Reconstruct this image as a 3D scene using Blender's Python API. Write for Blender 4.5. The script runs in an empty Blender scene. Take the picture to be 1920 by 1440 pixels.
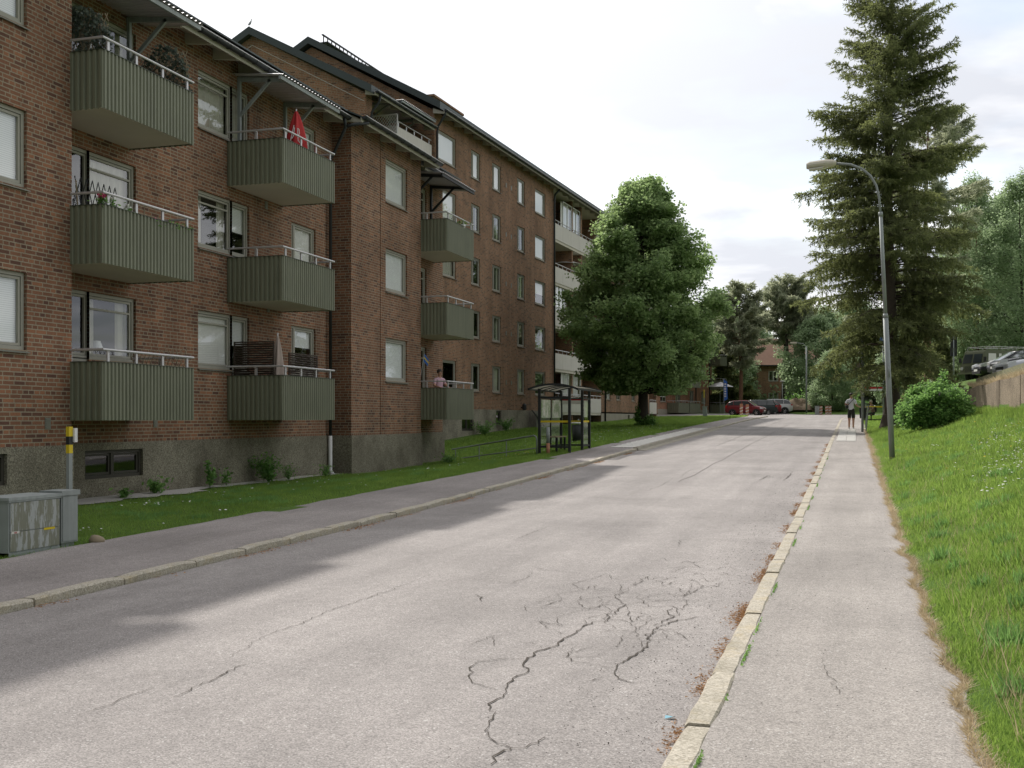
import bpy, math, random
import numpy as np
from mathutils import Vector, Matrix, noise
from math import sin, cos, pi, radians as R, sqrt
random.seed(7); RNG = np.random.default_rng(7)
S = bpy.context.scene
COL = S.collection
# ------------------------------------------------------------------ camera
cd = bpy.data.cameras.new('camera'); cam = bpy.data.objects.new('camera', cd); COL.objects.link(cam)
cam.location = (0, 0, 1.7); cam.rotation_euler = (R(90), 0, R(16.95))
cd.sensor_width = 36; cd.lens = 39.375; cd.shift_y = 0.0339; cd.clip_end = 2000; cd.clip_start = .1
S.camera = cam
S.render.resolution_x = 1024; S.render.resolution_y = 768
# ------------------------------------------------------------------ light
SUN_AZ, SUN_EL = R(39.6), R(39.7)          # azimuth counted from +Y towards -X
sund = Vector((-sin(SUN_AZ)*cos(SUN_EL), cos(SUN_AZ)*cos(SUN_EL), sin(SUN_EL)))
sl = bpy.data.lights.new('sun', 'SUN'); sl.energy = 3.3; sl.angle = R(1.1); sl.color = (1, .955, .89)
so = bpy.data.objects.new('sun', sl); COL.objects.link(so)
so.rotation_euler = sund.to_track_quat('Z', 'Y').to_euler(); so.location = (0, 0, 60)
S.view_settings.view_transform = 'Standard'; S.view_settings.look = 'None'
S.view_settings.gamma = 1; S.view_settings.exposure = 0.36
S.cycles.max_bounces = 6; S.cycles.transparent_max_bounces = 12; S.cycles.diffuse_bounces = 4
S.cycles.glossy_bounces = 3; S.cycles.caustics_reflective = False; S.cycles.caustics_refractive = False
W = bpy.data.worlds.new('World'); S.world = W; W.use_nodes = True
def build_world():
    nt = W.node_tree; N = nt.nodes; L = nt.links; N.clear()
    out = N.new('ShaderNodeOutputWorld'); bg = N.new('ShaderNodeBackground'); L.new(bg.outputs[0], out.inputs[0])
    bg.inputs[1].default_value = .136
    sky = N.new('ShaderNodeTexSky'); sky.sky_type = 'NISHITA'; sky.sun_disc = False
    sky.sun_elevation = SUN_EL; sky.sun_rotation = 2*pi-SUN_AZ; sky.air_density = 1.2; sky.dust_density = 2
    tc = N.new('ShaderNodeTexCoord')
    def vm(op, a, b=None, o=0):
        n = N.new('ShaderNodeVectorMath'); n.operation = op
        for i, x in enumerate((a, b)):
            if x is None: continue
            if isinstance(x, (tuple, list, Vector)): n.inputs[i].default_value = tuple(x)
            else: L.new(x, n.inputs[i])
        return n.outputs['Value'] if op in ('DOT_PRODUCT', 'LENGTH') else n.outputs[0]
    def mth(op, a, b=None):
        n = N.new('ShaderNodeMath'); n.operation = op
        for i, x in enumerate((a, b)):
            if x is None: continue
            if isinstance(x, (int, float)): n.inputs[i].default_value = x
            else: L.new(x, n.inputs[i])
        return n.outputs[0]
    # cloud deck: the view direction projected on a flat layer high overhead
    sx = N.new('ShaderNodeSeparateXYZ'); L.new(tc.outputs['Generated'], sx.inputs[0])
    zz = mth('ADD', mth('MAXIMUM', sx.outputs[2], 0.0), .12)
    cb = N.new('ShaderNodeCombineXYZ'); L.new(mth('DIVIDE', sx.outputs[0], zz), cb.inputs[0]); L.new(mth('DIVIDE', sx.outputs[1], zz), cb.inputs[1])
    cb.inputs[2].default_value = 3.7
    n1 = N.new('ShaderNodeTexNoise'); n1.inputs['Scale'].default_value = .95; n1.inputs['Detail'].default_value = 6; n1.inputs['Roughness'].default_value = .52
    n1.inputs['Distortion'].default_value = .25
    L.new(cb.outputs[0], n1.inputs['Vector'])
    r1 = N.new('ShaderNodeValToRGB'); L.new(n1.outputs[0], r1.inputs[0])
    e = r1.color_ramp.elements; e[0].position = .44; e[0].color = (4.35, 4.5, 4.9, 1); e[1].position = .64; e[1].color = (8.4, 8.3, 8.2, 1)
    # sun glow through thin cloud
    dt = mth('MAXIMUM', vm('DOT_PRODUCT', tc.outputs['Generated'], sund), 0.0)
    gl = mth('MULTIPLY', mth('POWER', dt, 7.0), 4.6)
    gv = N.new('ShaderNodeVectorMath'); gv.operation = 'SCALE'; gv.inputs[0].default_value = (1, .985, .96); L.new(gl, gv.inputs['Scale'])
    cl = vm('ADD', r1.outputs[0], gv.outputs[0])
    # dark cloud bank added behind the camera, out of view, to shade balcony sides
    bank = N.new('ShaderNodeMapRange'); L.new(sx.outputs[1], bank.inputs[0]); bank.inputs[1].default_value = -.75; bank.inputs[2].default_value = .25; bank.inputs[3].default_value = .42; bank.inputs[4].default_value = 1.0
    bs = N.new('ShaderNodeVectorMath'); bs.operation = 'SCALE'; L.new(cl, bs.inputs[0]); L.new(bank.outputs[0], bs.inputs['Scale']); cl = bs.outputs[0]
    n2 = N.new('ShaderNodeTexNoise'); n2.inputs['Scale'].default_value = 1.5; n2.inputs['Detail'].default_value = 5
    L.new(vm('ADD', cb.outputs[0], (11, 4, 2)), n2.inputs['Vector'])
    r2 = N.new('ShaderNodeValToRGB'); L.new(n2.outputs[0], r2.inputs[0])
    e = r2.color_ramp.elements; e[0].position = .3; e[0].color = (.45,)*3+(1,); e[1].position = .5; e[1].color = (1, 1, 1, 1)
    mx = N.new('ShaderNodeMix'); mx.data_type = 'RGBA'
    L.new(r2.outputs[0], mx.inputs[0]); L.new(sky.outputs[0], mx.inputs[6]); L.new(cl, mx.inputs[7])
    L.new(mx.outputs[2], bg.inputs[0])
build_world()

# ------------------------------------------------------------------ helpers
def tag(o, label=None, cat=None, group=None, kind=None):
    if label: o['label'] = label
    if cat: o['category'] = cat
    if group: o['group'] = group
    if kind: o['kind'] = kind
    return o
def thing(name, label, cat, loc=(0, 0, 0), rotz=0, group=None):
    o = bpy.data.objects.new(name, None); COL.objects.link(o)
    o.location = loc; o.rotation_euler = (0, 0, rotz); o.empty_display_size = .2
    return tag(o, label, cat, group)
def copy_tree(o, parent=None):
    c = o.copy(); COL.objects.link(c); c.parent = parent
    for ch in o.children: copy_tree(ch, c)
    return c
class MB:
    def __init__(s): s.v = []; s.f = []; s.m = []
    def add(s, vs, fs, m=0):
        b = len(s.v); s.v += [tuple(x) for x in vs]; s.f += [tuple(b+i for i in f) for f in fs]; s.m += [m]*len(fs)
    def quad(s, a, b, c, d, m=0): s.add((a, b, c, d), ((0, 1, 2, 3),), m)
    def box(s, x0, x1, y0, y1, z0, z1, m=0):
        if x0 > x1: x0, x1 = x1, x0
        if y0 > y1: y0, y1 = y1, y0
        if z0 > z1: z0, z1 = z1, z0
        s.add([(x, y, z) for z in (z0, z1) for y in (y0, y1) for x in (x0, x1)],
              ((0, 2, 3, 1), (4, 5, 7, 6), (0, 1, 5, 4), (2, 6, 7, 3), (0, 4, 6, 2), (1, 3, 7, 5)), m)
    def beam(s, p, q, w, h=None, m=0, up=(0, 0, 1)):
        h = h or w; p = Vector(p); q = Vector(q); d = (q-p).normalized(); u = Vector(up)
        if abs(d.dot(u)) > .98: u = Vector((1, 0, 0))
        a = d.cross(u).normalized()*w/2; b = a.cross(d).normalized()*h/2
        s.add([p-a-b, p+a-b, p+a+b, p-a+b, q-a-b, q+a-b, q+a+b, q-a+b],
              ((0, 1, 2, 3), (7, 6, 5, 4), (0, 4, 5, 1), (1, 5, 6, 2), (2, 6, 7, 3), (3, 7, 4, 0)), m)
    def tube(s, pts, r, n=8, m=0, cap=True):
        pts = [Vector(p) for p in pts]; k = len(pts); rr = r if isinstance(r, (list, tuple)) else [r]*k
        b = len(s.v); a = None
        for i, p in enumerate(pts):
            d = (pts[min(i+1, k-1)]-pts[max(i-1, 0)]).normalized()
            if a is None:
                a = d.cross(Vector((0, 0, 1)) if abs(d.z) < .9 else Vector((1, 0, 0))).normalized()
            else: a = (a-d*a.dot(d)).normalized()
            c = d.cross(a)
            for j in range(n):
                t = 2*pi*j/n; s.v.append(tuple(p+(a*cos(t)+c*sin(t))*rr[i]))
        for i in range(k-1):
            for j in range(n):
                s.f.append((b+i*n+j, b+i*n+(j+1) % n, b+(i+1)*n+(j+1) % n, b+(i+1)*n+j)); s.m.append(m)
        if cap:
            s.f.append(tuple(b+j for j in reversed(range(n)))); s.m.append(m)
            s.f.append(tuple(b+(k-1)*n+j for j in range(n))); s.m.append(m)
    def lathe(s, cx, cy, prof, n=16, m=0):
        b = len(s.v)
        for r, z in prof:
            for j in range(n): s.v.append((cx+r*cos(2*pi*j/n), cy+r*sin(2*pi*j/n), z))
        for i in range(len(prof)-1):
            for j in range(n):
                s.f.append((b+i*n+j, b+i*n+(j+1) % n, b+(i+1)*n+(j+1) % n, b+(i+1)*n+j)); s.m.append(m)
        s.f.append(tuple(b+j for j in reversed(range(n)))); s.m.append(m)
        s.f.append(tuple(b+(len(prof)-1)*n+j for j in range(n))); s.m.append(m)
    def prism(s, poly, axis, t0, t1, m=0):   # polygon in the two other axes, extruded along axis
        def P(u, v, t): return (t, u, v) if axis == 0 else ((u, t, v) if axis == 1 else (u, v, t))
        n = len(poly); s.add([P(u, v, t0) for u, v in poly]+[P(u, v, t1) for u, v in poly],
                             [tuple(range(n)), tuple(reversed(range(n, 2*n)))]+[(i, i+n, (i+1) % n+n, (i+1) % n) for i in range(n)], m)
    def loft(s, rings, m=0, cap=True):
        b = len(s.v); n = len(rings[0])
        for r in rings: s.v += [tuple(p) for p in r]
        for i in range(len(rings)-1):
            for j in range(n):
                s.f.append((b+i*n+j, b+i*n+(j+1) % n, b+(i+1)*n+(j+1) % n, b+(i+1)*n+j)); s.m.append(m)
        if cap:
            s.f.append(tuple(b+j for j in reversed(range(n)))); s.m.append(m)
            s.f.append(tuple(b+(len(rings)-1)*n+j for j in range(n))); s.m.append(m)
    def build(s, name, mats, parent=None, smooth=False, fix=True):
        me = bpy.data.meshes.new(name); me.from_pydata(s.v, [], s.f)
        if not isinstance(mats, (list, tuple)): mats = [mats]
        for x in mats: me.materials.append(x)
        if len(mats) > 1: me.polygons.foreach_set('material_index', s.m)
        if smooth: me.polygons.foreach_set('use_smooth', [True]*len(me.polygons))
        if fix:
            import bmesh
            bm = bmesh.new(); bm.from_mesh(me); bmesh.ops.recalc_face_normals(bm, faces=bm.faces); bm.to_mesh(me); bm.free()
        me.update()
        o = bpy.data.objects.new(name, me); COL.objects.link(o)
        if parent: o.parent = parent
        return o
def npmesh(name, V, F, mat, parent=None, tint=None, k=4, smooth=False):
    """V (n,3) float, F (m,k) int"""
    me = bpy.data.meshes.new(name); V = np.asarray(V, dtype=np.float32); F = np.asarray(F, dtype=np.int32)
    me.vertices.add(len(V)); me.vertices.foreach_set('co', V.ravel())
    me.loops.add(F.size); me.loops.foreach_set('vertex_index', F.ravel())
    me.polygons.add(len(F)); me.polygons.foreach_set('loop_start', np.arange(0, F.size, k, dtype=np.int32))
    me.polygons.foreach_set('loop_total', np.full(len(F), k, dtype=np.int32))
    if smooth: me.polygons.foreach_set('use_smooth', np.ones(len(F), dtype=bool))
    me.update(calc_edges=True)
    if tint is not None:
        a = me.attributes.new('tint', 'FLOAT', 'POINT'); a.data.foreach_set('value', np.asarray(tint, dtype=np.float32))
    for x in (mat if isinstance(mat, (list, tuple)) else [mat]): me.materials.append(x)
    o = bpy.data.objects.new(name, me); COL.objects.link(o)
    if parent: o.parent = parent
    return o

# ------------------------------------------------------------------ materials
class NT:
    def __init__(s, name):
        s.m = bpy.data.materials.new(name); s.m.use_nodes = True; s.t = s.m.node_tree; s.N = s.t.nodes; s.L = s.t.links
        s.b = s.N['Principled BSDF']; s.out = s.N['Material Output']; s.tc = s.N.new('ShaderNodeTexCoord')
    def set(s, inp, v):
        i = inp
        if isinstance(v, bpy.types.NodeSocket): s.L.new(v, i)
        else: i.default_value = v
    def math(s, op, a, b=0.0, c=None, clamp=False):
        n = s.N.new('ShaderNodeMath'); n.operation = op; n.use_clamp = clamp; s.set(n.inputs[0], a); s.set(n.inputs[1], b)
        if c is not None: s.set(n.inputs[2], c)
        return n.outputs[0]
    def noise(s, vec, scale, det=3, rough=.5, dist=0):
        n = s.N.new('ShaderNodeTexNoise'); s.set(n.inputs['Vector'], vec); n.inputs['Scale'].default_value = scale
        n.inputs['Detail'].default_value = det; n.inputs['Roughness'].default_value = rough; n.inputs['Distortion'].default_value = dist
        return n.outputs[0]
    def vor(s, vec, scale, out='Color', feat='F1'):
        n = s.N.new('ShaderNodeTexVoronoi'); n.feature = feat; s.set(n.inputs['Vector'], vec); n.inputs['Scale'].default_value = scale
        return n.outputs[out]
    def ramp(s, f, *st):
        n = s.N.new('ShaderNodeValToRGB'); s.set(n.inputs[0], f); e = n.color_ramp.elements
        while len(e) < len(st): e.new(.5)
        for x, (p, c) in zip(e, st): x.position = p; x.color = tuple(c)+(1,) if not isinstance(c, (int, float)) else (c, c, c, 1)
        return n.outputs[0]
    def mix(s, f, a, b, mode='MIX'):
        n = s.N.new('ShaderNodeMix'); n.data_type = 'RGBA'; n.blend_type = mode
        def cc(x): return x if isinstance(x, bpy.types.NodeSocket) else (tuple(x)+(1,) if len(x) == 3 else x)
        s.set(n.inputs[0], f); s.set(n.inputs[6], cc(a)); s.set(n.inputs[7], cc(b)); return n.outputs[2]
    def mapv(s, vec, sc=(1, 1, 1), loc=(0, 0, 0)):
        n = s.N.new('ShaderNodeMapping'); s.set(n.inputs[0], vec); n.inputs['Scale'].default_value = sc; n.inputs['Location'].default_value = loc
        return n.outputs[0]
    def bump(s, h, st=.3, dist=.01):
        n = s.N.new('ShaderNodeBump'); s.set(n.inputs['Height'], h); n.inputs['Strength'].default_value = st; n.inputs['Distance'].default_value = dist
        s.L.new(n.outputs[0], s.b.inputs['Normal']); return n
    def P(s, col=None, rough=None, metal=None, spec=None):
        if col is not None: s.set(s.b.inputs['Base Color'], tuple(col)+(1,) if isinstance(col, (tuple, list)) and len(col) == 3 else col)
        if rough is not None: s.set(s.b.inputs['Roughness'], rough)
        if metal is not None: s.set(s.b.inputs['Metallic'], metal)
        if spec is not None: s.set(s.b.inputs['Specular IOR Level'], spec)
        return s.m
def mul(c, k): return tuple(x*k for x in c)
def mat(name, c, rough=.7, metal=0, var=.18, sc=3, bump=0, bsc=60, spec=.35, streak=0):
    n = NT(name); o = n.tc.outputs['Object']
    f = n.noise(o, sc, 4, .6)
    col = n.mix(f, mul(c, 1-var), mul(c, 1+var))
    if streak:
        g = n.noise(n.mapv(o, (9, 9, .6)), 1.6, 4, .6)
        col = n.mix(n.ramp(g, (.42, 0.0), (.7, streak)), col, mul(c, .45))
    if bump: n.bump(n.noise(o, bsc, 3), bump, .006)
    return n.P(col, rough, metal, spec)
def brick_mat(name, c1, c2, mort, dark=(.07, .04, .035)):
    n = NT(name); o = n.tc.outputs['Object']
    sn = n.N.new('ShaderNodeSeparateXYZ'); n.L.new(n.tc.outputs['Normal'], sn.inputs[0])
    sp = n.N.new('ShaderNodeSeparateXYZ'); n.L.new(o, sp.inputs[0])
    isx = n.math('GREATER_THAN', n.math('ABSOLUTE', sn.outputs[0]), .5)
    mx = n.N.new('ShaderNodeMix'); mx.data_type = 'FLOAT'; n.set(mx.inputs[0], isx); n.set(mx.inputs[2], sp.outputs[0]); n.set(mx.inputs[3], sp.outputs[1])
    cb = n.N.new('ShaderNodeCombineXYZ'); n.set(cb.inputs[0], mx.outputs[0]); n.set(cb.inputs[1], sp.outputs[2])
    b = n.N.new('ShaderNodeTexBrick'); n.L.new(cb.outputs[0], b.inputs['Vector'])
    b.offset = .37; b.offset_frequency = 2; b.squash = .52; b.squash_frequency = 3
    b.inputs['Scale'].default_value = 1; b.inputs['Brick Width'].default_value = .262; b.inputs['Row Height'].default_value = .0745
    b.inputs['Mortar Size'].default_value = .0105; b.inputs['Mortar Smooth'].default_value = .15; b.inputs['Bias'].default_value = -.1
    b.inputs['Color1'].default_value = tuple(c1)+(1,); b.inputs['Color2'].default_value = tuple(c2)+(1,); b.inputs['Mortar'].default_value = tuple(mort)+(1,)
    # a second read of the same bond picks out the few over-burnt and the few orange bricks
    b2 = n.N.new('ShaderNodeTexBrick'); n.L.new(cb.outputs[0], b2.inputs['Vector'])
    b2.offset = .37; b2.offset_frequency = 2; b2.squash = .52; b2.squash_frequency = 3
    for k, v in (('Scale', 1), ('Brick Width', .262), ('Row Height', .0745), ('Mortar Size', 0.0), ('Bias', 0)): b2.inputs[k].default_value = v
    b2.inputs['Color1'].default_value = (0, 0, 0, 1); b2.inputs['Color2'].default_value = (1, 1, 1, 1)
    rnd = n.math('FRACT', n.math('MULTIPLY', b2.outputs[0], 7.31))
    isb = n.math('SUBTRACT', 1.0, b.outputs['Fac'])
    col = n.mix(n.math('MULTIPLY', n.math('LESS_THAN', rnd, .13), n.math('MULTIPLY', isb, .6)), b.outputs[0], dark)
    col = n.mix(n.math('MULTIPLY', n.math('GREATER_THAN', rnd, .86), n.math('MULTIPLY', isb, .5)), col, (.33, .15, .08))
    g = n.noise(cb.outputs[0], .55, 5, .6)
    col = n.mix(1.0, col, n.ramp(g, (.28, .78), (.72, 1.26)), 'MULTIPLY')
    col = n.mix(1.0, col, n.ramp(n.noise(n.mapv(cb.outputs[0], (1.6, .16, 1)), 1.3, 5, .65), (.32, .84), (.6, 1.10)), 'MULTIPLY')
    fine = n.noise(cb.outputs[0], 45, 3, .6)
    col = n.mix(1.0, col, n.ramp(fine, (.25, .80), (.75, 1.18)), 'MULTIPLY')
    n.bump(n.math('ADD', n.math('MULTIPLY', isb, 1.0), n.math('MULTIPLY', fine, .35)), .6, .006)
    return n.P(col, .92, 0, .2)
M = {}
M['brick'] = brick_mat('brick_dark_red', (.222, .108, .064), (.152, .075, .047), (.275, .232, .165))
M['brickB'] = brick_mat('brick_red_brown', (.28, .142, .08), (.205, .103, .06), (.28, .232, .165))
M['brickC'] = brick_mat('brick_orange', (.34, .145, .075), (.26, .11, .065), (.29, .22, .16), (.16, .08, .05))
def pebble(name, c):
    n = NT(name); o = n.tc.outputs['Object']
    v = n.vor(o, 55); sv = n.N.new('ShaderNodeSeparateColor'); n.L.new(v, sv.inputs[0])
    col = n.mix(sv.outputs[0], mul(c, .55), mul(c, 1.6))
    d = n.noise(o, .7, 6, .65)
    col = n.mix(n.ramp(d, (.42, 0.0), (.68, .6)), col, (.06, .046, .033))
    n.bump(n.vor(o, 55, 'Distance'), .8, .008)
    return n.P(col, .95, 0, .15)
M['pebble'] = pebble('pebbledash_render', (.205, .19, .145))
M['pebbleB'] = pebble('pale_pebbledash', (.27, .25, .195))
M['concrete'] = mat('concrete', (.34, .31, .25), .9, var=.28, sc=1.3, bump=.3, streak=.5)
M['conc_pale'] = mat('painted_soffit', (.58, .54, .45), .85, var=.12, sc=1)
M['white_panel'] = mat('white_parapet_sheet', (.60, .57, .51), .7, var=.07, sc=.8, streak=.18)
M['sage'] = mat('sage_green_sheet', (.188, .197, .136), .5, 0, .14, 1.0, streak=.35, spec=.4)
M['sage_dk'] = mat('dark_green_trim', (.06, .07, .05), .5, var=.1)
M['alu'] = mat('galvanised_rail', (.55, .54, .54), .42, .55, .12, 6)
M['galv'] = mat('galvanised_steel', (.30, .325, .315), .65, .25, .2, 4, streak=.3)
M['cabinet'] = mat('weathered_zinc_cabinet', (.33, .36, .35), .62, .2, .22, 3, streak=.35)
def cabdoor():
    n = NT('stained_cabinet_door'); o = n.tc.outputs['Object']; a = n.noise(n.mapv(o, (1, 9, 1.6), (0, .3, .2)), 1.5, 5, .7)
    col = n.mix(n.ramp(a, (.46, 0.0), (.5, 1.0)), (.36, .38, .37), (.20, .205, .155)); col = n.mix(n.ramp(n.noise(n.mapv(o, (1, 30, 2)), 2, 4, .6), (.55, 0.0), (.7, .5)), col, (.5, .52, .5))
    return n.P(col, .75, .1)
M['cab_stain'] = cabdoor()
M['frame'] = mat('window_frame_paint', (.33, .32, .265), .6, var=.12, sc=4)
M['frame_dk'] = mat('dark_window_frame', (.05, .045, .035), .6)
M['sill'] = mat('zinc_sill', (.20, .20, .165), .5, .3)
M['black'] = mat('black_painted_metal', (.022, .024, .024), .5, .1, spec=.4)
M['pipe'] = mat('dark_downpipe', (.03, .034, .034), .45, .2)
M['roof'] = mat('black_green_sheet_roof', (.052, .066, .064), .5, .1, .15, 2)
M['rooftile'] = mat('brown_roof_tile', (.24, .14, .095), .85, var=.25, sc=1.5, bump=.5, bsc=8)
M['soffit'] = mat('eave_soffit_board', (.42, .40, .33), .8, var=.12)
M['curtain'] = mat('pale_curtain', (.42, .40, .33), .9, var=.1, sc=12)
M['curtain_pk'] = mat('dusty_pink_wall', (.16, .085, .075), .9, var=.15)
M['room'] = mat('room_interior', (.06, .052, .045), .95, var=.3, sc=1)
M['white'] = mat('white_plastic', (.66, .66, .64), .5, var=.05)
M['red'] = mat('red_canvas', (.42, .028, .028), .75, var=.12, sc=5)
M['beige'] = mat('beige_canvas', (.38, .31, .265), .85, var=.15, sc=6)
M['wicker'] = mat('dark_wicker', (.045, .032, .022), .7, var=.5, sc=30, bump=.5)
M['wood'] = mat('weathered_wood', (.27, .22, .15), .85, var=.3, sc=8, bump=.3)
M['wood_moss'] = mat('mossy_guard_board', (.19, .19, .11), .9, var=.45, sc=3, bump=.3)
M['yellow'] = mat('yellow_paint', (.62, .47, .02), .55, var=.08)
M['orange'] = mat('faded_orange_board', (.42, .20, .12), .8, var=.3)
M['pink'] = mat('pink_petals', (.65, .09, .22), .7, var=.25, sc=20)
M['lilac'] = mat('lilac_petals', (.42, .27, .42), .8, var=.25, sc=20)
M['petal'] = mat('white_petals', (.78, .78, .74), .7, var=.05)
M['petal_y'] = mat('yellow_petals', (.72, .52, .03), .7, var=.1)
M['blue'] = mat('blue_cloth', (.04, .13, .42), .7)
M['bark'] = mat('spruce_bark', (.085, .068, .052), .95, var=.45, sc=9, bump=.8, bsc=18)
M['bark_dk'] = mat('dark_bark', (.05, .042, .033), .95, var=.4, sc=9, bump=.8, bsc=18)
M['bark_pine'] = mat('pine_bark', (.17, .095, .058), .95, var=.4, sc=3, bump=.8, bsc=12)
M['skin'] = mat('skin', (.42, .235, .16), .55, var=.06)
M['hair'] = mat('dark_hair', (.03, .022, .016), .6, var=.3, sc=30)
M['shirt'] = mat('white_cotton', (.70, .70, .74), .9, var=.05, sc=8)
M['shorts'] = mat('black_cotton', (.028, .03, .026), .9)
M['pinkshirt'] = mat('pale_pink_cotton', (.60, .40, .46), .9)
M['cloth_br'] = mat('brown_jacket', (.22, .15, .12), .9)
M['rubber'] = mat('tyre_rubber', (.02, .02, .02), .85)
M['paper'] = mat('poster_paper', (.62, .60, .55), .5, var=.06)
def leaf_mat(name, c1, c2, c3, tr=.35, rough=.55):
    n = NT(name); a = n.N.new('ShaderNodeAttribute'); a.attribute_name = 'tint'
    f = a.outputs['Fac']; col = n.ramp(f, (0.0, c1), (.55, c2), (1.0, c3))
    n.P(col, rough, 0, .35)
    tl = n.N.new('ShaderNodeBsdfTranslucent'); n.L.new(n.mix(.5, col, mul(c3, 1.6)), tl.inputs[0])
    ms = n.N.new('ShaderNodeMixShader'); ms.inputs[0].default_value = tr
    n.L.new(n.b.outputs[0], ms.inputs[1]); n.L.new(tl.outputs[0], ms.inputs[2]); n.L.new(ms.outputs[0], n.out.inputs[0])
    return n.m
M['leaf_maple'] = leaf_mat('maple_leaf', (.10, .165, .065), (.19, .285, .11), (.36, .47, .20), .54)
M['leaf_birch'] = leaf_mat('birch_leaf', (.16, .23, .125), (.25, .34, .185), (.37, .46, .26), .55)
M['leaf_pine'] = leaf_mat('pine_needle', (.18, .22, .145), (.29, .33, .215), (.42, .43, .29), .5, .7)
M['leaf_spruce'] = leaf_mat('spruce_needle', (.078, .094, .045), (.13, .15, .063), (.25, .28, .105), .45, .7)
M['leaf_bush'] = leaf_mat('lilac_leaf', (.07, .17, .045), (.13, .26, .065), (.23, .38, .11), .5)
M['leaf_grey'] = leaf_mat('grey_green_leaf', (.06, .085, .06), (.11, .14, .11), (.2, .23, .2), .25)
M['grass'] = leaf_mat('grass_blade', (.07, .145, .022), (.13, .25, .04), (.27, .37, .08), .55)
M['dry'] = leaf_mat('dry_grass', (.27, .20, .11), (.42, .33, .20), (.56, .46, .30), .35)
M['needle_litter'] = leaf_mat('fallen_needles', (.18, .09, .035), (.33, .165, .065), (.45, .26, .12), .2)
def glass(name, tint=(.82, .86, .84), ior=1.75, opac=0):
    n = NT(name); n.N.remove(n.b)
    t = n.N.new('ShaderNodeBsdfTransparent'); t.inputs[0].default_value = tuple(tint)+(1,)
    g = n.N.new('ShaderNodeBsdfGlossy'); g.inputs['Roughness'].default_value = .015; g.inputs[0].default_value = (.95, .97, 1, 1)
    fr = n.N.new('ShaderNodeFresnel'); fr.inputs[0].default_value = ior
    ms = n.N.new('ShaderNodeMixShader'); geo = n.N.new('ShaderNodeNewGeometry'); n.L.new(n.math('MULTIPLY', fr.outputs[0], n.math('SUBTRACT', 1.0, geo.outputs['Backfacing'])), ms.inputs[0]); n.L.new(t.outputs[0], ms.inputs[1]); n.L.new(g.outputs[0], ms.inputs[2])
    n.L.new(ms.outputs[0], n.out.inputs[0]); return n.m
M['glass'] = glass('window_glass', (.93, .95, .94), 1.95); M['sheet_glass'] = glass('shelter_glass', (.87, .9, .86), 1.25)
M['car_glass'] = mat('car_glass', (.035, .045, .05), .05, 0, .05, spec=1)
def blinds():
    n = NT('white_slat_blind'); s = n.N.new('ShaderNodeSeparateXYZ'); n.L.new(n.tc.outputs['Object'], s.inputs[0])
    w = n.math('FRACT', n.math('MULTIPLY', s.outputs[2], 28.0))
    col = n.mix(n.ramp(w, (.0, 0.0), (.25, 1.0), (.8, 1.0), (1.0, .2)), (.52, .52, .51), (.80, .80, .79))
    return n.P(col, .6)
M['blind'] = blinds()
M['rollerblind'] = mat('roller_blind', (.74, .72, .68), .8, var=.04)
def asphalt(name, c, cr=1.0):
    n = NT(name); o = n.tc.outputs['Object']
    v = n.vor(o, 130); sv = n.N.new('ShaderNodeSeparateColor'); n.L.new(v, sv.inputs[0])
    col = n.mix(sv.outputs[0], mul(c, .62), mul(c, 1.30))
    wf = n.vor(n.mapv(o, (1, 1, 1), (3, 7, 0)), 110); s2 = n.N.new('ShaderNodeSeparateColor'); n.L.new(wf, s2.inputs[0])
    col = n.mix(n.math('GREATER_THAN', s2.outputs[1], .988), col, (.5, .48, .46))
    col = n.mix(1.0, col, n.ramp(n.noise(o, .45, 5, .6, .4), (.28, .80), (.72, 1.15)), 'MULTIPLY')
    col = n.mix(1.0, col, n.ramp(n.noise(n.mapv(o, (1.1, .10, 1)), 1.5, 4, .6), (.3, .84), (.7, 1.10)), 'MULTIPLY')
    col = n.mix(1.0, col, n.ramp(n.noise(o, 9, 4, .7), (.3, .91), (.7, 1.07)), 'MULTIPLY')
    n.bump(n.math('ADD', n.vor(o, 130, 'Distance'), n.noise(o, 40, 2)), .45, .004)
    return n.P(col, .88, 0, .25)
M['asphalt'] = asphalt('old_road_asphalt', (.30, .276, .262))
M['footway'] = asphalt('footway_asphalt', (.325, .298, .275))
M['footwayL'] = asphalt('left_footway_asphalt', (.30, .27, .255))
def granite():
    n = NT('granite_kerb'); o = n.tc.outputs['Object']
    v = n.vor(o, 90); sv = n.N.new('ShaderNodeSeparateColor'); n.L.new(v, sv.inputs[0])
    col = n.mix(sv.outputs[0], (.29, .262, .21), (.53, .485, .405))
    col = n.mix(n.ramp(n.noise(o, 5, 5, .65), (.5, 0.0), (.7, .5)), col, (.44, .35, .2))
    col = n.mix(n.ramp(n.noise(o, 1.7, 5, .7), (.5, 0.0), (.75, .6)), col, (.16, .145, .10))
    n.bump(n.noise(o, 30, 4), .6, .01)
    return n.P(col, .9, 0, .2)
M['granite'] = granite()
M['slab'] = mat('white_concrete_slab', (.78, .76, .71), .9, var=.08, sc=2, bump=.2)
M['crack'] = mat('road_crack', (.055, .045, .035), .95)
M['joint'] = mat('tar_seam', (.17, .15, .14), .9)
def soil(name):
    n = NT(name); o = n.tc.outputs['Object']
    g = n.noise(o, 2.2, 6, .65); f = n.noise(o, 30, 4, .7)
    col = n.mix(f, (.05, .10, .022), (.12, .20, .042))
    col = n.mix(n.ramp(g, (.45, 0.0), (.7, .55)), col, (.12, .15, .04))
    col = n.mix(n.ramp(n.noise(o, .22, 4, .6), (.5, 0.0), (.75, .35)), col, (.05, .10, .02))
    n.bump(f, .9, .03); return n.P(col, .95, 0, .1)
M['lawn'] = soil('grass_ground')
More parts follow.
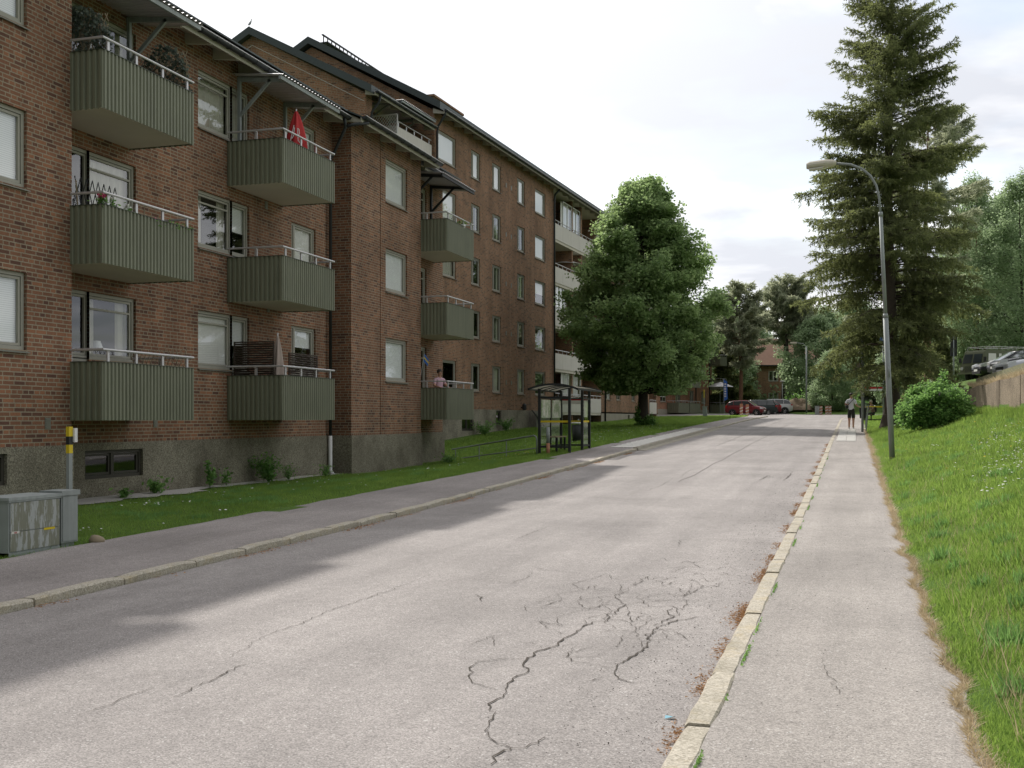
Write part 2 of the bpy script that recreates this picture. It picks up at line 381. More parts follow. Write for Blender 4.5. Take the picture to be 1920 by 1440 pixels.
M['dirt'] = mat('dirt_mound', (.15, .11, .07), .98, var=.5, sc=2.5, bump=1, bsc=8)
M['gravel'] = mat('gravel_strip', (.42, .40, .37), .95, var=.6, sc=40, bump=1, bsc=50)
# ------------------------------------------------------------------ terrain
def interp(x, tab):
    if x <= tab[0][0]: return tab[0][1]
    for (a, u), (b, v) in zip(tab, tab[1:]):
        if x <= b: return u+(v-u)*(x-a)/(b-a)
    return tab[-1][1]
KT = [(-40, .0), (0, .05), (8, .08), (11, .11), (17, .19), (24.3, .36), (33, .57), (42, .80), (50, .98), (60, 1.22), (72, 1.48), (83, 1.70), (97, 1.88), (110, 2.06), (125, 2.3), (150, 2.6), (400, 5)]
XS = [(-40, -9.2), (8, -9.12), (16, -9.07), (21, -8.85), (30, -8.5), (45, -8.5), (100, -8.5)]
GB = [(-40, .1), (16, .12), (30, .10), (38, .16), (44, .42), (50, .62), (58, 1.0), (67, 1.2), (79, 1.35), (95, 1.75), (110, 2.15), (130, 2.5), (150, 2.8), (400, 5)]
K = lambda y: interp(y, KT)
xs = lambda y: interp(y, XS)
def sh(y): return 0 if y < 75 else ((y-75)/25)**3*2.0
def ssm(t): t = max(0, min(1, t)); return t*t*(3-2*t)
def xb(y): return -13.3 if y < 38 else (-13.3-5.1*ssm((y-38)/8))
WB = [(-40, 1.4), (0, 1.45), (10, 1.7), (34, 1.84), (48, 2.02), (62, 2.6), (80, 3.1), (120, 3.6), (400, 6)]
PL = [(-40, 2.9), (48, 2.92), (54, 3.4), (62, 3.75), (90, 4.1), (400, 7)]
KL, KR, SR = -6.9, -.85, .62
def wx(y): return 4.5
def G(x, y):
    x0 = x; k = K(y); s = sh(y) if x > -4 else 0; x = x-s
    if 112 < y < 122.9 and -24 < x0 < -4.9-(y-112)*.15: return K(y)-.16
    if x < xs(y)+.28:
        if 97.5 < y < 122.9 and x > -24: return K(y)-.16
        t = max(0, (xs(y)-x)/(xs(y)-xb(y))); z = k+.02+(interp(y, GB)-k)*ssm(t)
        if y > 97: z = k
        if x < -24 and y > 60: z += min(4, (-24-x)*.03)
        return z + .03*noise.noise(Vector((x*.5, y*.5, 0)))
    if x < SR-.28:
        if y > 112.5: return K(y)+min(1.2, (y-112.5)*.05)
        return k-.22
    if y > 104: return k+.02+max(0, x-SR)*.02+min(1.2, max(0, y-112)*.05)
    e = SR if y < 54 else SR+1.9*ssm((y-54)/6)
    if x <= e: return k+.015
    if x < 4.5:
        t = (x-e)/(4.5-e); z = k+.02+(interp(y, WB)-k-.02)*(t*.8+.2*t*t)
        return z+.05*noise.noise(Vector((x*.6, y*.4, 3)))*min(1, t*4)
    if y > 85: return interp(y, WB)
    return interp(y, PL) if y < 50 else interp(y, WB)+(interp(y, PL)-interp(y, WB))*ssm((x-4.5)/1.5)
rows = [-40, -20, -10, -5]+[y*.75 for y in range(-3, 100)]+[73+i*1.5 for i in range(1, 30)]+[120, 125, 130, 140, 150, 170, 200, 250, 400, 700]
def groundcols(y):
    c = [-600, -300, -150, -80, -50, -38, -30, -26, -24.01, -23.9, -22, -20, -18.5, -17.5, -16.5, -15.5, -14.6, -13.9, -13.2, -12.4, -11.6, -10.8, -10.1, -9.5, xs(y)-.15, xs(y)-.01, xs(y)+.26, xs(y)+.32, KL]
    s = sh(y) if y < 112 else sh(112)
    return c+[KR+s, SR+s-.31, SR+s-.26, SR+s+.01]+[v+s for v in (.9, 1.3, 1.8, 2.4, 3, 3.6, 4.2, 4.499, 4.55, 5, 6, 7.5, 9, 12, 16, 22, 30, 45, 70, 120, 250, 600)]
V = []; F = []; nc = len(groundcols(0))
for i, y in enumerate(rows):
    for x in groundcols(y): V.append((x, y, G(x, min(y, 399)) if not (y > 112 and x > -4) else K(y)+min(1.2, (y-112)*.05)+.02))
for i in range(len(rows)-1):
    for j in range(nc-1):
        a = i*nc+j; F.append((a, a+1, a+nc+1, a+nc))
g = npmesh('ground', V, F, M['lawn'], smooth=True); tag(g, kind='structure', label='grass covered ground falling to the road and rising on the right')
def gz(x, y): return G(x, y)
# road
ry = [-40, -20, -10]+[i*1.0 for i in range(-5, 123)]
V = []; F = []; m = 9
for y in ry:
    l = KL+.02; r = KR+sh(y)+.0
    if y > 97: l = -24
    elif y > 93: l = KL
    if y > 104: r = KR+sh(104)+(y-104)**1.7*2.5
    if y > 112: r = -4.8-(y-112)*.15
    for j in range(m):
        t = j/(m-1); x = l+(r-l)*t; V.append((x, y, K(y)-.035+.015*t+.025*sin(pi*t)))
for i in range(len(ry)-1):
    for j in range(m-1): a = i*m+j; F.append((a, a+1, a+m+1, a+m))
tag(npmesh('road', V, F, M['asphalt'], smooth=True), kind='structure', label='grey cracked asphalt road running uphill and bending right')
def rz(x, y): t = (x-KL)/(KR-KL); return K(y)-.035+.015*t+.025*sin(pi*t)
def strip(name, fl, fr, ys, mt, label, dz=0, rag=0, side=1, n=5):
    V = []; F = []
    for y in ys:
        l = fl(y); r = fr(y)
        if rag:
            w = rag*(noise.noise(Vector((y*1.3, 5*side, 0)))+.35*noise.noise(Vector((y*3.5, 9, side))))
            if side > 0: r += w
            else: l -= w
        for j in range(n):
            x = l+(r-l)*j/(n-1); V.append((x, y, K(y)+dz))
    for i in range(len(ys)-1):
        for j in range(n-1): a = i*n+j; F.append((a, a+1, a+n+1, a+n))
    b = len(V)  # outer skirts
    return tag(npmesh(name, V, F, mt), kind='structure', label=label)
ysr = [-20, -10, -5]+[i*.25 for i in range(-8, 160)]+[40+i*.5 for i in range(1, 145)]
strip('pavement', lambda y: xs(y)-.02, lambda y: KL-.14, [y for y in ysr if y <= 97], M['footwayL'], 'left asphalt footway beside the brick buildings', .03, .07, -1)
strip('pavement', lambda y: KR+.14+sh(y), lambda y: SR+sh(y), [y for y in ysr if y <= 108], M['footway'], 'right asphalt footway with a ragged grassy edge', .03, .10, 1)
# kerb stones
def kerb(x0f, w, ys0, ys1, top, bot, label, lean=0):
    mb = MB(); y = ys0; rr = random.Random(int(ys1+w*100))
    while y < ys1:
        L = rr.uniform(.85, 1.35) if y < 60 else 2.0
        y2 = min(y+L, ys1); j = rr.uniform(-.005, .005); dz = rr.uniform(-.008, .008); g_ = .008
        rings = []
        k = 5
        for i in range(k+1):
            yy = y+g_+(y2-y-2*g_)*i/k; x = x0f(yy)+j+rr.uniform(-.005, .005); zt = K(yy)+top+dz+rr.uniform(-.003, .003); e = .016+rr.uniform(-.005, .006)
            sl = .012 if i in (0, k) else 0
            rings.append([(x, yy, K(yy)+bot), (x, yy, zt-e-sl), (x+e, yy, zt-sl), (x+w-e, yy, zt-sl), (x+w, yy, zt-e-sl), (x+w, yy, K(yy)+bot)])
        mb.loft(rings); y = y2
    return tag(mb.build('kerb', M['granite']), kind='structure', label=label)
kerb(lambda y: KL-.14, .14, -6, 37, .045, -.25, 'left granite kerb')
kerb(lambda y: KL-.14, .14, 60, 97, .045, -.25, 'left granite kerb beyond the bus stop')
mbk = MB(); ys_ = [37+i for i in range(24)]
mbk.loft([[(KL-.14, y, K(y)-.25), (KL-.14, y, K(y)+.075), (KL-.005, y, K(y)+.07), (KL+.04, y, K(y)-.02), (KL+.30, y, K(y)-.024), (KL+.30, y, K(y)-.25)] for y in ys_])
tag(mbk.build('kerb', M['concrete']), kind='structure', label='pale concrete bus stop kerb on the left')
kerb(lambda y: KR+sh(y), .15, -4, 104, .040, -.25, 'right granite kerb with worn yellowish top')
# pale slab strips at the two stops
mbs = MB(); y = 37.6
while y < 58:
    for i in range(2): mbs.box(KL-.15-.44*(i+1)+.008, KL-.15-.44*i-.008, y+.008, y+.9, K(y)-.03, K(y+.45)+.046)
    y += .91
tag(mbs.build('pavement', M['slab']), kind='structure', label='white concrete slabs along the left bus stop kerb')
mbs = MB(); y = 43.5
while y < 57:
    for i in range(2): mbs.box(KR+.23+.36*i+.006, KR+.23+.36*(i+1)-.006, y+.008, y+.9, K(y)-.03, K(y+.45)+.048)
    y += .91
tag(mbs.build('pavement', M['slab']), kind='structure', label='white concrete slabs set in the right footway')
# gravel strip at the foot of the near building
V = []; F = []; ys_ = [17+i*.3 for i in range(42)]
for i, y in enumerate(ys_):
    w = .42+.16*noise.noise(Vector((y*1.7, 0, 8))); w = w if y < 21.5 else max(.08, w-.25)
    V += [(-14.1, y, gz(-14.1, y)+.035), (-14.1+w*1.9, y, gz(-14.1+w*1.9, y)+.02)]
for i in range(len(ys_)-1): F.append((2*i, 2*i+1, 2*i+3, 2*i+2))
tag(npmesh('gravel', V, F, M['gravel']), kind='structure', label='gravel strip along the plinth of the near brick building')
# cracks: traced on the road surface, each a thin jagged ribbon lying on the asphalt
def gp(px, py):
    u = (px-960)/2100; v = (py-785)/2100; z = 1.7/v
    for _ in range(12): z = (1.7-(K(z*(.9566+u*.2915))-.02))/v
    return z*(-.2915+u*.9566), z*(.9566+u*.2915)
CR = [([(428,1240),(470,1212),(520,1187),(560,1175),(610,1152),(660,1135),(710,1118),(760,1100),(806,1080)], .010), ([(325,1314),(370,1292),(410,1275),(440,1258),(478,1248)], .016), ([(145,1350),(200,1330),(240,1312),(290,1295)], .009),
 ([(930,1440),(925,1425),(950,1411),(958,1407)], .018),
 ([(958,1407),(930,1398),(912,1380),(918,1352),(928,1340),(916,1336),(920,1325),(945,1307),(955,1290),(960,1276),(990,1265),(985,1250),(990,1238),(1010,1225),(1050,1212),(1058,1200),(1080,1192),(1092,1180),(1110,1170),(1135,1168),(1140,1158),(1155,1152),(1160,1142),(1172,1136),(1160,1128),(1150,1120),(1180,1110)], .022),
 ([(958,1407),(985,1405),(1010,1398),(1022,1386)], .018), ([(985,1238),(940,1240),(900,1246),(884,1258),(880,1270),(890,1285),(930,1298)], .015),
 ([(1172,1136),(1140,1136),(1110,1144),(1095,1150)], .012), ([(1172,1136),(1220,1130),(1270,1126),(1320,1130)], .012), ([(1080,1215),(1065,1230),(1068,1242),(1100,1248),(1150,1255)], .012),
 ([(1190,1283),(1160,1276),(1150,1265),(1165,1245),(1195,1230),(1210,1215),(1218,1200),(1212,1190),(1240,1182),(1280,1180)], .022),
 ([(1218,1200),(1230,1178),(1260,1168),(1300,1160),(1310,1158)], .02), ([(1225,1176),(1260,1160),(1250,1150),(1262,1143)], .018), ([(1190,1172),(1150,1165),(1110,1160)], .010), ([(1240,1182),(1275,1190),(1290,1204)], .012),
 ([(1270,1122),(1300,1112),(1320,1100)], .014), ([(1095,1282),(1120,1276),(1130,1272)], .010), ([(905,1090),(960,1098),(985,1088),(1000,1076)], .010), ([(990,1064),(1030,1073),(1076,1077)], .008), ([(890,1118),(900,1124),(903,1132)], .02),
 ([(1250,1032),(1272,1026),(1276,1014),(1320,1012),(1380,1016)], .010), ([(965,1015),(1000,1000),(1030,990)], .012), ([(1210,923),(1240,912),(1262,898)], .012), ([(1275,897),(1290,885),(1310,878)], .012), ([(1200,896),(1250,893),(1265,894)], .02),
 ([(1424,902),(1440,893),(1452,897)], .03), ([(1468,902),(1480,893),(1486,885)], .03), ([(1400,922),(1470,924)], .012), ([(1590,1330),(1560,1300),(1540,1250)], .006)]
mbc = MB()
rr = random.Random(3)
# closed cells between the main cracks: a jittered honeycomb laid on the ground, only part of it broken through
CELLS = []; nd = {}
for iy in range(13):
    for ix in range(8): nd[ix, iy] = (-2.75+ix*.19+(.095 if iy % 2 else 0)+rr.uniform(-.06, .06), 7.2+iy*.34+rr.uniform(-.11, .11))
for (ix, iy), p in nd.items():
    for dx, dy in ((1, 0), (0, 1), (1 if iy % 2 else -1, 1)):
        q = nd.get((ix+dx, iy+dy)); mx_, my_ = (p[0]+(q or p)[0])/2, (p[1]+(q or p)[1])/2
        if q and rr.random() < .85*math.exp(-((mx_+1.95)/.62)**2-((my_-9.6)/1.5)**2)+.03: CELLS.append(([p, q], rr.uniform(.006, .012)))
for k in range(26):
    p = (rr.uniform(1240, 1345), rr.uniform(1050, 1125)); d = rr.choice((-1, 1)); q = [p]
    for j in range(3): p = (p[0]+d*rr.uniform(6, 16), p[1]+rr.gauss(0, 4)); q.append(p)
    CR.append((q, .009))
for pts, w in CR+CELLS:
    P = [gp(*p) for p in pts] if pts[0][0] > 50 else pts; Q = []
    for a, b in zip(P, P[1:]):
        d = sqrt((a[0]-b[0])**2+(a[1]-b[1])**2); k = max(2, int(d/.05))
        for i in range(k): t = i/k; Q.append((a[0]+(b[0]-a[0])*t+rr.gauss(0, .012), a[1]+(b[1]-a[1])*t+rr.gauss(0, .012)))
    Q.append(P[-1]); n = len(Q); vs = []
    for i, q in enumerate(Q):
        a = Q[max(0, i-1)]; b = Q[min(n-1, i+1)]; dx, dy = b[0]-a[0], b[1]-a[1]; l = sqrt(dx*dx+dy*dy) or 1
        t = i/(n-1); ww = w*.30*(.35+.65*sin(pi*min(max(t, .06), .94)))*rr.uniform(.35, 1.5)
        for s_ in (-1, 1):
            x = q[0]-dy/l*ww*s_; yy = q[1]+dx/l*ww*s_; vs.append((x, yy, rz(x, yy)+.006 if x < KR else K(yy)+.036))
    mbc.add(vs, [(2*i, 2*i+1, 2*i+3, 2*i+2) for i in range(n-1)])
tag(mbc.build('road_cracks', M['crack'], fix=False), kind='structure', label='branching cracks in the asphalt')
mbc = MB()   # tar seams along the road
for x0, y0, y1 in ((-3.55, 24, 75), (-4.6, 40, 80)):
    n = int((y1-y0)*2); vs = []
    for i in range(n+1):
        y = y0+(y1-y0)*i/n; x = x0+.06*noise.noise(Vector((y*.5, x0, 1)))
        vs += [(x-.012, y, rz(x, y)+.005), (x+.012, y, rz(x, y)+.005)]
    mbc.add(vs, [(2*i, 2*i+1, 2*i+3, 2*i+2) for i in range(n)])
tag(mbc.build('road_seams', M['joint'], fix=False), kind='structure', label='thin tar seams along the road')

# ------------------------------------------------------------------ building kit (local frame: +x out of the facade, y along it)
def wall_x(mb, x, y0, y1, z0, z1, ops=(), m=0, rev=.13, rm=None):
    ops = [(max(a, y0), min(b, y1), max(c, z0), min(d, z1)) for a, b, c, d in ops]
    ops = [o for o in ops if o[1] > o[0] and o[3] > o[2]]
    Y = sorted(set([y0, y1]+[o[0] for o in ops]+[o[1] for o in ops])); Z = sorted(set([z0, z1]+[o[2] for o in ops]+[o[3] for o in ops]))
    for a, b in zip(Y, Y[1:]):
        for c, d in zip(Z, Z[1:]):
            ym, zm = (a+b)/2, (c+d)/2
            if any(o[0] < ym < o[1] and o[2] < zm < o[3] for o in ops): continue
            mb.quad((x, a, c), (x, b, c), (x, b, d), (x, a, d), m)
    rm = m if rm is None else rm
    for a, b, c, d in ops:
        mb.quad((x, a, c), (x-rev, a, c), (x-rev, a, d), (x, a, d), rm); mb.quad((x, b, c), (x, b, d), (x-rev, b, d), (x-rev, b, c), rm)
        mb.quad((x, a, d), (x-rev, a, d), (x-rev, b, d), (x, b, d), rm); mb.quad((x, a, c), (x, b, c), (x-rev, b, c), (x-rev, a, c), rm)
def wall_y(mb, y, x0, x1, z0, z1, m=0): mb.quad((x0, y, z0), (x1, y, z0), (x1, y, z1), (x0, y, z1), m)
WIN_RND = random.Random(11)
def frame_rect(mb, x, ya, yb, za, zb, w, d, m=0):
    mb.box(x-d, x, ya, yb, za, za+w, m); mb.box(x-d, x, ya, yb, zb-w, zb, m)
    mb.box(x-d, x, ya, ya+w, za+w, zb-w, m); mb.box(x-d, x, yb-w, yb, za+w, zb-w, m)
def window(root, x, ya, yb, za, zb, style='blind', mull=None, transom=None, door=False, sill=True, detail=True, fm='frame', name='window'):
    """x = wall face; the frame sits 7 cm in"""
    f = MB(); xf = x-.06; w = .065
    frame_rect(f, xf, ya, yb, za, zb, w, .07)
    bays = [(ya+w, yb-w)] if mull is None else [(ya+w, mull-.035), (mull+.035, yb-w)]
    if mull: f.box(xf-.07, xf+.004, mull-.035, mull+.035, za+w, zb-w)
    if detail:
        for a, b in bays: frame_rect(f, xf-.02, a+.008, b-.008, za+w+.008, zb-w-.008, .045, .04)
    if transom:
        a, b = bays[-1] if transom[0] == 'r' else (bays[0] if transom[0] == 'l' else (ya+w, yb-w)); f.box(xf-.055, xf-.015, a+.05, b-.05, transom[1]-.02, transom[1]+.02)
    if door:
        a, b = bays[door-1]; f.box(xf-.05, xf-.02, a+.05, b-.05, za+w, za+.55)
    o = f.build(name, M[fm], root)
    p = MB(); p.quad((xf-.045, ya+w, za+w), (xf-.045, yb-w, za+w), (xf-.045, yb-w, zb-w), (xf-.045, ya+w, zb-w)); p.build('pane', M['glass'], o, fix=False)
    xi = xf-.085; styles = style if isinstance(style, tuple) else (style,)*len(bays)
    for (a, b), st in zip(bays, styles):
        q = MB()
        def wavy(c, d, z0, z1, amp=.022, n=22):
            vs = []
            for i in range(n+1):
                yy = c+(d-c)*i/n; xx = xi-.06+amp*sin(i*1.9+c*7)+amp*.5*sin(i*.77)
                vs += [(xx, yy, z0), (xx, yy, z1)]
            q.add(vs, [(2*i, 2*i+2, 2*i+3, 2*i+1) for i in range(n)])
        if st == 'blind': q.quad((xi, a, za+w), (xi, b, za+w), (xi, b, zb-w), (xi, a, zb-w)); q.build('blind', M['blind'], o, fix=False)
        elif st == 'roller': q.quad((xi, a, za+w), (xi, b, za+w), (xi, b, zb-w), (xi, a, zb-w)); q.build('blind', M['rollerblind'], o, fix=False)
        elif st == 'half': z = za+(zb-za)*WIN_RND.uniform(.35, .6); q.quad((xi, a, z), (xi, b, z), (xi, b, zb-w), (xi, a, zb-w)); q.build('blind', M['blind'], o, fix=False)
        elif st == 'curtain': wavy(a, b, za, zb); q.build('curtain', M['curtain'], o, fix=False)
        elif st == 'sides':
            k = (b-a)*.24; wavy(a, a+k, za, zb, n=8); q.build('curtain', M['curtain'], o, fix=False); q.v = []; q.f = []; q.m = []; wavy(b-k, b, za, zb, n=8); q.build('curtain', M['curtain'], o, fix=False)
        elif st == 'pink':
            q.quad((xi-.5, a-.3, za), (xi-.5, b+.3, za), (xi-.5, b+.3, zb), (xi-.5, a-.3, zb)); q.build('curtain', M['curtain_pk'], o, fix=False)
    if sill:
        s = MB(); s.prism([(x-.06, za+.0), (x+.055, za-.035), (x+.055, za-.055), (x-.06, za-.02)], 1, ya-.03, yb+.03)
        s.v = [(u, v, z) for u, v, z in s.v]; s.build('sill', M['sill'], o)
    return o
def corrug(mb, p, q, z0, z1, nrm, pitch=.105, dep=.028, m=0):
    """trapezoid sheet from p to q (2D points)"""
    L = sqrt((q[0]-p[0])**2+(q[1]-p[1])**2); n = max(2, round(L/pitch)); ux, uy = (q[0]-p[0])/L, (q[1]-p[1])/L; pr = []
    for i in range(n):
        s0 = L*i/n; w = L/n
        for a, d in ((0, 0), (.32, 0), (.45, dep), (.85, dep), (1.0, 0)): pr.append((s0+w*a, d))
    vs = []
    for s_, d in pr:
        x = p[0]+ux*s_+nrm[0]*d; y = p[1]+uy*s_+nrm[1]*d; vs += [(x, y, z0), (x, y, z1)]
    mb.add(vs, [(2*i, 2*i+2, 2*i+3, 2*i+1) for i in range(len(pr)-1)], m)
def rail_uv(b, root_part, x0, x1, y0, y1, zt, h=.22, r=.024, posts=4, mt='alu', left=True, right=True):
    mb = MB(); pts = []
    if left: pts.append((x0, y0, zt+h))
    pts += [(x1, y0, zt+h), (x1, y1, zt+h)]
    if right: pts.append((x0, y1, zt+h))
    mb.tube(pts, r, 8)
    for i in range(posts): 
        y = y0+.18+(y1-y0-.36)*i/(posts-1); mb.box(x1-.045, x1-.015, y-.03, y+.03, zt-.25, zt+h)
    if left: mb.box((x0+x1)/2-.03, (x0+x1)/2+.03, y0+.04, y0+.07, zt-.25, zt+h-.02); mb.box((x0+x1)/2-.03, (x0+x1)/2+.03, y0-.01, y0+.07, zt+h-.03, zt+h)
    if right: mb.box((x0+x1)/2-.03, (x0+x1)/2+.03, y1-.07, y1-.04, zt-.25, zt+h-.02); mb.box((x0+x1)/2-.03, (x0+x1)/2+.03, y1-.07, y1+.01, zt+h-.03, zt+h)
    return mb.build('railing', M[mt], root_part)
def balcony(root, xw, x1, y0, y1, zt, H=1.04, posts=4, det=1):
    """zt = top of the sheet"""
    sl = MB(); sl.box(xw+.002, x1-.05, y0+.05, y1-.05, zt-H+.02, zt-H+.16); o = sl.build('balcony', M['conc_pale'], root)
    mb = MB(); pit = .105 if det else .2
    corrug(mb, (x1-.03, y0), (x1-.03, y1), zt-H, zt, (1, 0), pit); corrug(mb, (xw, y0+.03), (x1-.03, y0+.03), zt-H, zt, (0, -1), pit+.02, .034); corrug(mb, (xw, y1-.03), (x1-.03, y1-.03), zt-H, zt, (0, 1), pit+.02, .034)
    mb.build('parapet_sheet', M['sage'], o, fix=False)
    t = MB(); t.box(x1-.045, x1+.006, y0-.012, y1+.012, zt, zt+.012); t.box(xw, x1-.045, y0-.012, y0+.045, zt, zt+.012); t.box(xw, x1-.045, y1-.045, y1+.012, zt, zt+.012)
    t.build('parapet_cap', M['sage_dk'], o)
    rail_uv(None, o, xw+.02, x1-.02, y0+.01, y1-.01, zt, posts=posts)
    return o
def canopy(root, xw, x1, y0, y1, z, posts=True, drop=.13, mt='galv', braces=None):
    mb = MB(); n = int((y1-y0)/.15); zf = z-drop   # ribs run out from the wall
    vs = []
    for i in range(n*4+1):
        y = y0+(y1-y0)*i/(n*4); d = (.0, 0, .035, .035)[i % 4]
        vs += [(xw, y, z+d), (x1, y, zf+d)]
    mb.add(vs, [(2*i, 2*i+2, 2*i+3, 2*i+1) for i in range(n*4)])
    o = mb.build('canopy', M['alu'], root, fix=False)
    f = MB(); f.box(x1-.10, x1-.04, y0+.02, y1-.02, zf-.10, zf-.01)
    for y in (braces or (y0+.2, y1-.65)):
        f.beam((xw+.02, y, z-.07), (x1-.1, y, zf-.06), .06, .10); f.box(xw+.005, xw+.075, y-.04, y+.04, z-1.9, z-.02)
        f.beam((xw+.05, y, z-.95), (xw+(x1-xw)*.66, y, z-.15), .06, .07)
    f.build('frame', M[mt], o)
    return o
def eave(root, xw, xe, y0, y1, z, hooks=True, step=1.15, gut=True, soff=.28):
    """soffit boards, projecting rafter fins and a half-round gutter"""
    mb = MB(); mb.quad((xw, y0, z-.02+soff), (xe, y0, z+.02), (xe, y1, z+.02), (xw, y1, z-.02+soff)); mb.box(xe-.025, xe, y0, y1, z-.05, z+.11)
    n = int((y1-y0)/step)
    for i in range(n+1):
        y = y0+.1+(y1-y0-.2)*i/max(n, 1)
        mb.add([(xw, y-.045, z+.02), (xw, y+.045, z+.02), (xe-.03, y+.045, z-.06), (xe-.03, y-.045, z-.06), (xw, y-.045, z+soff-.02), (xw, y+.045, z+soff-.02), (xe-.03, y+.045, z+.02), (xe-.03, y-.045, z+.02)],
               ((0, 1, 2, 3), (4, 5, 6, 7), (0, 3, 7, 4), (1, 2, 6, 5), (3, 2, 6, 7)))
    o = mb.build('eave', M['soffit'], root, fix=False)
    if gut:
        g_ = MB(); pr = [(xe+.075-.075*cos(a), z+.10-.08*sin(a)) for a in [pi*i/8 for i in range(9)]]
        vs = [(x, y, zz) for y in (y0, y1) for x, zz in pr]; k = len(pr)
        g_.add(vs, [(i, i+1, i+1+k, i+k) for i in range(k-1)])
        for y in (y0, y1): g_.add([(x, y, zz) for x, zz in pr], [tuple(range(k))])
        if hooks:
            m_ = int((y1-y0)/.55)
            for i in range(m_+1):
                y = y0+.05+(y1-y0-.1)*i/m_; g_.tube([(x+(.008 if j > 4 else -.004), y, zz-.006) for j, (x, zz) in enumerate(pr)], .008, 4); g_.tube([(xe+.15, y, z+.1), (xe-.05, y, z+.19)], .008, 4)
        g_.tube([(xe+.152, y0, z+.105), (xe+.152, y1, z+.105)], .012, 5, m=1)
        g_.build('gutter', [M['pipe'], M['alu']], o, fix=False)
    return o
def pipe_part(root, pts, r=.045, mt='pipe'): 
    mb = MB(); mb.tube(pts, r, 10); return mb.build('downpipe', M[mt], root, smooth=True)

# ------------------------------------------------------------------ near building (three storeys)
A = thing('apartment_building', 'near three-storey dark red brick block with corrugated sage green balconies', 'apartment building', (-14.2, 0, .1))
AZ = -.1
LV = [2.76, 5.50, 8.23]            # window sills
WH = 1.31
body = MB(); P1 = 1.13             # plinth top
opsL, opsR, opsP, opsT = [], [], [], []
for s_ in LV:
    opsL += [(13.95, 15.76, s_, s_+WH)]
    opsR += [(17.55, 18.42, s_-.95, s_+WH), (18.42, 19.9, s_, s_+WH), (22.2, 23.65, s_, s_+WH), (23.65, 24.45, s_-.95, s_+WH), (26.6, 28.0, s_, s_+WH)]
    opsP += [(31.5, 33.22, s_, s_+WH)]
    opsT += [(35.0, 36.4, s_-.9, s_+WH)]
xL, xP, YE = .80, .60, 38.0
# merge combos so no brick sliver is left between door and window: one opening per combo, plus a strip below the window
wall_x(body, xL, 2, 16.9, P1, 10.6, opsL); wall_x(body, 0, 16.9, 29.0, P1, 10.2, opsR)
wall_x(body, xP, 29.0, 31.03, P1, 10.2, []); wall_x(body, xP-.16, 31.03, 31.12, P1, 10.2, []); wall_x(body, xP-.02, 31.12, 34.4, P1, 10.2, opsP)
wall_y(body, 31.03, xP-.16, xP, P1, 10.2); wall_y(body, 31.12, xP-.16, xP-.02, P1, 10.2)
wall_x(body, 0, 34.4, YE, P1, 10.2, opsT)
wall_y(body, 16.9, 0, xL, P1, 10.6); wall_y(body, 29.0, 0, xP, P1, 10.2); wall_y(body, 34.4, 0, xP-.02, P1, 10.2)
wall_y(body, YE, -10.5, 0, P1, 10.2); wall_y(body, 2, -10.5, xL, P1, 10.6)
body.quad((-10.5, 2, P1), (-10.5, YE, P1), (-10.5, YE, 10.2), (-10.5, 2, 10.2))
body.add([(-10.5, YE, 10.2), (0.0, YE, 10.2), (-5.2, YE, 12.7)], [(0, 1, 2)])
Aw = body.build('wall', M['brick'], A, fix=False)
pl = MB(); bo = [(13.9, 15.27, .5, 1.02)]; ao = [(18.25, 20.1, .42, .98)]
wall_x(pl, xL+.025, 2, 16.93, -.6, P1, bo, rev=.16); wall_x(pl, .03, 16.93, 28.98, -.6, P1, ao, rev=.16); wall_x(pl, xP+.03, 28.98, 34.42, -.6, P1); wall_x(pl, .03, 34.42, YE+.12, -.6, P1, [(35.2, 35.9, .05, 1.0)])
wall_y(pl, 16.93, .03, xL+.025, -.6, P1); wall_y(pl, 28.98, .03, xP+.03, -.6, P1); wall_y(pl, 34.42, .03, xP+.03, -.6, P1); wall_y(pl, YE+.12, -10.5, .03, -.6, P1); wall_y(pl, 1.99, -10.5, xL+.025, -.6, P1)
for a, b, x in ((2, 16.93, xL), (16.93, 28.98, 0), (28.98, 34.42, xP), (34.42, YE+.12, 0)): pl.quad((x-.03, a, P1), (x+.025, a, P1), (x+.025, b, P1), (x-.03, b, P1))
pl.build('plinth', M['pebble'], A, fix=False)
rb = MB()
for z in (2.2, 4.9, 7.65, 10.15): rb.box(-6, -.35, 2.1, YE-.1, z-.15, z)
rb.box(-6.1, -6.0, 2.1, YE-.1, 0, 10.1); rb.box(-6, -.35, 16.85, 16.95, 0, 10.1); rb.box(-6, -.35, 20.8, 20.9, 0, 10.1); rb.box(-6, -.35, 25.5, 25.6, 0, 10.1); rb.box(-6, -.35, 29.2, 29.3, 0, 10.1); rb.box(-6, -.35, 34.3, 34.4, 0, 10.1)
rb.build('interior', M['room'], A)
rf = MB()
zl = lambda x: 9.98+.45*(1.14-x)
for a_, b2_, xe_ in ((1.5, 17.12, 1.38), (17.12, 28.58, .70), (28.58, 34.77, 1.14), (34.77, YE+.25, .64)):
    rf.prism([(xe_, zl(xe_)+.04), (-5.2, zl(-5.2)+.04), (-11.1, 10.09), (-11.1, 9.95), (-5.2, zl(-5.2)-.1), (xe_, zl(xe_))], 1, a_, b2_)
Ar = rf.build('roof', M['roof'], A)
eave(A, xL, 1.35, 2, 17.1, 10.0); eave(A, 0, .66, 17.1, 28.6, 9.92); eave(A, xP, 1.10, 28.6, 34.75, 9.92); eave(A, 0, .6, 34.75, YE+.2, 9.92, hooks=False)
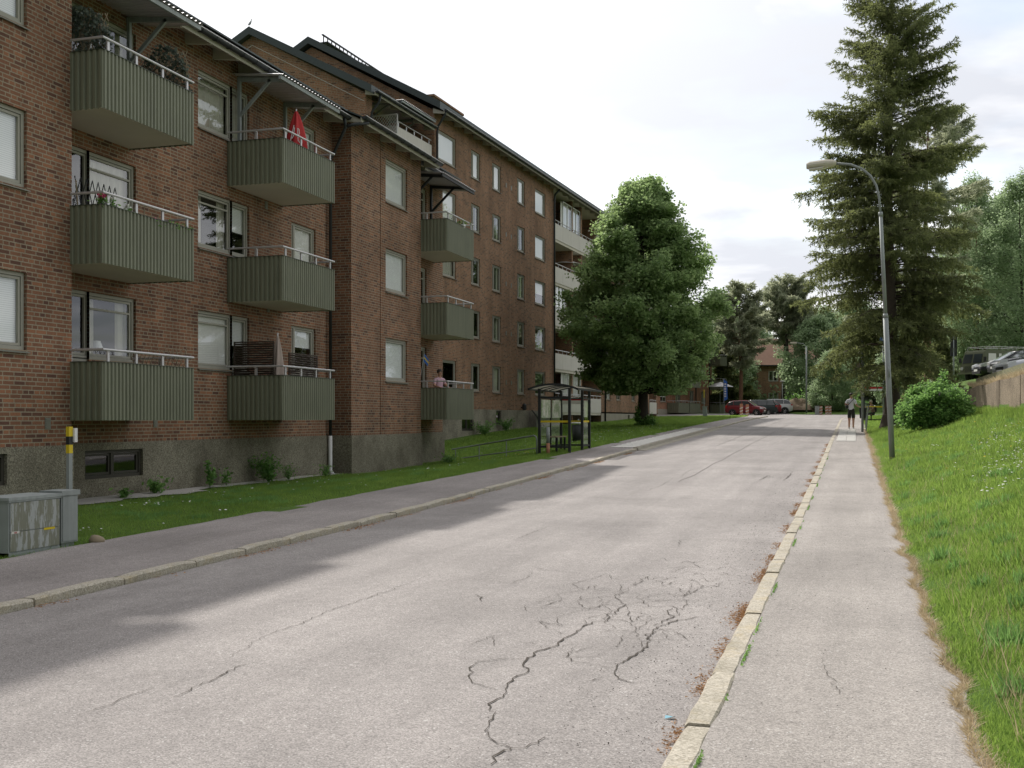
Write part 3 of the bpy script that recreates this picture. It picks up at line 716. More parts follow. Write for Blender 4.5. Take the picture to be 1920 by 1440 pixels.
for i, s_ in enumerate(LV):
    window(A, xL, 13.95, 15.76, s_, s_+WH, 'blind', mull=None)
    window(A, 0, 17.55, 19.9, s_-.0, s_+WH, [('pink', 'sides'), ('none', 'curtain'), ('none', 'sides')][i], mull=18.45, transom=('r', s_+WH*.76), sill=False)
    window(A, 0, 22.2, 24.45, s_, s_+WH, [('roller', 'half'), ('sides', 'half'), ('curtain', 'curtain')][i], mull=23.65, transom=('l', s_+WH*.8))
    window(A, 0, 26.6, 28.0, s_, s_+WH, ['half', 'roller', 'blind'][i], mull=26.85)
    window(A, xP-.02, 31.5, 33.22, s_, s_+WH, 'blind')
    window(A, 0, 35.0, 36.4, s_-.9, s_+WH, 'sides', transom=('l', s_+WH*.72), sill=False, name='balcony_door', door=1)
    for a, b in ((17.55, 18.42), (23.65, 24.45)): 
        d = MB(); frame_rect(d, -.06, a, b, s_-.95, s_+.02, .07, .07); d.box(-.10, -.07, a+.07, b-.07, s_-.88, s_-.03); d.build('balcony_door', M['frame'], A)
window(A, xL+.025, 13.9, 15.27, .5, 1.02, 'none', mull=14.6, fm='frame_dk', sill=False, name='basement_window'); window(A, .03, 18.25, 20.1, .42, .98, 'none', mull=19.15, fm='frame_dk', sill=False, name='basement_window'); window(A, .03, 35.2, 35.9, .05, 1.0, 'none', fm='frame_dk', sill=False, name='basement_window')
XB = 1.50
for zt in (2.61, 5.40, 8.15):
    balcony(A, 0.0, XB, 16.86, 19.72, zt); balcony(A, 0, XB, 23.4, 26.12, zt); balcony(A, 0, XB, 34.42, 37.1, zt)
canopy(A, 0, 1.40, 16.95, 20.2, 9.82, braces=(17.1, 19.62)); canopy(A, 0, 1.33, 23.65, 26.85, 9.85, braces=(23.92, 26.2)); canopy(A, 0, 1.35, 34.45, 37.75, 9.8, braces=(34.7, 36.75), mt='black')
pipe_part(A, [(.70, 28.35, 9.95), (.72, 28.4, 9.7), (.35, 28.62, 9.25), (.12, 28.68, 8.9), (.11, 28.68, 1.1)]); pipe_part(A, [(.11, 28.68, 1.12), (.11, 28.68, .15), (.2, 28.68, .02)], .055, 'white')
pipe_part(A, [(1.18, 28.9, 9.9), (.95, 28.55, 9.8), (.72, 28.4, 9.72)])
for y, z, x in ((19.75+.75, 1.42, 0), (16.2, 1.42, xL), (25.2, 6.9, 0), (25.3, 4.3, 0)):
    v = MB(); v.box(x, x+.012, y, y+.14, z, z+.2)
    for k in range(5): v.box(x+.012, x+.02, y+.015, y+.125, z+.02+k*.035, z+.038+k*.035)
    v.build('air_vent', M['sill'], A)
A_KIDS = list(A.children)
for c in A_KIDS: pass

# ------------------------------------------------------------------ tall building (five storeys)
a27 = R(2.7)
B = thing('apartment_building', 'tall five-storey brick block with white loggia parapets behind the bus shelter', 'apartment building', (-19.0, 49.7, 1.0), -a27)
def bz(z): return z-1.0+1.7        # eye-relative heights to local z
TOPS = [2.85, 5.6, 8.35, 11.1, 13.85]; BH = 1.42
cols = [(.5, 2.7, 'a'), (4.72, 6.0, 'b'), (7.8, 9.18, 'c'), (11.85, 13.2, 'd'), (15.1, 17.1, 'e')]
ops = [(a, b, bz(t-BH), bz(t)) for t in TOPS for a, b, _ in cols]
colsR = [(31.6, 33.0), (34.7, 36.0), (39.7, 40.9), (43.0, 44.3)]
opsr = [(a, b, bz(t-BH), bz(t)) for t in TOPS for a, b in colsR]
PB = bz(.49); TB = bz(14.62); L0, L1 = 18.75, 30.2; BE = 49.5
b_ = MB(); wall_x(b_, 0, 0, L0, PB, TB, ops); wall_x(b_, 0, L1, 46.1, PB, TB, opsr); wall_x(b_, 0, 48.9, BE, PB, TB)
wall_x(b_, -1.5, 46.1, 48.9, -1, TB); wall_y(b_, 46.1, -1.5, 0, -1, TB); wall_y(b_, 48.9, -1.5, 0, -1, TB)
RB = -6.6; HB = bz(18.35)
wall_y(b_, 0, -2.2, 0, PB, TB); b_.add([(0, 0, TB), (2*RB, 0, TB), (2*RB, 0, 0), (-2.2, 0, 0), (-2.2, 0, TB)], [(0, 4, 1)]); b_.add([(0, 0, TB), (2*RB, 0, TB), (RB, 0, HB)], [(0, 2, 1)])
wall_y(b_, 0, 2*RB, -2.2, 0, TB); wall_y(b_, BE, 2*RB, 0, -1, TB); b_.add([(0, BE, TB), (2*RB, BE, TB), (RB, BE, HB)], [(0, 2, 1)])
b_.quad((2*RB, 0, 0), (2*RB, BE, 0), (2*RB, BE, TB), (2*RB, 0, TB))
# loggia recess: back wall, cheeks, dividers
lops = [(y, y+2.6, bz(t-2.0), bz(t)) for t in TOPS for y in (19.6, 26.6)]
wall_x(b_, -1.7, L0, L1, -1, TB, lops, rev=.06); wall_y(b_, L0, -1.7, 0, -1, TB); wall_y(b_, L1, -1.7, 0, -1, TB)
for y in (23.2, 25.4): b_.box(-1.7, -.12, y, y+.25, -1, TB)
b_.build('wall', M['brickB'], B, fix=False)
fl = MB()
for t in TOPS: fl.box(-1.7, -.02, L0+.01, L1-.01, bz(t-2.42)-.18, bz(t-2.42))
fl.box(-1.7, .0, L0+.01, L1-.01, TB-.06, TB-.001); fl.build('loggia_floor', M['conc_pale'], B)
p_ = MB(); pops = [(a, b, bz(-.62), bz(.28)) for a, b in ((3.4, 5.0),)]+[(8.3, 9.1, bz(-.35), bz(.44))]
wall_x(p_, .03, -.02, L0, -2.5, PB, pops, rev=.2); wall_y(p_, -.02, -6, .03, -2.5, PB); p_.quad((-.03, 0, PB), (.03, 0, PB), (.03, L0, PB), (-.03, L0, PB))
p_.build('plinth', M['pebbleB'], B, fix=False)
p_ = MB(); wall_x(p_, .03, L1, 46.1, -2.5, PB-.1, [(38.3, 38.9, bz(-.2), bz(.3))]); wall_x(p_, .03, 48.9, BE, -2.5, PB-.1); wall_y(p_, L1, -1.7, .03, -2.5, PB-.1); p_.quad((-.03, L1, PB-.1), (.03, L1, PB-.1), (.03, 46, PB-.1), (-.03, 46, PB-.1)); p_.build('plinth', M['concrete'], B, fix=False)
window(B, .03, 3.4, 5.0, bz(-.62), bz(.28), 'none', mull=4.2, fm='frame_dk', sill=False, name='basement_window'); window(B, .03, 8.3, 9.1, bz(-.35), bz(.44), 'none', fm='frame_dk', sill=False, name='basement_window')
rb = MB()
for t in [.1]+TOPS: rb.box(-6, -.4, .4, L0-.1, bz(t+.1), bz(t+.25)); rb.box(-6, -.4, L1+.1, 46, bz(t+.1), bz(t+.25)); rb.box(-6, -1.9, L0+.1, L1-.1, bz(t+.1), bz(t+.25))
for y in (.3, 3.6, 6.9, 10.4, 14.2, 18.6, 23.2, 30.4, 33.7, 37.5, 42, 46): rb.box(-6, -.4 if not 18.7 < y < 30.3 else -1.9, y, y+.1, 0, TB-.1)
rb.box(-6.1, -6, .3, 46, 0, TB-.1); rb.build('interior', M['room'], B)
sty = ['blind', 'roller', 'sides', 'half', 'curtain', 'none']
for i, t in enumerate(TOPS):
    for j, (a, b, n_) in enumerate(cols):
        st = 'roller' if (i == 4 or (i == 3 and n_ in 'ae')) else WIN_RND.choice(['sides', 'curtain', 'half', 'sides', 'none'])
        window(B, 0, a, b, bz(t-BH), bz(t), st, mull=None if n_ in 'ae' else a+.38, detail=True)
    for a, b in colsR: window(B, 0, a, b, bz(t-BH), bz(t), WIN_RND.choice(['roller', 'blind', 'sides']), mull=(a+b)/2, detail=False)
    for y in (19.6, 26.6): window(B, -1.7, y, y+2.6, bz(t-2.0), bz(t), WIN_RND.choice(['sides', 'curtain', 'half']), mull=y+1.7, sill=False, detail=False, name='balcony_door')
    for y in (9.9, 10.75):
        v = MB(); v.box(0, .015, y, y+.16, bz(t-.95), bz(t-.7)); v.build('air_vent', M['sill'], B)
    # long white parapet with rail
    zt = bz(t-1.43)
    pz = MB(); n = 6
    for k in range(n): pz.box(-.08, .02, L0+.02+(L1-L0-.04)*k/n, L0+.02+(L1-L0-.04)*(k+1)/n-.012, zt-1.0, zt)
    po = pz.build('loggia_parapet', M['white_panel'], B)
    r_ = MB(); r_.tube([(.0, L0+.05, zt+.2), (.0, L1-.05, zt+.2)], .028, 6)
    for k in range(13): y = L0+.15+(L1-L0-.3)*k/12; r_.box(-.035, -.005, y-.025, y+.025, zt-.1, zt+.19)
    r_.build('railing', M['alu'], po)
    pz = MB(); pz.box(-.08, .05, 46.15, 48.85, zt-1.0, zt); po = pz.build('loggia_parapet', M['white_panel'], B); r_ = MB(); r_.tube([(.0, 46.2, zt+.2), (.0, 48.8, zt+.2)], .028, 6)
    for k in range(5): y = 46.3+2.4*k/4; r_.box(-.035, -.005, y-.025, y+.025, zt-.1, zt+.19)
    r_.build('railing', M['alu'], po)
def glazing(y0, y1, z0, z1, n):
    g_ = MB(); frame_rect(g_, -.12, y0, y1, z0, z1, .06, .05)
    for k in range(1, n): y = y0+(y1-y0)*k/n; g_.box(-.17, -.12, y-.03, y+.03, z0, z1)
    o = g_.build('loggia_glazing', M['white'], B); p = MB(); p.quad((-.15, y0, z0), (-.15, y1, z0), (-.15, y1, z1), (-.15, y0, z1)); p.build('pane', M['glass'], o, fix=False)
    c = MB(); c.quad((-.3, y0, z0), (-.3, y1, z0), (-.3, y1, z1), (-.3, y0, z1)); c.build('blind', M['rollerblind'], o, fix=False)
glazing(21.2, 25.2, bz(12.42), bz(14.2), 4); glazing(L0+.1, 21.9, bz(6.9), bz(8.9), 4)
glazing(21.3, 25.3, bz(1.5), bz(3.35), 4)
# roofs with deep verges
def gable_roof(root, xr, hz, xe, ze, y0, y1, th=.34):
    m_ = MB(); s0 = (hz-ze)/(xe-xr); xe2 = 2*xr-xe
    m_.prism([(xe, ze), (xr, hz), (xe2, ze), (xe2, ze-th), (xr, hz-th), (xe, ze-th)], 1, y0, y1)
    o = m_.build('roof', M['roof'], root); return o
Br = gable_roof(B, RB, HB+.42, .45, TB+.30, -.35, BE+.3)
c_ = MB(); c_.box(-7.0, -4.7, 10.6, 15.0, HB-1.6, HB+.25); c_.box(-7.1, -4.6, 10.5, 15.1, HB+.25, HB+.37); c_.build('chimney', M['brickB'], Br)
w_ = MB()
for k in range(22): y = 1.2+k*.42; w_.box(-6.63, -6.58, y, y+.03, HB+.4, HB+.95)
w_.box(-6.66, -6.56, 1.1, 10.2, HB+.95, HB+1.0); w_.box(-6.9, -6.3, 1.1, 10.2, HB+.55, HB+.6); w_.build('roof_walkway', M['black'], Br)
eave(B, 0, .6, -.2, BE, bz(14.45)-.02, step=1.3)
pipe_part(B, [(.62, -.1, TB-.05), (.6, -.1, TB-.3), (.15, .1, TB-.75), (.1, .12, TB-1.0), (.1, .12, -.4)], .055); pipe_part(B, [(.62, L0-.1, TB-.0), (.15, L0-.12, TB-.5), (.1, L0-.12, TB-.8), (.1, L0-.12, -.3)], .06); pipe_part(B, [(.1, L1+.9, TB-.4), (.1, L1+.9, -.2)], .06)
# lower wing with its own gable
TA = bz(13.7); HA = bz(16.72); RA = -5.8; w = MB(); G0 = -6.5
wall_y(w, G0, 2*RA-.3, -.3, -2, TA); w.add([(-.3, G0, TA), (2*RA+.3, G0, TA), (RA, G0, HA)], [(0, 1, 2)])
wall_x(w, -.3, G0, -5.9, -2, TA); wall_y(w, -5.9, -1.9, -.3, -2, TA); wall_x(w, -1.9, -5.9, 0, -2, TA, [(-5.2, -2.9, bz(t-2.1), bz(t)) for t in TOPS])
w.build('wall', M['brickB'], B, fix=False)
vb = MB(); vb.beam((-.35, G0-.02, TA-.35), (RA, G0-.02, HA-.42), .01, .02); vb.beam((2*RA+.3, G0-.02, TA-.35), (RA, G0-.02, HA-.42), .01, .02); vb.build('gable_joint', M['white_panel'], B)
for t in TOPS:
    window(B, -1.9, -5.2, -2.9, bz(t-2.1), bz(t), 'sides', mull=-3.7, sill=False, detail=False, name='balcony_door')
    zt = bz(t-.92); q = MB(); q.box(-1.9, .0, -4.0, -.12, zt-1.05, zt-.9); o = q.build('balcony', M['conc_pale'], B); q = MB(); q.box(-.15, -.08, -4.0, -.12, zt-1.0, zt); q.box(-1.88, -.15, -4.0, -3.94, zt-1.0, zt); q.build('parapet_sheet', M['white_panel'], o); rail_uv(None, o, -1.8, -.08, -3.9, -.2, zt, posts=5, left=False, right=False)
Bw = gable_roof(B, RA, HA+.32, .12, TA+.22, G0-.3, -.36, .33)
canopy(B, -1.9, .30, -4.1, -.4, bz(14.05), drop=.05, braces=(-3.95, -1.0))
eave(B, -.3, .2, G0-.1, -.4, TA-.1, step=1.2)
pipe_part(B, [(.25, -6.2, TA-.05), (.2, -6.2, TA-.35), (-.15, -6.2, TA-.75), (-.2, -6.2, TA-1.0), (-.2, -6.2, 0)], .05)
# ------------------------------------------------------------------ far building C
C_ = thing('apartment_building', 'far three-storey orange-brown brick block with green balconies, behind the maple tree', 'apartment building', (-16.2, 128, 2.4), R(-11))
def cz(z): return z-2.4+1.7
ct = [3.1, 5.85, 8.6]; w = MB(); co = []
ccols = [(-14.2, -12.4), (-9.6, -8.0), (-5.0, -3.6), (-1.0, .6)]
co = [(a, b, cz(t-1.35), cz(t)) for t in ct for a, b in ccols]
wall_x(w, 0, -24, 1.9, cz(1.0), cz(9.1), co); wall_y(w, 1.9, -1.2, 0, cz(1.0), cz(9.1)); wall_x(w, -1.2, 1.9, 6.5, cz(1), cz(9.1), [(3.2, 5.0, cz(t-2.1), cz(t)) for t in ct]); wall_y(w, 6.5, -11, -1.2, cz(-1), cz(9.1)); wall_y(w, -24, -11, 0, cz(-1), cz(9.1))
w.add([(0, -24, cz(9.1)), (-11, -24, cz(9.1)), (-5.5, -24, cz(12))], [(0, 1, 2)]); w.build('wall', M['brickC'], C_, fix=False)
p_ = MB(); wall_x(p_, .03, -24, 1.9, -2, cz(1.0)); wall_x(p_, -1.17, 1.9, 6.5, -2, cz(1.0)); p_.build('plinth', M['concrete'], C_, fix=False)
rb = MB(); rb.box(-6, -2.0, -23.8, 6.3, -1, cz(9.0)); rb.build('interior', M['room'], C_)
for t in ct:
    for a, b in ccols: window(C_, 0, a, b, cz(t-1.35), cz(t), WIN_RND.choice(['sides', 'half', 'curtain']), mull=(a+b)/2, detail=False)
    window(C_, -1.2, 3.2, 5.0, cz(t-2.1), cz(t), 'sides', mull=4.2, sill=False, detail=False, name='balcony_door')
    zt = cz(t-1.45); balcony(C_, 0, 1.3, -12.2, -8.9, zt, det=0); balcony(C_, 0, 1.3, -8.6, -5.2, zt, det=0); balcony(C_, -1.2, 1.25, 2.0, 4.6, zt, det=0)
m_ = MB(); m_.prism([(.8, cz(9.05)), (-5.5, cz(12.4)), (-11.8, cz(9.05)), (-11.8, cz(8.9)), (-5.5, cz(12.2)), (.8, cz(8.9))], 1, -24.5, 7); m_.build('roof', M['roof'], C_)
canopy(C_, -1.2, 1.6, 1.9, 5.4, cz(8.85), mt='black'); pipe_part(C_, [(.08, -11.9-3.6, cz(9)), (.08, -15.5, 0)], .06); pipe_part(C_, [(.08, -3.1, cz(9)), (.08, -3.1, 0)], .06); pipe_part(C_, [(.08, 1.75, cz(9)), (.08, 1.75, 0)], .06)
# ------------------------------------------------------------------ vegetation
def leaf_quads(P, size, up=.7, asp=1.0, seed=0, nrm=None):
    """P (n,3) leaf centres -> folded diamond leaves, two triangles each"""
    r = np.random.default_rng(seed); n = len(P)
    d = r.normal(size=(n, 3)); d[:, 2] *= .6; d[:, 2] -= .2; d /= np.linalg.norm(d, axis=1)[:, None]
    w = r.normal(size=(n, 3)); w[:, 2] += up*2; w -= d*(w*d).sum(1)[:, None]; w /= np.linalg.norm(w, axis=1)[:, None]
    s = np.cross(d, w); L = (size*r.uniform(.65, 1.35, n))[:, None]
    V = np.empty((n, 4, 3)); V[:, 0] = P-d*L*.5; V[:, 1] = P+s*L*.42*asp-w*L*.08; V[:, 2] = P+d*L*.5; V[:, 3] = P-s*L*.42*asp-w*L*.08
    F = np.arange(n*4).reshape(n, 4)
    return V.reshape(-1, 3), F
def envelope(t, tab): return np.interp(t, [a for a, _ in tab], [b for _, b in tab])
def broadleaf(name, label, cat, loc, H, zb, Rm, env, nleaf, lsize, lm, bm, seed, r0=.22, group=None, nlimb=46, clump=.45, flat=.75, per=9, lean=(0, 0), gap=.0, tri=False, tz=1.0):
    rr = random.Random(seed); rn = np.random.default_rng(seed)
    t = thing(name, label, cat, loc, rr.uniform(0, 6), group); tr = MB(); k = 12; pts = []
    for i in range(k+1):
        f = i/k; pts.append(Vector((lean[0]*f*f+.12*sin(f*5+seed)*f, lean[1]*f*f+.12*cos(f*4+seed)*f, H*.93*f-.25*(i == 0))))
    tr.tube(pts, [r0*(1.25 if i == 0 else 1)*(1-i/k)**.8+.012 for i in range(k+1)], 9)
    def trunk(z): f = max(0, min(1, z/(H*.93)))*k; i = min(k-1, int(f)); return pts[i].lerp(pts[i+1], f-i)
    cl = []
    for i in range(nlimb):
        f = (i+.5)/nlimb; zt = zb+(H-zb)*f; e = float(envelope(f, env))*Rm*rr.uniform(.72, 1.1); a = i*2.39996+rr.uniform(-.4, .4)
        rise = e*rr.uniform(.35, .8)*tz; z0 = max(zb*.75, zt-rise); s0 = trunk(z0); end = Vector((s0.x+cos(a)*e, s0.y+sin(a)*e, zt))
        if e < .5: end = Vector((s0.x+cos(a)*e, s0.y+sin(a)*e, min(zt+.3, H)))
        mid = s0.lerp(end, .5)+Vector((rr.gauss(0, .12), rr.gauss(0, .12), -e*.06*tz+rr.gauss(0, .1)))
        q = [s0, s0.lerp(mid, .5)+Vector((0, 0, -e*.02)), mid, mid.lerp(end, .55)+Vector((0, 0, e*.02)), end]
        rb_ = max(.02, r0*.42*(1-f)**.6*(.4+e/Rm*.6)); tr.tube(q, [rb_, rb_*.8, rb_*.58, rb_*.34, .008], 5)
        cl.append((end, 1.0))
        for j in range(per):
            g = rr.uniform(.28, 1.0); m = int(g*4); m = min(3, m); b0 = q[m].lerp(q[m+1], g*4-m)
            l = e*rr.uniform(.18, .42)*(1.15-g*.5)+.25; a2 = a+rr.choice((-1, 1))*rr.uniform(.35, 1.3); b1 = b0+Vector((cos(a2)*l, sin(a2)*l, l*rr.uniform(-.25, .6)))
            tr.tube([b0, b0.lerp(b1, .5)+Vector((0, 0, .05)), b1], [rb_*.3+.006, rb_*.18+.004, .004], 4); cl.append((b1, rr.uniform(.6, 1.1))); cl.append((b0.lerp(b1, .55), .6))
    tr.build('trunk', bm, t, smooth=True, fix=False)
    C = np.array([tuple(c) for c, _ in cl]); Wt = np.array([w for _, w in cl])
    if gap: keep = rn.random(len(C)) > gap; C = C[keep]; Wt = Wt[keep]
    idx = rn.choice(len(C), nleaf, p=Wt/Wt.sum()); sg = clump*(.55+.6*rn.random(len(C)))
    off = rn.normal(size=(nleaf, 3)); off /= (np.linalg.norm(off, axis=1)[:, None]+1e-6); off *= (rn.random(nleaf)**.45)[:, None]
    P = C[idx]+off*(sg[idx]*1.7)[:, None]*np.array([1, 1, flat]); P[:, 2] = np.maximum(P[:, 2], zb*.72)
    Vv, Ff = leaf_quads(P, lsize, seed=seed)
    ct_ = rn.random(len(C)); tint = np.clip(ct_[idx]*.55+rn.random(nleaf)*.45, 0, 1)
    npmesh('crown', Vv, Ff, lm, t, np.repeat(tint, 4))
    return t
def spike(P, D, L, w, rn):
    n = len(P); s = np.cross(D, rn.normal(size=(n, 3))); s /= (np.linalg.norm(s, axis=1)[:, None]+1e-6); L = L[:, None]; w = w[:, None]
    V = np.empty((n, 4, 3)); V[:, 0] = P-s*w*.3; V[:, 1] = P+D*L*.45-s*w; V[:, 2] = P+D*L; V[:, 3] = P+D*L*.45+s*w
    return V.reshape(-1, 3), np.arange(n*4).reshape(n, 4)
def conifer(name, label, loc, H, zb, Rm, nsp, seed, lm='leaf_spruce', bm='bark', r0=.3, group=None, droop=.35, sizes=(.16, .30), wid=.022, step=.42, env=None, nb=(5, 7), gap=.06, zj=.18, hang=.6):
    rr = random.Random(seed); rn = np.random.default_rng(seed); t = thing(name, label, 'tree', loc, rr.uniform(0, 6), group)
    tr = MB(); k = 14; pts = [Vector((.10*sin(i*.5+seed), .10*cos(i*.45+seed), H*i/k-.3*(i == 0))) for i in range(k+1)]
    tr.tube(pts, [r0*(1.5 if i == 0 else 1.0)*(1-i/k)**.85+.012 for i in range(k+1)], 11)
    if r0 > .25:
        tr.tube([Vector((0, 0, -.3)), Vector((0, 0, .15)), Vector((0, 0, .8))], [r0*1.9, r0*1.45, r0*.9], 11)
    segs = []; z = zb
    while z < H-.25:
        f = (z-zb)/(H-zb)
        for b in range(rr.randint(*nb)):
            if rr.random() < gap: continue
            L = Rm*(float(envelope(f, env)) if env else (1-f)**.72)*rr.uniform(.68, 1.14)+.18; a = rr.uniform(0, 2*pi); up = .55*f+.08
            p0 = Vector((0, 0, z+rr.uniform(-zj, zj))); dr = droop*rr.uniform(.55, 1.5); d = Vector((cos(a), sin(a), 0)); P = [p0]
            for q in (.25, .5, .75, 1.0):
                P.append(p0+d*L*q+Vector((0, 0, L*(up*q-dr*(q*q)*(1.1-f)+.16*max(0, q-.7)))))
            rb_ = .014+.034*(L/Rm)*(r0/.3); tr.tube(P, [rb_, rb_*.8, rb_*.55, rb_*.3, .006], 4)
            n2 = max(3, int(L/.21))
            for j in range(n2):
                g = .22+.78*(j+.5)/n2; m = min(3, int(g*4)); s0 = P[m].lerp(P[m+1], g*4-m); l2 = (L*.30*(1.12-g)+.22)*rr.uniform(.6, 1.3)
                for sd in (-1, 1):
                    a2 = a+sd*rr.uniform(.6, 1.15); s1 = s0+Vector((cos(a2)*l2, sin(a2)*l2, -l2*rr.uniform(.15, .75)*(1.15-f))); segs.append((s0, s1, rr.random()))
                if rr.random() < hang: segs.append((s0, s0+Vector((rr.gauss(0, .06), rr.gauss(0, .06), -l2*rr.uniform(.5, 1.1)*(.6+hang*.5))), rr.random()))
            segs.append((P[3], P[4]+d*.1, rr.random()))
        z += step*rr.uniform(.75, 1.25)*(1.0-.35*f)
    tr.build('trunk', M[bm], t, smooth=True, fix=False)
    A0 = np.array([tuple(s[0]) for s in segs]); A1 = np.array([tuple(s[1]) for s in segs]); tt = np.array([s[2] for s in segs]); Ln = np.linalg.norm(A1-A0, axis=1)
    idx = rn.choice(len(segs), nsp, p=Ln/Ln.sum()); u = rn.random(nsp)[:, None]; P = A0[idx]*(1-u)+A1[idx]*u; ax = (A1-A0)[idx]/Ln[idx][:, None]
    D = ax*.9+rn.normal(size=(nsp, 3))*.55; D /= np.linalg.norm(D, axis=1)[:, None]
    Vv, Ff = spike(P, D, rn.uniform(sizes[0], sizes[1], nsp), np.full(nsp, wid)*rn.uniform(.7, 1.4, nsp), rn)
    tint = np.clip(.6*tt[idx]+.3*rn.random(nsp)+.25*(u[:, 0]-.5), 0, 1); npmesh('crown', Vv, Ff, M[lm], t, np.repeat(tint, 4)); return t
ENV_M = [(0, .5), (.08, .82), (.2, .98), (.38, 1.0), (.54, .86), (.68, .70), (.82, .50), (.93, .28), (1, .06)]
ENV_B = [(0, .5), (.15, .85), (.4, 1), (.65, .85), (.85, .5), (1, .1)]
ENV_P = [(0, .45), (.25, .95), (.5, 1), (.75, .7), (1, .15)]
MX, MY = -11.5, 63.4
maple = broadleaf('maple_tree', 'dense round-crowned maple tree on the lawn behind the bus shelter', 'tree', (MX, MY, gz(MX, MY)), 13.9, 2.5, 3.95, ENV_M, 165000, .165, M['leaf_maple'], M['bark_dk'], 5, r0=.3, nlimb=84, clump=.42, per=11)
spruce = conifer('spruce_tree', 'tall spruce with brownish hanging branches behind the street lamp', (1.58, 52.6, gz(1.6, 52.6)), 21.3, 2.7, 3.95, 250000, 3, r0=.31, droop=.42, step=.40, env=[(0,.6),(.05,.76),(.115,.93),(.25,1),(.38,.88),(.51,.78),(.64,.68),(.765,.57),(.83,.46),(.9,.30),(1,.04)], gap=.2, sizes=(.10, .23), wid=.02, zj=.42, hang=1.0)
# small branches low on the spruce trunk's left
S1 = (4.7, 80); conifer('pine_tree', 'old pine behind the spruce, its reddish trunk and top branch showing to the right', (S1[0], S1[1], gz(*S1)), 19.8, 6.5, 4.0, 52000, 17, 'leaf_pine', 'bark_pine', .26, None, .12, (.2, .42), .035, .8, ENV_P, (3, 5), .1)
def px(pxx, z, gzv=None):
    u = (pxx-960)/2100; x = z*(-.2915+u*.9566); y = z*(.9566+u*.2915); return x, y
# hazel-green birches on the right behind the parked cars
first = None
spots = [(1832, 96, 18.5), (1878, 104, 19.6), (1915, 92, 18.0), (1790, 118, 17.5), (1958, 100, 19.5), (1850, 128, 22), (1925, 135, 25)]
LB = ['birch with pale trunk just right of the spruce, above the army truck', 'tallest birch above the parked black cars', 'birch at the right edge above the nearest parked car', 'smaller birch seen between spruce and truck', 'birch cut off by the right edge of the picture', 'birch standing behind the front row of birches', 'back birch whose top shows at the upper right edge']
for i, (p, z, h) in enumerate(spots):
    x, y = px(p, z)
    if i in (0, 1): t = broadleaf('birch_tree', LB[i], 'tree', (x, y, gz(x, y)), h, 3.2, 3.4, ENV_B, 42000, .17, M['leaf_birch'], M['bark_dk'] if i else M['bark_pine'], 21+i, r0=.17, nlimb=52, clump=.5, group='birches on the right behind the parking', flat=1.3, per=8, tz=1.5); first = first or t; last = t
    else:
        c = copy_tree(first if i % 2 else last); c.location = (x, y, gz(x, y)); c.rotation_euler[2] = i*1.3; s_ = h/(spots[0][2] if i % 2 else spots[1][2]); c.scale = (s_*1.05, s_*1.05, s_); c['label'] = LB[i]
# pines and firs across the far end
def addpine(p, z, h, zb, Rm, seed, label, n=34000, r0=.24, env=ENV_P): 
    x, y = px(p, z); return conifer('pine_tree', label, (x, y, gz(x, y)), h, zb, Rm, n, seed, 'leaf_pine', 'bark_pine' if seed % 2 else 'bark_dk', r0, 'pines at the far end of the road', .10, (.28, .55), .05, .75, env, (4, 6), .08)
pa = addpine(1388, 124, 14.4, 5.5, 3.1, 31, 'tall pine with straight trunk behind the red car')
pb = addpine(1476, 132, 14.6, 8.0, 3.6, 32, 'twin-trunk pine with a sparse top in front of the brown-roofed house', 36000, .26)
def cp(src, p, z, sc, rot, label, grp='trees at the far end of the road'):
    c = copy_tree(src); x, y = px(p, z); c.location = (x, y, gz(x, y)); c.rotation_euler[2] = rot; c.scale = (sc, sc, sc); c['label'] = label; c['group'] = grp; return c
cp(pb, 1470, 133.5, .93, 2.2, 'thinner of the two close pine trunks before the brown-roofed house')
bx = broadleaf('birch_tree', 'light green birch beside the far brick block end', 'tree', (*px(1345, 142), 2.6), 14.8, 2.5, 4.2, ENV_B, 36000, .26, M['leaf_birch'], M['bark_dk'], 41, r0=.16, nlimb=44, clump=.7, group='trees at the far end of the road', flat=1.2)
bx2 = broadleaf('broadleaf_tree', 'pale green young tree to the right of the twin pines', 'tree', (*px(1530, 128), 2.5), 10.5, 1.2, 3.9, ENV_B, 40000, .20, M['leaf_birch'], M['bark_dk'], 42, r0=.12, nlimb=44, clump=.6, group='trees at the far end of the road', gap=.25)
fir = conifer('spruce_tree', 'dark fir in the woods behind the red car', (*px(1380, 142), 2.7), 9.5, .6, 2.6, 36000, 43, r0=.16, group='trees at the far end of the road', sizes=(.3, .5), wid=.06, step=.5)
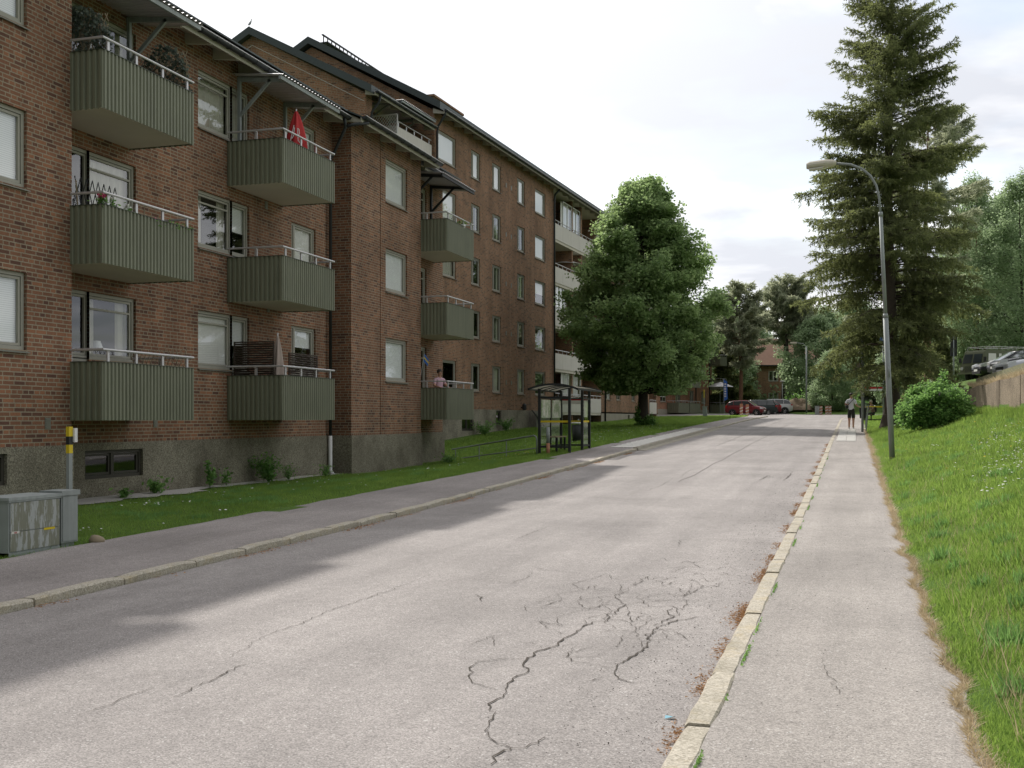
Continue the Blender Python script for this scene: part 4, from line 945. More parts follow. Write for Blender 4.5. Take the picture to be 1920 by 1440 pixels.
far = [(bx, 1310, 165, 1.0, 'birch above the far brick block roof'), (bx, 1372, 160, .92, 'birch between the far block and the straight pine'), (fir, 1362, 132, .8, 'low fir beside the far block end'), (bx2, 1382, 150, .8, 'leafy tree behind the parked cars'),
       (fir, 1440, 185, 1.2, 'fir behind the brown-roofed house'), (bx, 1548, 160, .82, 'tall far birch left of the spruce'), (pb, 1515, 160, .86, 'far pine behind the pale young tree'), (fir, 1575, 140, .82, 'dark fir left of the standing person'),
       (pa, 1602, 150, .8, 'far pine above the standing person'), (bx2, 1560, 118, .62, 'low leafy tree by the dirt mound'), (bx, 1640, 150, .8, 'far birch behind the right bus shelter'), (fir, 1650, 125, .95, 'dark fir behind the right bus shelter'),
       (pa, 1690, 112, .85, 'pine right of the spruce trunk'), (bx2, 1705, 105, .8, 'leafy tree behind the lilac bush'), (fir, 1730, 100, .72, 'fir behind the lilac bush'), (fir, 1765, 92, .55, 'small dark fir left of the army truck'), (bx2, 1480, 175, 1.1, 'far leafy tree over the house roof'), (bx2, 1345, 150, .75, 'rounded tree at the foot of the far block'), (bx, 1420, 180, .95, 'far birch top above the parked cars'), (bx, 1600, 185, 1.0, 'far birch high behind the standing person'), (bx, 1700, 160, .95, 'far birch to the right of the spruce trunk'), (bx, 1755, 150, .85, 'far birch left of the sign pole')]
for i, (s_, p, z, sc, lb) in enumerate(far): cp(s_, p, z, sc, i*1.7, lb)
# undergrowth wall in the far woods
def shrubmass(name, label, pts, n, size, lm, seed, kind='stuff', cat=None):
    rn = np.random.default_rng(seed); P = []
    for (x, y, z, rx, rz_) in pts:
        m = int(n/len(pts)); o = rn.normal(size=(m, 3)); o /= np.linalg.norm(o, axis=1)[:, None]; o *= (rn.random(m)**.35)[:, None]; o[:, 2] = np.abs(o[:, 2]); P.append(np.array([x, y, z])+o*np.array([rx, rx, rz_])*(1+.25*np.sin(o[:, :1]*9+o[:, 1:2]*7)))
    P = np.vstack(P); Vv, Ff = leaf_quads(P, size, seed=seed); tn = np.repeat(np.clip(rn.random(len(P))*.7+.15*np.sin(P[:, 0]*2)+.15, 0, 1), 4); o = npmesh(name, Vv, Ff, lm, None, tn); tag(o, label, cat, kind=kind); return o
rr = random.Random(5); pts = []
for i in range(120):
    p = rr.uniform(1290, 1960); z = rr.uniform(150, 200) if p < 1700 else rr.uniform(118, 160); x, y = px(p, z); pts.append((x, y, gz(x, y)-.5, rr.uniform(3, 6), rr.uniform(4, 10)))
shrubmass('forest', 'far woods closing the view at the end of the road', pts, 90000, .55, M['leaf_birch'], 9)
pts = []
for i in range(34):
    p = rr.uniform(1490, 1640); z = rr.uniform(122, 138); x, y = px(p, z); pts.append((x, y, gz(x, y), rr.uniform(1, 2.2), rr.uniform(.8, 2.6)))
shrubmass('undergrowth', 'low bushes along the far side of the road', pts, 26000, .18, M['leaf_bush'], 10)
# lilac
LX, LY = 2.75, 42.0; t = thing('lilac_bush', 'bright green lilac bush with mauve flower heads at the end of the retaining wall', 'bush', (LX, LY, gz(LX, LY)-.1))
rn = np.random.default_rng(8); P = []; st = MB(); fl_ = []
for i in range(230):
    a = rr.uniform(0, 2*pi); e = rr.random()**.5; r_ = 1.1*e; h = (1.5*sqrt(max(0, 1-e*e*.86))+rr.gauss(0, .12))*rr.uniform(.35, 1.06); c = Vector((cos(a)*r_*1.05, sin(a)*r_*1.2, max(.15, h)))
    if i % 4 == 0: st.tube([(c.x*.15, c.y*.15, 0), (c.x*.6, c.y*.6, c.z*.55), tuple(c)], [.02, .013, .004], 4)
    m = 190; o = rn.normal(size=(m, 3))*.115; P.append(np.array(c)+o)
    if rr.random() < .085 and h > .7: fl_.append(c*1.06)
for q in ((.2, 0, 1.65), (.28, .1, 1.95), (-.25, .1, 1.6), (.25, .1, 1.8)): P.append(np.array(q)+rn.normal(size=(60, 3))*.08)
P = np.vstack(P); P[:, 2] = np.maximum(P[:, 2], .05); Vv, Ff = leaf_quads(P, .088, seed=8); npmesh('foliage', Vv, Ff, M['leaf_bush'], t, np.repeat(rn.random(len(P)), 4)); st.build('stem', M['bark_dk'], t, fix=False)
f_ = MB()
for c in fl_: 
    for k in range(16): 
        q = c+Vector((rr.gauss(0, .028), rr.gauss(0, .028), rr.uniform(-.07, .07))); f_.box(q.x-.011, q.x+.011, q.y-.011, q.y+.011, q.z-.011, q.z+.011)
f_.build('flower', M['lilac'], t, fix=False)
# ivy-like suckers round the maple foot
shrubmass('ivy', 'leafy shoots round the foot of the maple', [(MX+.1, MY-.3, gz(MX, MY), .55, .5), (MX-.25, MY-.2, gz(MX, MY)+.3, .22, .9), (MX+.5, MY-.4, gz(MX, MY), .4, .6)], 2600, .09, M['leaf_bush'], 12, None, 'ivy')
# weeds and small plants along the near plinth
def weed(label, x, y, h, w, n, seed, sz=.06, grp='weeds along the near plinth', name='weed', mt='leaf_bush', zz=None):
    rn = np.random.default_rng(seed); r2 = random.Random(seed); t = thing(name, label, 'plant', (x, y, gz(x, y) if zz is None else zz), 0, grp); st = MB(); P = []
    for i in range(max(3, n)):
        a = r2.uniform(0, 6.3); e = r2.uniform(.1, 1)*w; hh = h*r2.uniform(.55, 1); tip = Vector((cos(a)*e, sin(a)*e, hh)); st.tube([(0, 0, 0), tuple(tip*.5+Vector((0, 0, h*.08))), tuple(tip)], [.006, .004, .002], 4)
        for k in range(int(14*h/.5)+6): f = r2.uniform(.2, 1.05); P.append(tip*f+Vector((r2.gauss(0, .035+w*.08), r2.gauss(0, .035+w*.08), r2.gauss(0, .02))))
    st.build('stem', M[mt], t, fix=False); P = np.array([tuple(p) for p in P]); Vv, Ff = leaf_quads(P, sz, seed=seed, asp=.7); npmesh('foliage', Vv, Ff, M[mt], t, np.repeat(rn.random(len(P)), 4)); return t
weed('dense shrub against the near plinth under the second balcony column', -13.75, 24.6, .75, .45, 26, 1, .085)
weed('tall thistle-like weed on the plinth between two basement bays', -13.9, 22.2, .62, .12, 5, 2, .11)
weed('shorter thistle-like weed right of the tall one', -13.9, 22.9, .42, .12, 5, 3, .09)
weed('low weed clump beside the gravel strip', -13.8, 20.0, .35, .3, 12, 4, .09)
weed('low leafy plant on the gravel strip', -13.6, 18.7, .2, .2, 8, 5, .1)
weed('fine weeds right of the dense shrub', -13.85, 25.8, .5, .3, 14, 6, .05)
weed('leafy weed at the foot of the white drainpipe', -13.7, 27.6, .35, .4, 12, 7, .06)
weed('low weeds at the corner behind the projecting bay', -13.3, 36.2, .35, .5, 16, 8, .08)
weed('weed bush under the small basement window of the tall block', -18.1, 54.6, .75, .9, 30, 9, .09, 'weeds by the tall block'); weed('second weed bush on the grass mound by the tall block', -18.1, 58.3, .7, .45, 22, 10, .09, 'weeds by the tall block')
# ------------------------------------------------------------------ grass blades
def blades(name, label, fn, n, hmin, hmax, wf, mt, seed, lean=.5):
    rn = np.random.default_rng(seed); P = fn(n, rn); n = len(P); h = rn.uniform(hmin, hmax, n)*P[:, 3]; a = rn.uniform(0, 2*pi, n); b = rn.uniform(0, 2*pi, n)
    w = h*wf*rn.uniform(.7, 1.3, n); B0 = P[:, :3]-np.array([0, 0, .01]); dx = np.cos(a)*w; dy = np.sin(a)*w; le = rn.uniform(.1, lean, n)*h
    V = np.empty((n, 3, 3)); V[:, 0] = B0; V[:, 0, 0] -= dx; V[:, 0, 1] -= dy; V[:, 1] = B0; V[:, 1, 0] += dx; V[:, 1, 1] += dy
    V[:, 2] = B0; V[:, 2, 0] += np.cos(b)*le; V[:, 2, 1] += np.sin(b)*le; V[:, 2, 2] += h
    tn = np.clip(.42+.22*np.sin(P[:, 0]*1.3+P[:, 1]*.9)*np.sin(P[:, 1]*.53+2)+.26*np.sin(P[:, 0]*5.1+2*np.sin(P[:, 1]*2.3))*np.sin(P[:, 1]*3.7+P[:, 0]*2)+rn.normal(0, .24, n), 0, 1)
    return tag(npmesh(name, V.reshape(-1, 3), np.arange(n*3).reshape(n, 3), M[mt], None, np.repeat(tn, 3), k=3), label, kind='stuff')
_gx = {}
def gzv(xs_, ys_): return np.array([gz(float(x), float(y)) for x, y in zip(xs_, ys_)])
def zcam(x, y): return -x*.2915+y*.9566
def fr(n, rn):
    y = 3.2+(60-3.2)*rn.random(n)**1.9; x = rn.random(n)*(np.minimum(4.5, .150*y/.97+.25)-.50)+.50+.0*y
    rag = np.array([.10*(noise.noise(Vector((float(v)*1.3, 5, 0)))+.35*noise.noise(Vector((float(v)*3.5, 9, 1)))) for v in y])
    k = x > SR+rag-.03+.03*rn.random(n); x, y = x[k], y[k]; sc = np.clip(.55+y*.022+.55*np.clip((x-.7)*1.2, 0, 1), .5, 1.9)*(1+.45*np.sin(x*4+y*1.1)*np.sin(y*2.1)); return np.stack([x, y, gzv(x, y), sc], 1)
blades('grass', 'bright unmown grass on the right bank', fr, 270000, .035, .085, .07, 'grass', 1, .9)
def fl1(n, rn):
    y = 8+(42-8)*rn.random(n)**1.25; xl = np.where(y < 16.9, -13.3, np.where(y < 29, -14.1, np.where(y < 34.4, -13.5, np.where(y < 38, -14.1, -15)))); xr = np.array([xs(float(v)) for v in y])+.0
    x = xl+(xr-xl)*rn.random(n)**.8; k = ~((y > 17) & (y < 22) & (x < -13.35)); x, y = x[k], y[k]; rag = np.array([.07*(noise.noise(Vector((float(v)*1.3, -5, 0)))+.35*noise.noise(Vector((float(v)*3.5, 9, -1)))) for v in y])
    xr2 = np.array([xs(float(v)) for v in y])-rag; k = x < xr2+.02; x, y = x[k], y[k]; return np.stack([x, y, gzv(x, y), np.clip(.5+y*.022, .6, 1.5)], 1)
blades('grass', 'mown grass strip in front of the near building', fl1, 190000, .03, .075, .09, 'grass', 2, .9)
def fl2(n, rn):
    y = 38+(97-38)*rn.random(n)**1.1; x = -18.2+(-8.55+18.2)*rn.random(n); x = np.where(y > 84, x, x); return np.stack([x, y, gzv(x, y), np.clip(.8+y*.012, 1, 2)], 1)
blades('grass', 'mown lawn round the maple and the bus shelter', fl2, 110000, .04, .085, .16, 'grass', 3, .9)
def fr2(n, rn):
    y = 50+50*rn.random(n); x = np.array([SR+sh(float(v)) for v in y])+rn.random(n)**1.3*4; return np.stack([x, y, gzv(x, y), np.full(n, 1.5)], 1)
blades('grass', 'grass round the spruce and right bus shelter', fr2, 40000, .05, .12, .12, 'grass', 4, .8)
def fdry(n, rn):
    y = 3+(56-3)*rn.random(n)**1.9; rag = np.array([.10*(noise.noise(Vector((float(v)*1.3, 5, 0)))+.35*noise.noise(Vector((float(v)*3.5, 9, 1)))) for v in y]); wd = np.array([.3+2.2*max(0, noise.noise(Vector((float(v)*.8, 2, 2)))) for v in y])
    x = SR+rag-.06+(np.abs(rn.normal(0, .07, n)))*wd; return np.stack([x, y, np.array([max(gz(float(a), float(b)), K(float(b))+.032) for a, b in zip(x, y)]), np.clip(.8+y*.03, .9, 2)], 1)
blades('dry_grass', 'dead straw-coloured grass along the right footway edge', fdry, 34000, .012, .05, .10, 'dry', 5, 2.6)
def fwall(n, rn):
    y = 30+(56-30)*rn.random(n); x = 4.55+.7*rn.random(n)**1.5; return np.stack([x, y, gzv(x, y)+.02, np.full(n, 1.)], 1)
blades('dry_grass', 'straw-coloured grass overhanging the retaining wall top', fwall, 9000, .08, .25, .04, 'dry', 6, 1.6)
def fwall2(n, rn):
    y = 30+(50-30)*rn.random(n); x = 4.45-.35*rn.random(n)**1.5; return np.stack([x, y, gzv(x, y), np.full(n, 1.)], 1)
blades('grass', 'taller grass along the foot of the retaining wall', fwall2, 7000, .1, .3, .035, 'grass', 7, .7)
# daisies and dandelions
def flowers(name, label, pts, mt, r, seed):
    mb = MB(); r2 = random.Random(seed)
    for x, y in pts:
        z = gz(x, y)+r2.uniform(.05, .10); k = r*r2.uniform(.7, 1.3); tx, ty = r2.uniform(-.3, .3), r2.uniform(-.4, .2)
        mb.add([(x+k*cos(a), y+k*sin(a), z+k*(cos(a)*tx+sin(a)*ty)) for a in [i*pi/3 for i in range(6)]]+[(x, y, z+k*.35)], [(i, (i+1) % 6, 6) for i in range(6)])
    return tag(mb.build(name, M[mt], fix=False), label, kind='stuff')
r2 = random.Random(4); D = []
for cx_, cy_, sx_, sy_, n in ((2.55, 21.5, .35, 1.0, 90), (3.3, 24.0, .3, 1.4, 120), (2.3, 19.6, .35, .5, 60), (2.9, 26, .5, 2.0, 60), (2.2, 17.3, .3, .35, 26), (3.6, 28, .3, 1.5, 40), (1.9, 24, .4, 3, 14), (2.4, 33, .9, 4, 25)):
    for i in range(n): D.append((min(4.3, max(.9, r2.gauss(cx_, sx_))), r2.gauss(cy_, sy_)))
flowers('daisies', 'white daisy patches on the right grass bank', D, 'petal', .019, 1)
D = [(r2.uniform(.9, 4), r2.uniform(20, 46)) for i in range(46)]; flowers('dandelions', 'yellow dandelions scattered on the right bank', D, 'petal_y', .026, 2)
D = [(r2.uniform(-13, -9.2), r2.uniform(12, 32)) for i in range(60)]+[(r2.gauss(-9.9, .12), r2.gauss(12.6, .2)) for i in range(9)]+[(r2.gauss(-11.6, .3), r2.gauss(16.8, .3)) for i in range(14)]+[(r2.gauss(-9.9, .5), r2.gauss(40, 3)) for i in range(70)]+[(r2.gauss(-12.5, 1.2), r2.gauss(44, 4)) for i in range(40)]+[(r2.uniform(-12, -8.8), r2.uniform(48, 62)) for i in range(90)]
flowers('daisies', 'daisies dotted over the left lawns', D, 'petal', .02, 3)
D = [(r2.uniform(-12.5, -9.3), r2.uniform(32, 42)) for i in range(30)]+[(r2.uniform(-12, -9), r2.uniform(50, 66)) for i in range(16)]; flowers('dandelions', 'dandelions on the left lawn by the handrail', D, 'petal_y', .022, 4)
# debris in the gutters
def deb(name, label, fn, n, mt, seed, hmax=.01, L=.03):
    rn = np.random.default_rng(seed); P = fn(n, rn); n = len(P); a = rn.uniform(0, 2*pi, n); L_ = L*rn.uniform(.5, 1.5, n); w = L_*rn.uniform(.12, .4, n); V = np.empty((n, 3, 3)); V[:] = P[:, None, :]
    V[:, 0, 0] += np.cos(a)*L_; V[:, 0, 1] += np.sin(a)*L_; V[:, 1, 0] += -np.sin(a)*w; V[:, 1, 1] += np.cos(a)*w; V[:, 2, 0] -= np.cos(a)*L_*.4; V[:, 2, 1] -= np.sin(a)*L_*.4; V[:, 1, 2] += rn.uniform(.002, hmax, n); V[:, 0, 2] += .002; V[:, 2, 2] += .002
    return tag(npmesh(name, V.reshape(-1, 3), np.arange(n*3).reshape(n, 3), M[mt], None, np.repeat(rn.random(n), 3), k=3), label, kind='stuff')
def fk(n, rn):
    y = 4+40*rn.random(n)**1.5; k = np.array([max(0, noise.noise(Vector((float(v)*.9, 4, 4)))+.08) for v in y]); y = y[rn.random(n) < k*2.2]; x = KR-.01-np.abs(rn.normal(0, .05, len(y))); return np.stack([x, y, np.array([rz(float(a), float(b)) for a, b in zip(x, y)])+.003], 1)
deb('fallen_needles', 'rust-brown needle litter against the right kerb', fk, 22000, 'needle_litter', 1, .012, .018)
def fk2(n, rn):
    y = 6+40*rn.random(n)**1.3; k = np.array([max(0, noise.noise(Vector((float(v)*.7, 14, 4)))+.05) for v in y]); y = y[rn.random(n) < k*2.2]; x = KL+.03+np.abs(rn.normal(0, .07, len(y))); return np.stack([x, y, np.array([rz(float(a), float(b)) for a, b in zip(x, y)])+.003], 1)
deb('fallen_needles', 'needle litter in the left gutter', fk2, 16000, 'needle_litter', 2, .012, .022)
def fk3(n, rn):
    y = 3.5+26*rn.random(n)**1.4; x = KR-.05-np.abs(rn.normal(0, .42, n)); return np.stack([x, y, np.array([rz(float(a), float(b)) for a, b in zip(x, y)])+.003], 1)
deb('grit', 'dark grit strewn beside the right kerb', fk3, 4200, 'bark_dk', 3, .008, .008)
def fk4(n, rn):
    y = 3.2+26*rn.random(n)**1.4; x = rn.uniform(KR+.2, SR-.05, n); return np.stack([x, y, np.array([K(float(b)) for b in y])+.033], 1)
deb('grit', 'scattered grit on the right footway', fk4, 700, 'bark_dk', 4, .008, .009)
def fk5(n, rn):
    y = 3.5+30*rn.random(n)**1.4; k = np.array([max(0, noise.noise(Vector((float(v)*1.1, 24, 4)))) for v in y]); y = y[rn.random(n) < k*2.5]; x = KR+.155+np.abs(rn.normal(0, .008, len(y))); return np.stack([x, y, np.array([K(float(b)) for b in y])+.036], 1)
deb('moss', 'moss and weeds in the joint behind the right kerb', fk5, 9000, 'leaf_bush', 5, .02, .012)

def fst(n, rn):
    y = 4+(40-4)*rn.random(n)**1.5; x = .75+(np.minimum(4.4, .15*y+.3)-.75)*rn.random(n); return np.stack([x, y, gzv(x, y), np.full(n, 1.)], 1)
blades('grass_stalks', 'pale seed stalks and dead blades standing in the right bank', fst, 5200, .08, .20, .016, 'dry', 31, .8)
def ftuft(n, rn):
    c = np.stack([rn.uniform(.8, 4.0, 160), 5+35*rn.random(160)**1.3], 1); i = rn.integers(0, 160, n); x = c[i, 0]+rn.normal(0, .05, n); y = c[i, 1]+rn.normal(0, .06, n); return np.stack([x, y, gzv(x, y), np.full(n, 1.)], 1)
blades('grass', 'coarse darker tufts in the right bank', ftuft, 16000, .07, .17, .06, 'leaf_bush', 32, .9)
def fcl(n, rn):
    c = np.stack([rn.uniform(-13, -9.4, 90), 11+22*rn.random(90)], 1); i = rn.integers(0, 90, n); x = c[i, 0]+rn.normal(0, .09, n); y = c[i, 1]+rn.normal(0, .12, n); x = np.minimum(x, -9.15); return np.stack([x, y, gzv(x, y), np.full(n, 1.)], 1)
blades('grass', 'broad-leaved clover patches in the left lawn', fcl, 12000, .035, .09, .16, 'leaf_bush', 33, .9)
# ------------------------------------------------------------------ retaining wall and guard rail
mb = MB(); y = 20.0; i = 0
while y < 50.4:
    y2 = min(50.5, y+2.4); dx = .012*(i % 2); n = 6; z0 = lambda v: gz(4.4, v)-.7
    top = lambda v: 2.93+.02*sin(v)
    mb.loft([[(4.5+dx, v, z0(v)), (4.5+dx, v, top(v)), (4.78, v, top(v)), (4.78, v, z0(v))] for v in (y+.012, (y+y2)/2, y2-.012)]); y = y2; i += 1
mb.loft([[(v, 50.5, 1.2), (v, 50.5, 2.92), (v, 50.75, 2.92), (v, 50.75, 1.2)] for v in (4.5, 6.5, 9)])
n_ = pebble('exposed_aggregate_wall', (.27, .22, .165)); tag(mb.build('retaining_wall', n_), 'rough brown aggregate retaining wall holding up the parking on the right', 'wall')
t = thing('guard_rail', 'low mossy timber guard rail on short posts above the retaining wall', 'guard rail', (5.0, 40, 2.93))
mb = MB(); y = -9.5
while y < 10.5: y2 = y+2.95; mb.beam((0, y+.01, .34), (0, y2-.01, .34+.005*((int(y)) % 2)), .06, .26); y = y2
mb.build('board', M['wood_moss'], t)
for y in (-8, -5, -2, 1, 4, 7, 9.9): q = MB(); q.box(.04, .14, y-.05, y+.05, -.3, .42); q.build('post', M['wood'], t)

# ------------------------------------------------------------------ street lamp
LPX, LPY = .97, 30.7
t = thing('street_lamp', 'leaning grey steel street lamp with curved arm over the right footway', 'street lamp', (LPX, LPY, gz(LPX, LPY)-.05))
def lp(z): return (-.045*z, 0, z)
m_ = MB(); m_.tube([lp(0), lp(1.9), lp(3.75)], [.072, .070, .066], 12); m_.tube([lp(3.75), lp(3.85)], [.073, .055], 12); m_.tube([lp(3.8), lp(6.45)], [.050, .045], 12); m_.box(-.13+.02, -.10+.04, -.1, -.07, 2.2, 2.5); m_.build('post', M['galv'], t, smooth=True)
m_ = MB(); arc = [lp(6.4), (-.33, 0, 6.9), (-.40, 0, 7.2), (-.54, 0, 7.46), (-.76, 0, 7.66), (-1.04, 0, 7.79), (-1.45, 0, 7.85)]; m_.tube(arc, .030, 10); m_.tube([lp(6.38), lp(6.5)], .056, 10); m_.build('arm', M['galv'], t, smooth=True)
m_ = MB(); rg = []
for x, w, h, dz in ((-1.0, .07, .06, 0), (-1.08, .12, .10, 0), (-1.3, .15, .12, -.005), (-1.68, .155, .115, -.035), (-1.76, .12, .08, -.04)):
    rg.append([(x-.40, w*cos(a), 7.85+dz+h*(1 if sin(a) > 0 else .8)*sin(a)) for a in [2*pi*k/12 for k in range(12)]])
m_.loft(rg); hd = m_.build('lamp_head', M['conc_pale'], t, smooth=False)
m_ = MB(); m_.prism([(-1.72, 7.76), (-2.10, 7.725), (-2.08, 7.695), (-1.74, 7.73)], 1, -.12, .12); m_.build('lens', M['paper'], hd)
# other poles at the far end
def pole(name, label, p, z, h, r, mt, extra=None, cat='post', y=None, grp=None):
    x, yy = px(p, z); t = thing(name, label, cat, (x, yy, gz(x, yy) if y is None else y), 0, grp); m_ = MB(); m_.tube([(0, 0, -.2), (0, 0, h)], [r, r*.8], 10); m_.build('pole', M[mt], t, smooth=True)
    if extra: extra(t, h)
    return t
def far_lamp(t, h): m_ = MB(); m_.tube([(0, 0, h-.1), (-.3, 0, h+.3), (-1.0, 0, h+.4)], .04, 6); m_.build('arm', M['galv'], t); m_ = MB(); m_.box(-1.6, -.95, -.13, .13, h+.33, h+.48); m_.build('lamp_head', M['conc_pale'], t)
pole('street_lamp', 'distant thin street lamp pole before the dirt mound', 1512, 114, 6.6, .09, 'galv', far_lamp, 'street lamp')
def busstop(t, h):
    m_ = MB(); m_.box(-.26, -.05, -.02, .02, 2.95, 3.15); m_.build('sign', M['beige'], t)
    m_ = MB(); m_.box(-.09, .04, -.09, -.055, 1.75, 2.3); m_.build('timetable', M['paper'], t)
pole('bus_stop_pole', 'grey bus stop pole at the grass edge left of the spruce', 1617, 51, 4.2, .06, 'galv', busstop, 'pole')
def blue_sign(t, h): m_ = MB(); m_.box(-.2, .2, -.03, -.005, h-.8, h); m_.build('sign', M['blue'], t)
pole('road_sign', 'slim post with blue plate close behind the lamp post', 1656, 58, 5.2, .04, 'galv', blue_sign, 'road sign')
def leaner(): 
    x, y = px(1621, 51); t = thing('delineator_post', 'short thin tilted grey post beside the bus stop pole', 'post', (x+.05, y, gz(x, y))); m_ = MB(); m_.tube([(0, 0, -.1), (.12, 0, 1.25)], .03, 8); m_.build('post', M['galv'], t)
leaner()
def backsign(t, h): m_ = MB(); m_.box(-.17, .17, -.03, .0, h-1.15, h); m_.build('sign', M['black'], t); m_ = MB(); m_.box(-.1, .1, -.035, -.0301, h-.95, h-.7); m_.build('sign_symbol', M['sage_dk'], t)
pole('parking_sign', 'tall narrow dark sign seen from behind beside the army truck', 1788, 60, 2.75, .045, 'galv', backsign, 'sign', y=3.45)
def rsign(t, h): m_ = MB(); m_.lathe(0, 0, [(.0, h-.1), (.26, h-.1), (.26, h), (.0, h+.02)], 12); m_.build('lamp_head', M['white'], t)
pole('park_lamp', 'short white-topped lamp before the brown-roofed house', 1467, 122, 2.9, .05, 'galv', rsign, 'lamp')
# orange and white marker boards
def marker(p, z, label, h=1.0):
    x, y = px(p, z); t = thing('marker_board', label, 'marker board', (x, y, gz(x, y)), 0, 'orange and white roadwork boards'); m_ = MB(); m_.box(-.14, .14, -.02, .02, .05, h); m_.box(-.2, .2, -.12, .12, -.05, .06); o = m_.build('board', M['orange'], t)
    m_ = MB(); 
    for k in range(3): m_.add([(-.14, -.023, .2+k*.28), (.14, -.023, .3+k*.28), (.14, -.023, .4+k*.28), (-.14, -.023, .3+k*.28)], [(0, 1, 2, 3)])
    m_.build('stripe', M['paper'], o)
marker(1390, 103, 'faded orange and white board in front of the red car', 1.25); marker(1401, 103, 'right-hand one of two orange boards before the red car', 1.2)
marker(1539, 108, 'orange board beside the dirt mound'); marker(1550, 109, 'second orange board by the mound'); marker(1556, 109, 'rightmost orange board by the mound')
x, y = px(1532, 108); m_ = MB(); m_.box(-.2, .2, -.2, .2, -.1, .95); m_.box(-.23, .23, -.23, .23, .95, 1.0); o = m_.build('utility_box', M['galv']); o.location = (x, y, gz(x, y)); tag(o, 'grey box standing left of the roadwork boards', 'utility box')
x, y = px(1322, 93); t = thing('junction_box', 'small leaning grey junction post on the lawn near the far block', 'junction box', (x, y, gz(x, y))); m_ = MB(); m_.prism([(-.18, -.1), (.18, -.1), (.14, .86), (-.2, .86)], 1, -.12, .12); m_.build('body', M['galv'], t); m_ = MB(); m_.box(-.24, .18, -.15, .15, .86, .9); m_.build('lid', M['galv'], t)
x, y = px(1320, 95); t = thing('marker_pole', 'thin yellow-topped pole behind the junction post', 'pole', (x, y, gz(x, y))); m_ = MB(); m_.tube([(0, 0, 0), (0, 0, 1.6)], .035, 6); m_.build('pole', M['galv'], t); m_ = MB(); m_.tube([(0, 0, 1.6), (0, 0, 2.3)], .036, 6); m_.build('sleeve', M['yellow'], t)
x, y = px(1358, 120); t = thing('flag_pole', 'beach flag, blue with white lettering, in front of the far block', 'flag', (x, y, gz(x, y))); m_ = MB(); m_.tube([(0, 0, 0), (-.1, 0, 3.9)], .03, 6); m_.build('pole', M['galv'], t); m_ = MB(); m_.add([(-.08, 0, 1.5), (.35, 0, 1.7), (.3, 0, 3.6), (-.1, 0, 3.85), (-.08, .02, 1.5), (.35, .02, 1.7), (.3, .02, 3.6), (-.1, .02, 3.85)], [(0, 1, 2, 3), (7, 6, 5, 4), (0, 4, 5, 1), (2, 6, 7, 3)]); m_.build('cloth', M['blue'], t)
m_ = MB(); rr = random.Random(6)
for k in range(6): m_.box(0, .2, -.006, -.002, 1.95+k*.26, 2.1+k*.26)
m_.build('lettering', M['white'], t)
x, y = px(1350, 124); t = thing('parasol', 'grey garden parasol at the end of the far block', 'parasol', (x, y, gz(x, y))); m_ = MB(); m_.tube([(0, 0, 0), (0, 0, 3.4)], .03, 6); m_.build('pole', M['galv'], t); m_ = MB(); m_.lathe(0, 0, [(1.5, 2.9), (.8, 3.2), (.05, 3.45)], 10); m_.build('canopy', M['alu'], t)
# dirt mound
V = []; F = []; nx, ny = 36, 14; cx0, cy0 = px(1517, 120)
for j in range(ny):
    for i in range(nx):
        u = i/(nx-1)*2-1; v = j/(ny-1)*2-1; x = cx0+u*4.1; y = cy0+v*2.2; r_ = max(0, 1-abs(u)**2.2)*max(0, 1-v*v); h = 1.1*r_**.8*(.6+.8*noise.noise(Vector((u*3, v*2, 1))))*(1.15-.35*u)+.12*noise.noise(Vector((u*14, v*8, 5)))*r_
        V.append((x, y, gz(x, y)-.1+h))
for j in range(ny-1):
    for i in range(nx-1): a = j*nx+i; F.append((a, a+1, a+nx+1, a+nx))
tag(npmesh('dirt_mound', V, F, M['dirt'], smooth=True), 'heap of brown earth at the far side of the road bend', 'dirt mound')

# ------------------------------------------------------------------ utility cabinets
CXx, CYy = -9.62, 10.58; gzc = K(11)-.0
t = thing('electrical_cabinet', 'wide weathered grey electrical cabinet with stained doors at the left edge', 'electrical cabinet', (-9.22, 10.55, .06))
m_ = MB(); m_.box(-.42, -.005, .0, .86, -.1, .68); m_.box(-.44, .012, -.01, .87, .68, .70); m_.box(-.45, .02, -.02, .88, .70, .735); m_.build('body', M['cabinet'], t)
m_ = MB(); m_.box(-.002, .010, .02, .845, .345, .672); m_.build('door', M['cab_stain'], t)
m_ = MB(); m_.box(-.002, .009, .02, .845, .115, .335); m_.build('door', M['cab_stain'], t)
m_ = MB(); m_.box(-.40, .008, -.0, .86, -.12, .10); m_.build('base', M['galv'], t)
m_ = MB(); m_.box(.0105, .0125, .57, .76, .315, .342); m_.build('sticker', M['yellow'], t); m_ = MB(); m_.box(.0105, .0125, .03, .16, .318, .345); m_.build('sticker', M['paper'], t)
m_ = MB(); m_.lathe(.0, .17, [(.012, .63), (.012, .64)], 8); m_.build('lock', M['black'], t)
def text(name, s_, size, mt, parent, loc, rot, align='CENTER'):
    cu = bpy.data.curves.new(name, 'FONT'); cu.body = s_; cu.size = size; cu.align_x = align; cu.extrude = .0006; tmp = bpy.data.objects.new('tmp', cu); COL.objects.link(tmp)
    me = bpy.data.meshes.new_from_object(tmp.evaluated_get(bpy.context.evaluated_depsgraph_get())); bpy.data.objects.remove(tmp); bpy.data.curves.remove(cu); me.name = name; me.materials.clear(); me.materials.append(M[mt])
    o = bpy.data.objects.new(name, me); COL.objects.link(o); o.parent = parent; o.location = loc; o.rotation_euler = rot; return o
text('lettering', 'ABB', .026, 'red', t, (.0135, .095, .322), (R(90), 0, R(90)))
t = thing('electrical_cabinet', 'narrow plain grey cabinet standing close against the wide one', 'electrical cabinet', (-9.22, 11.44, .1))
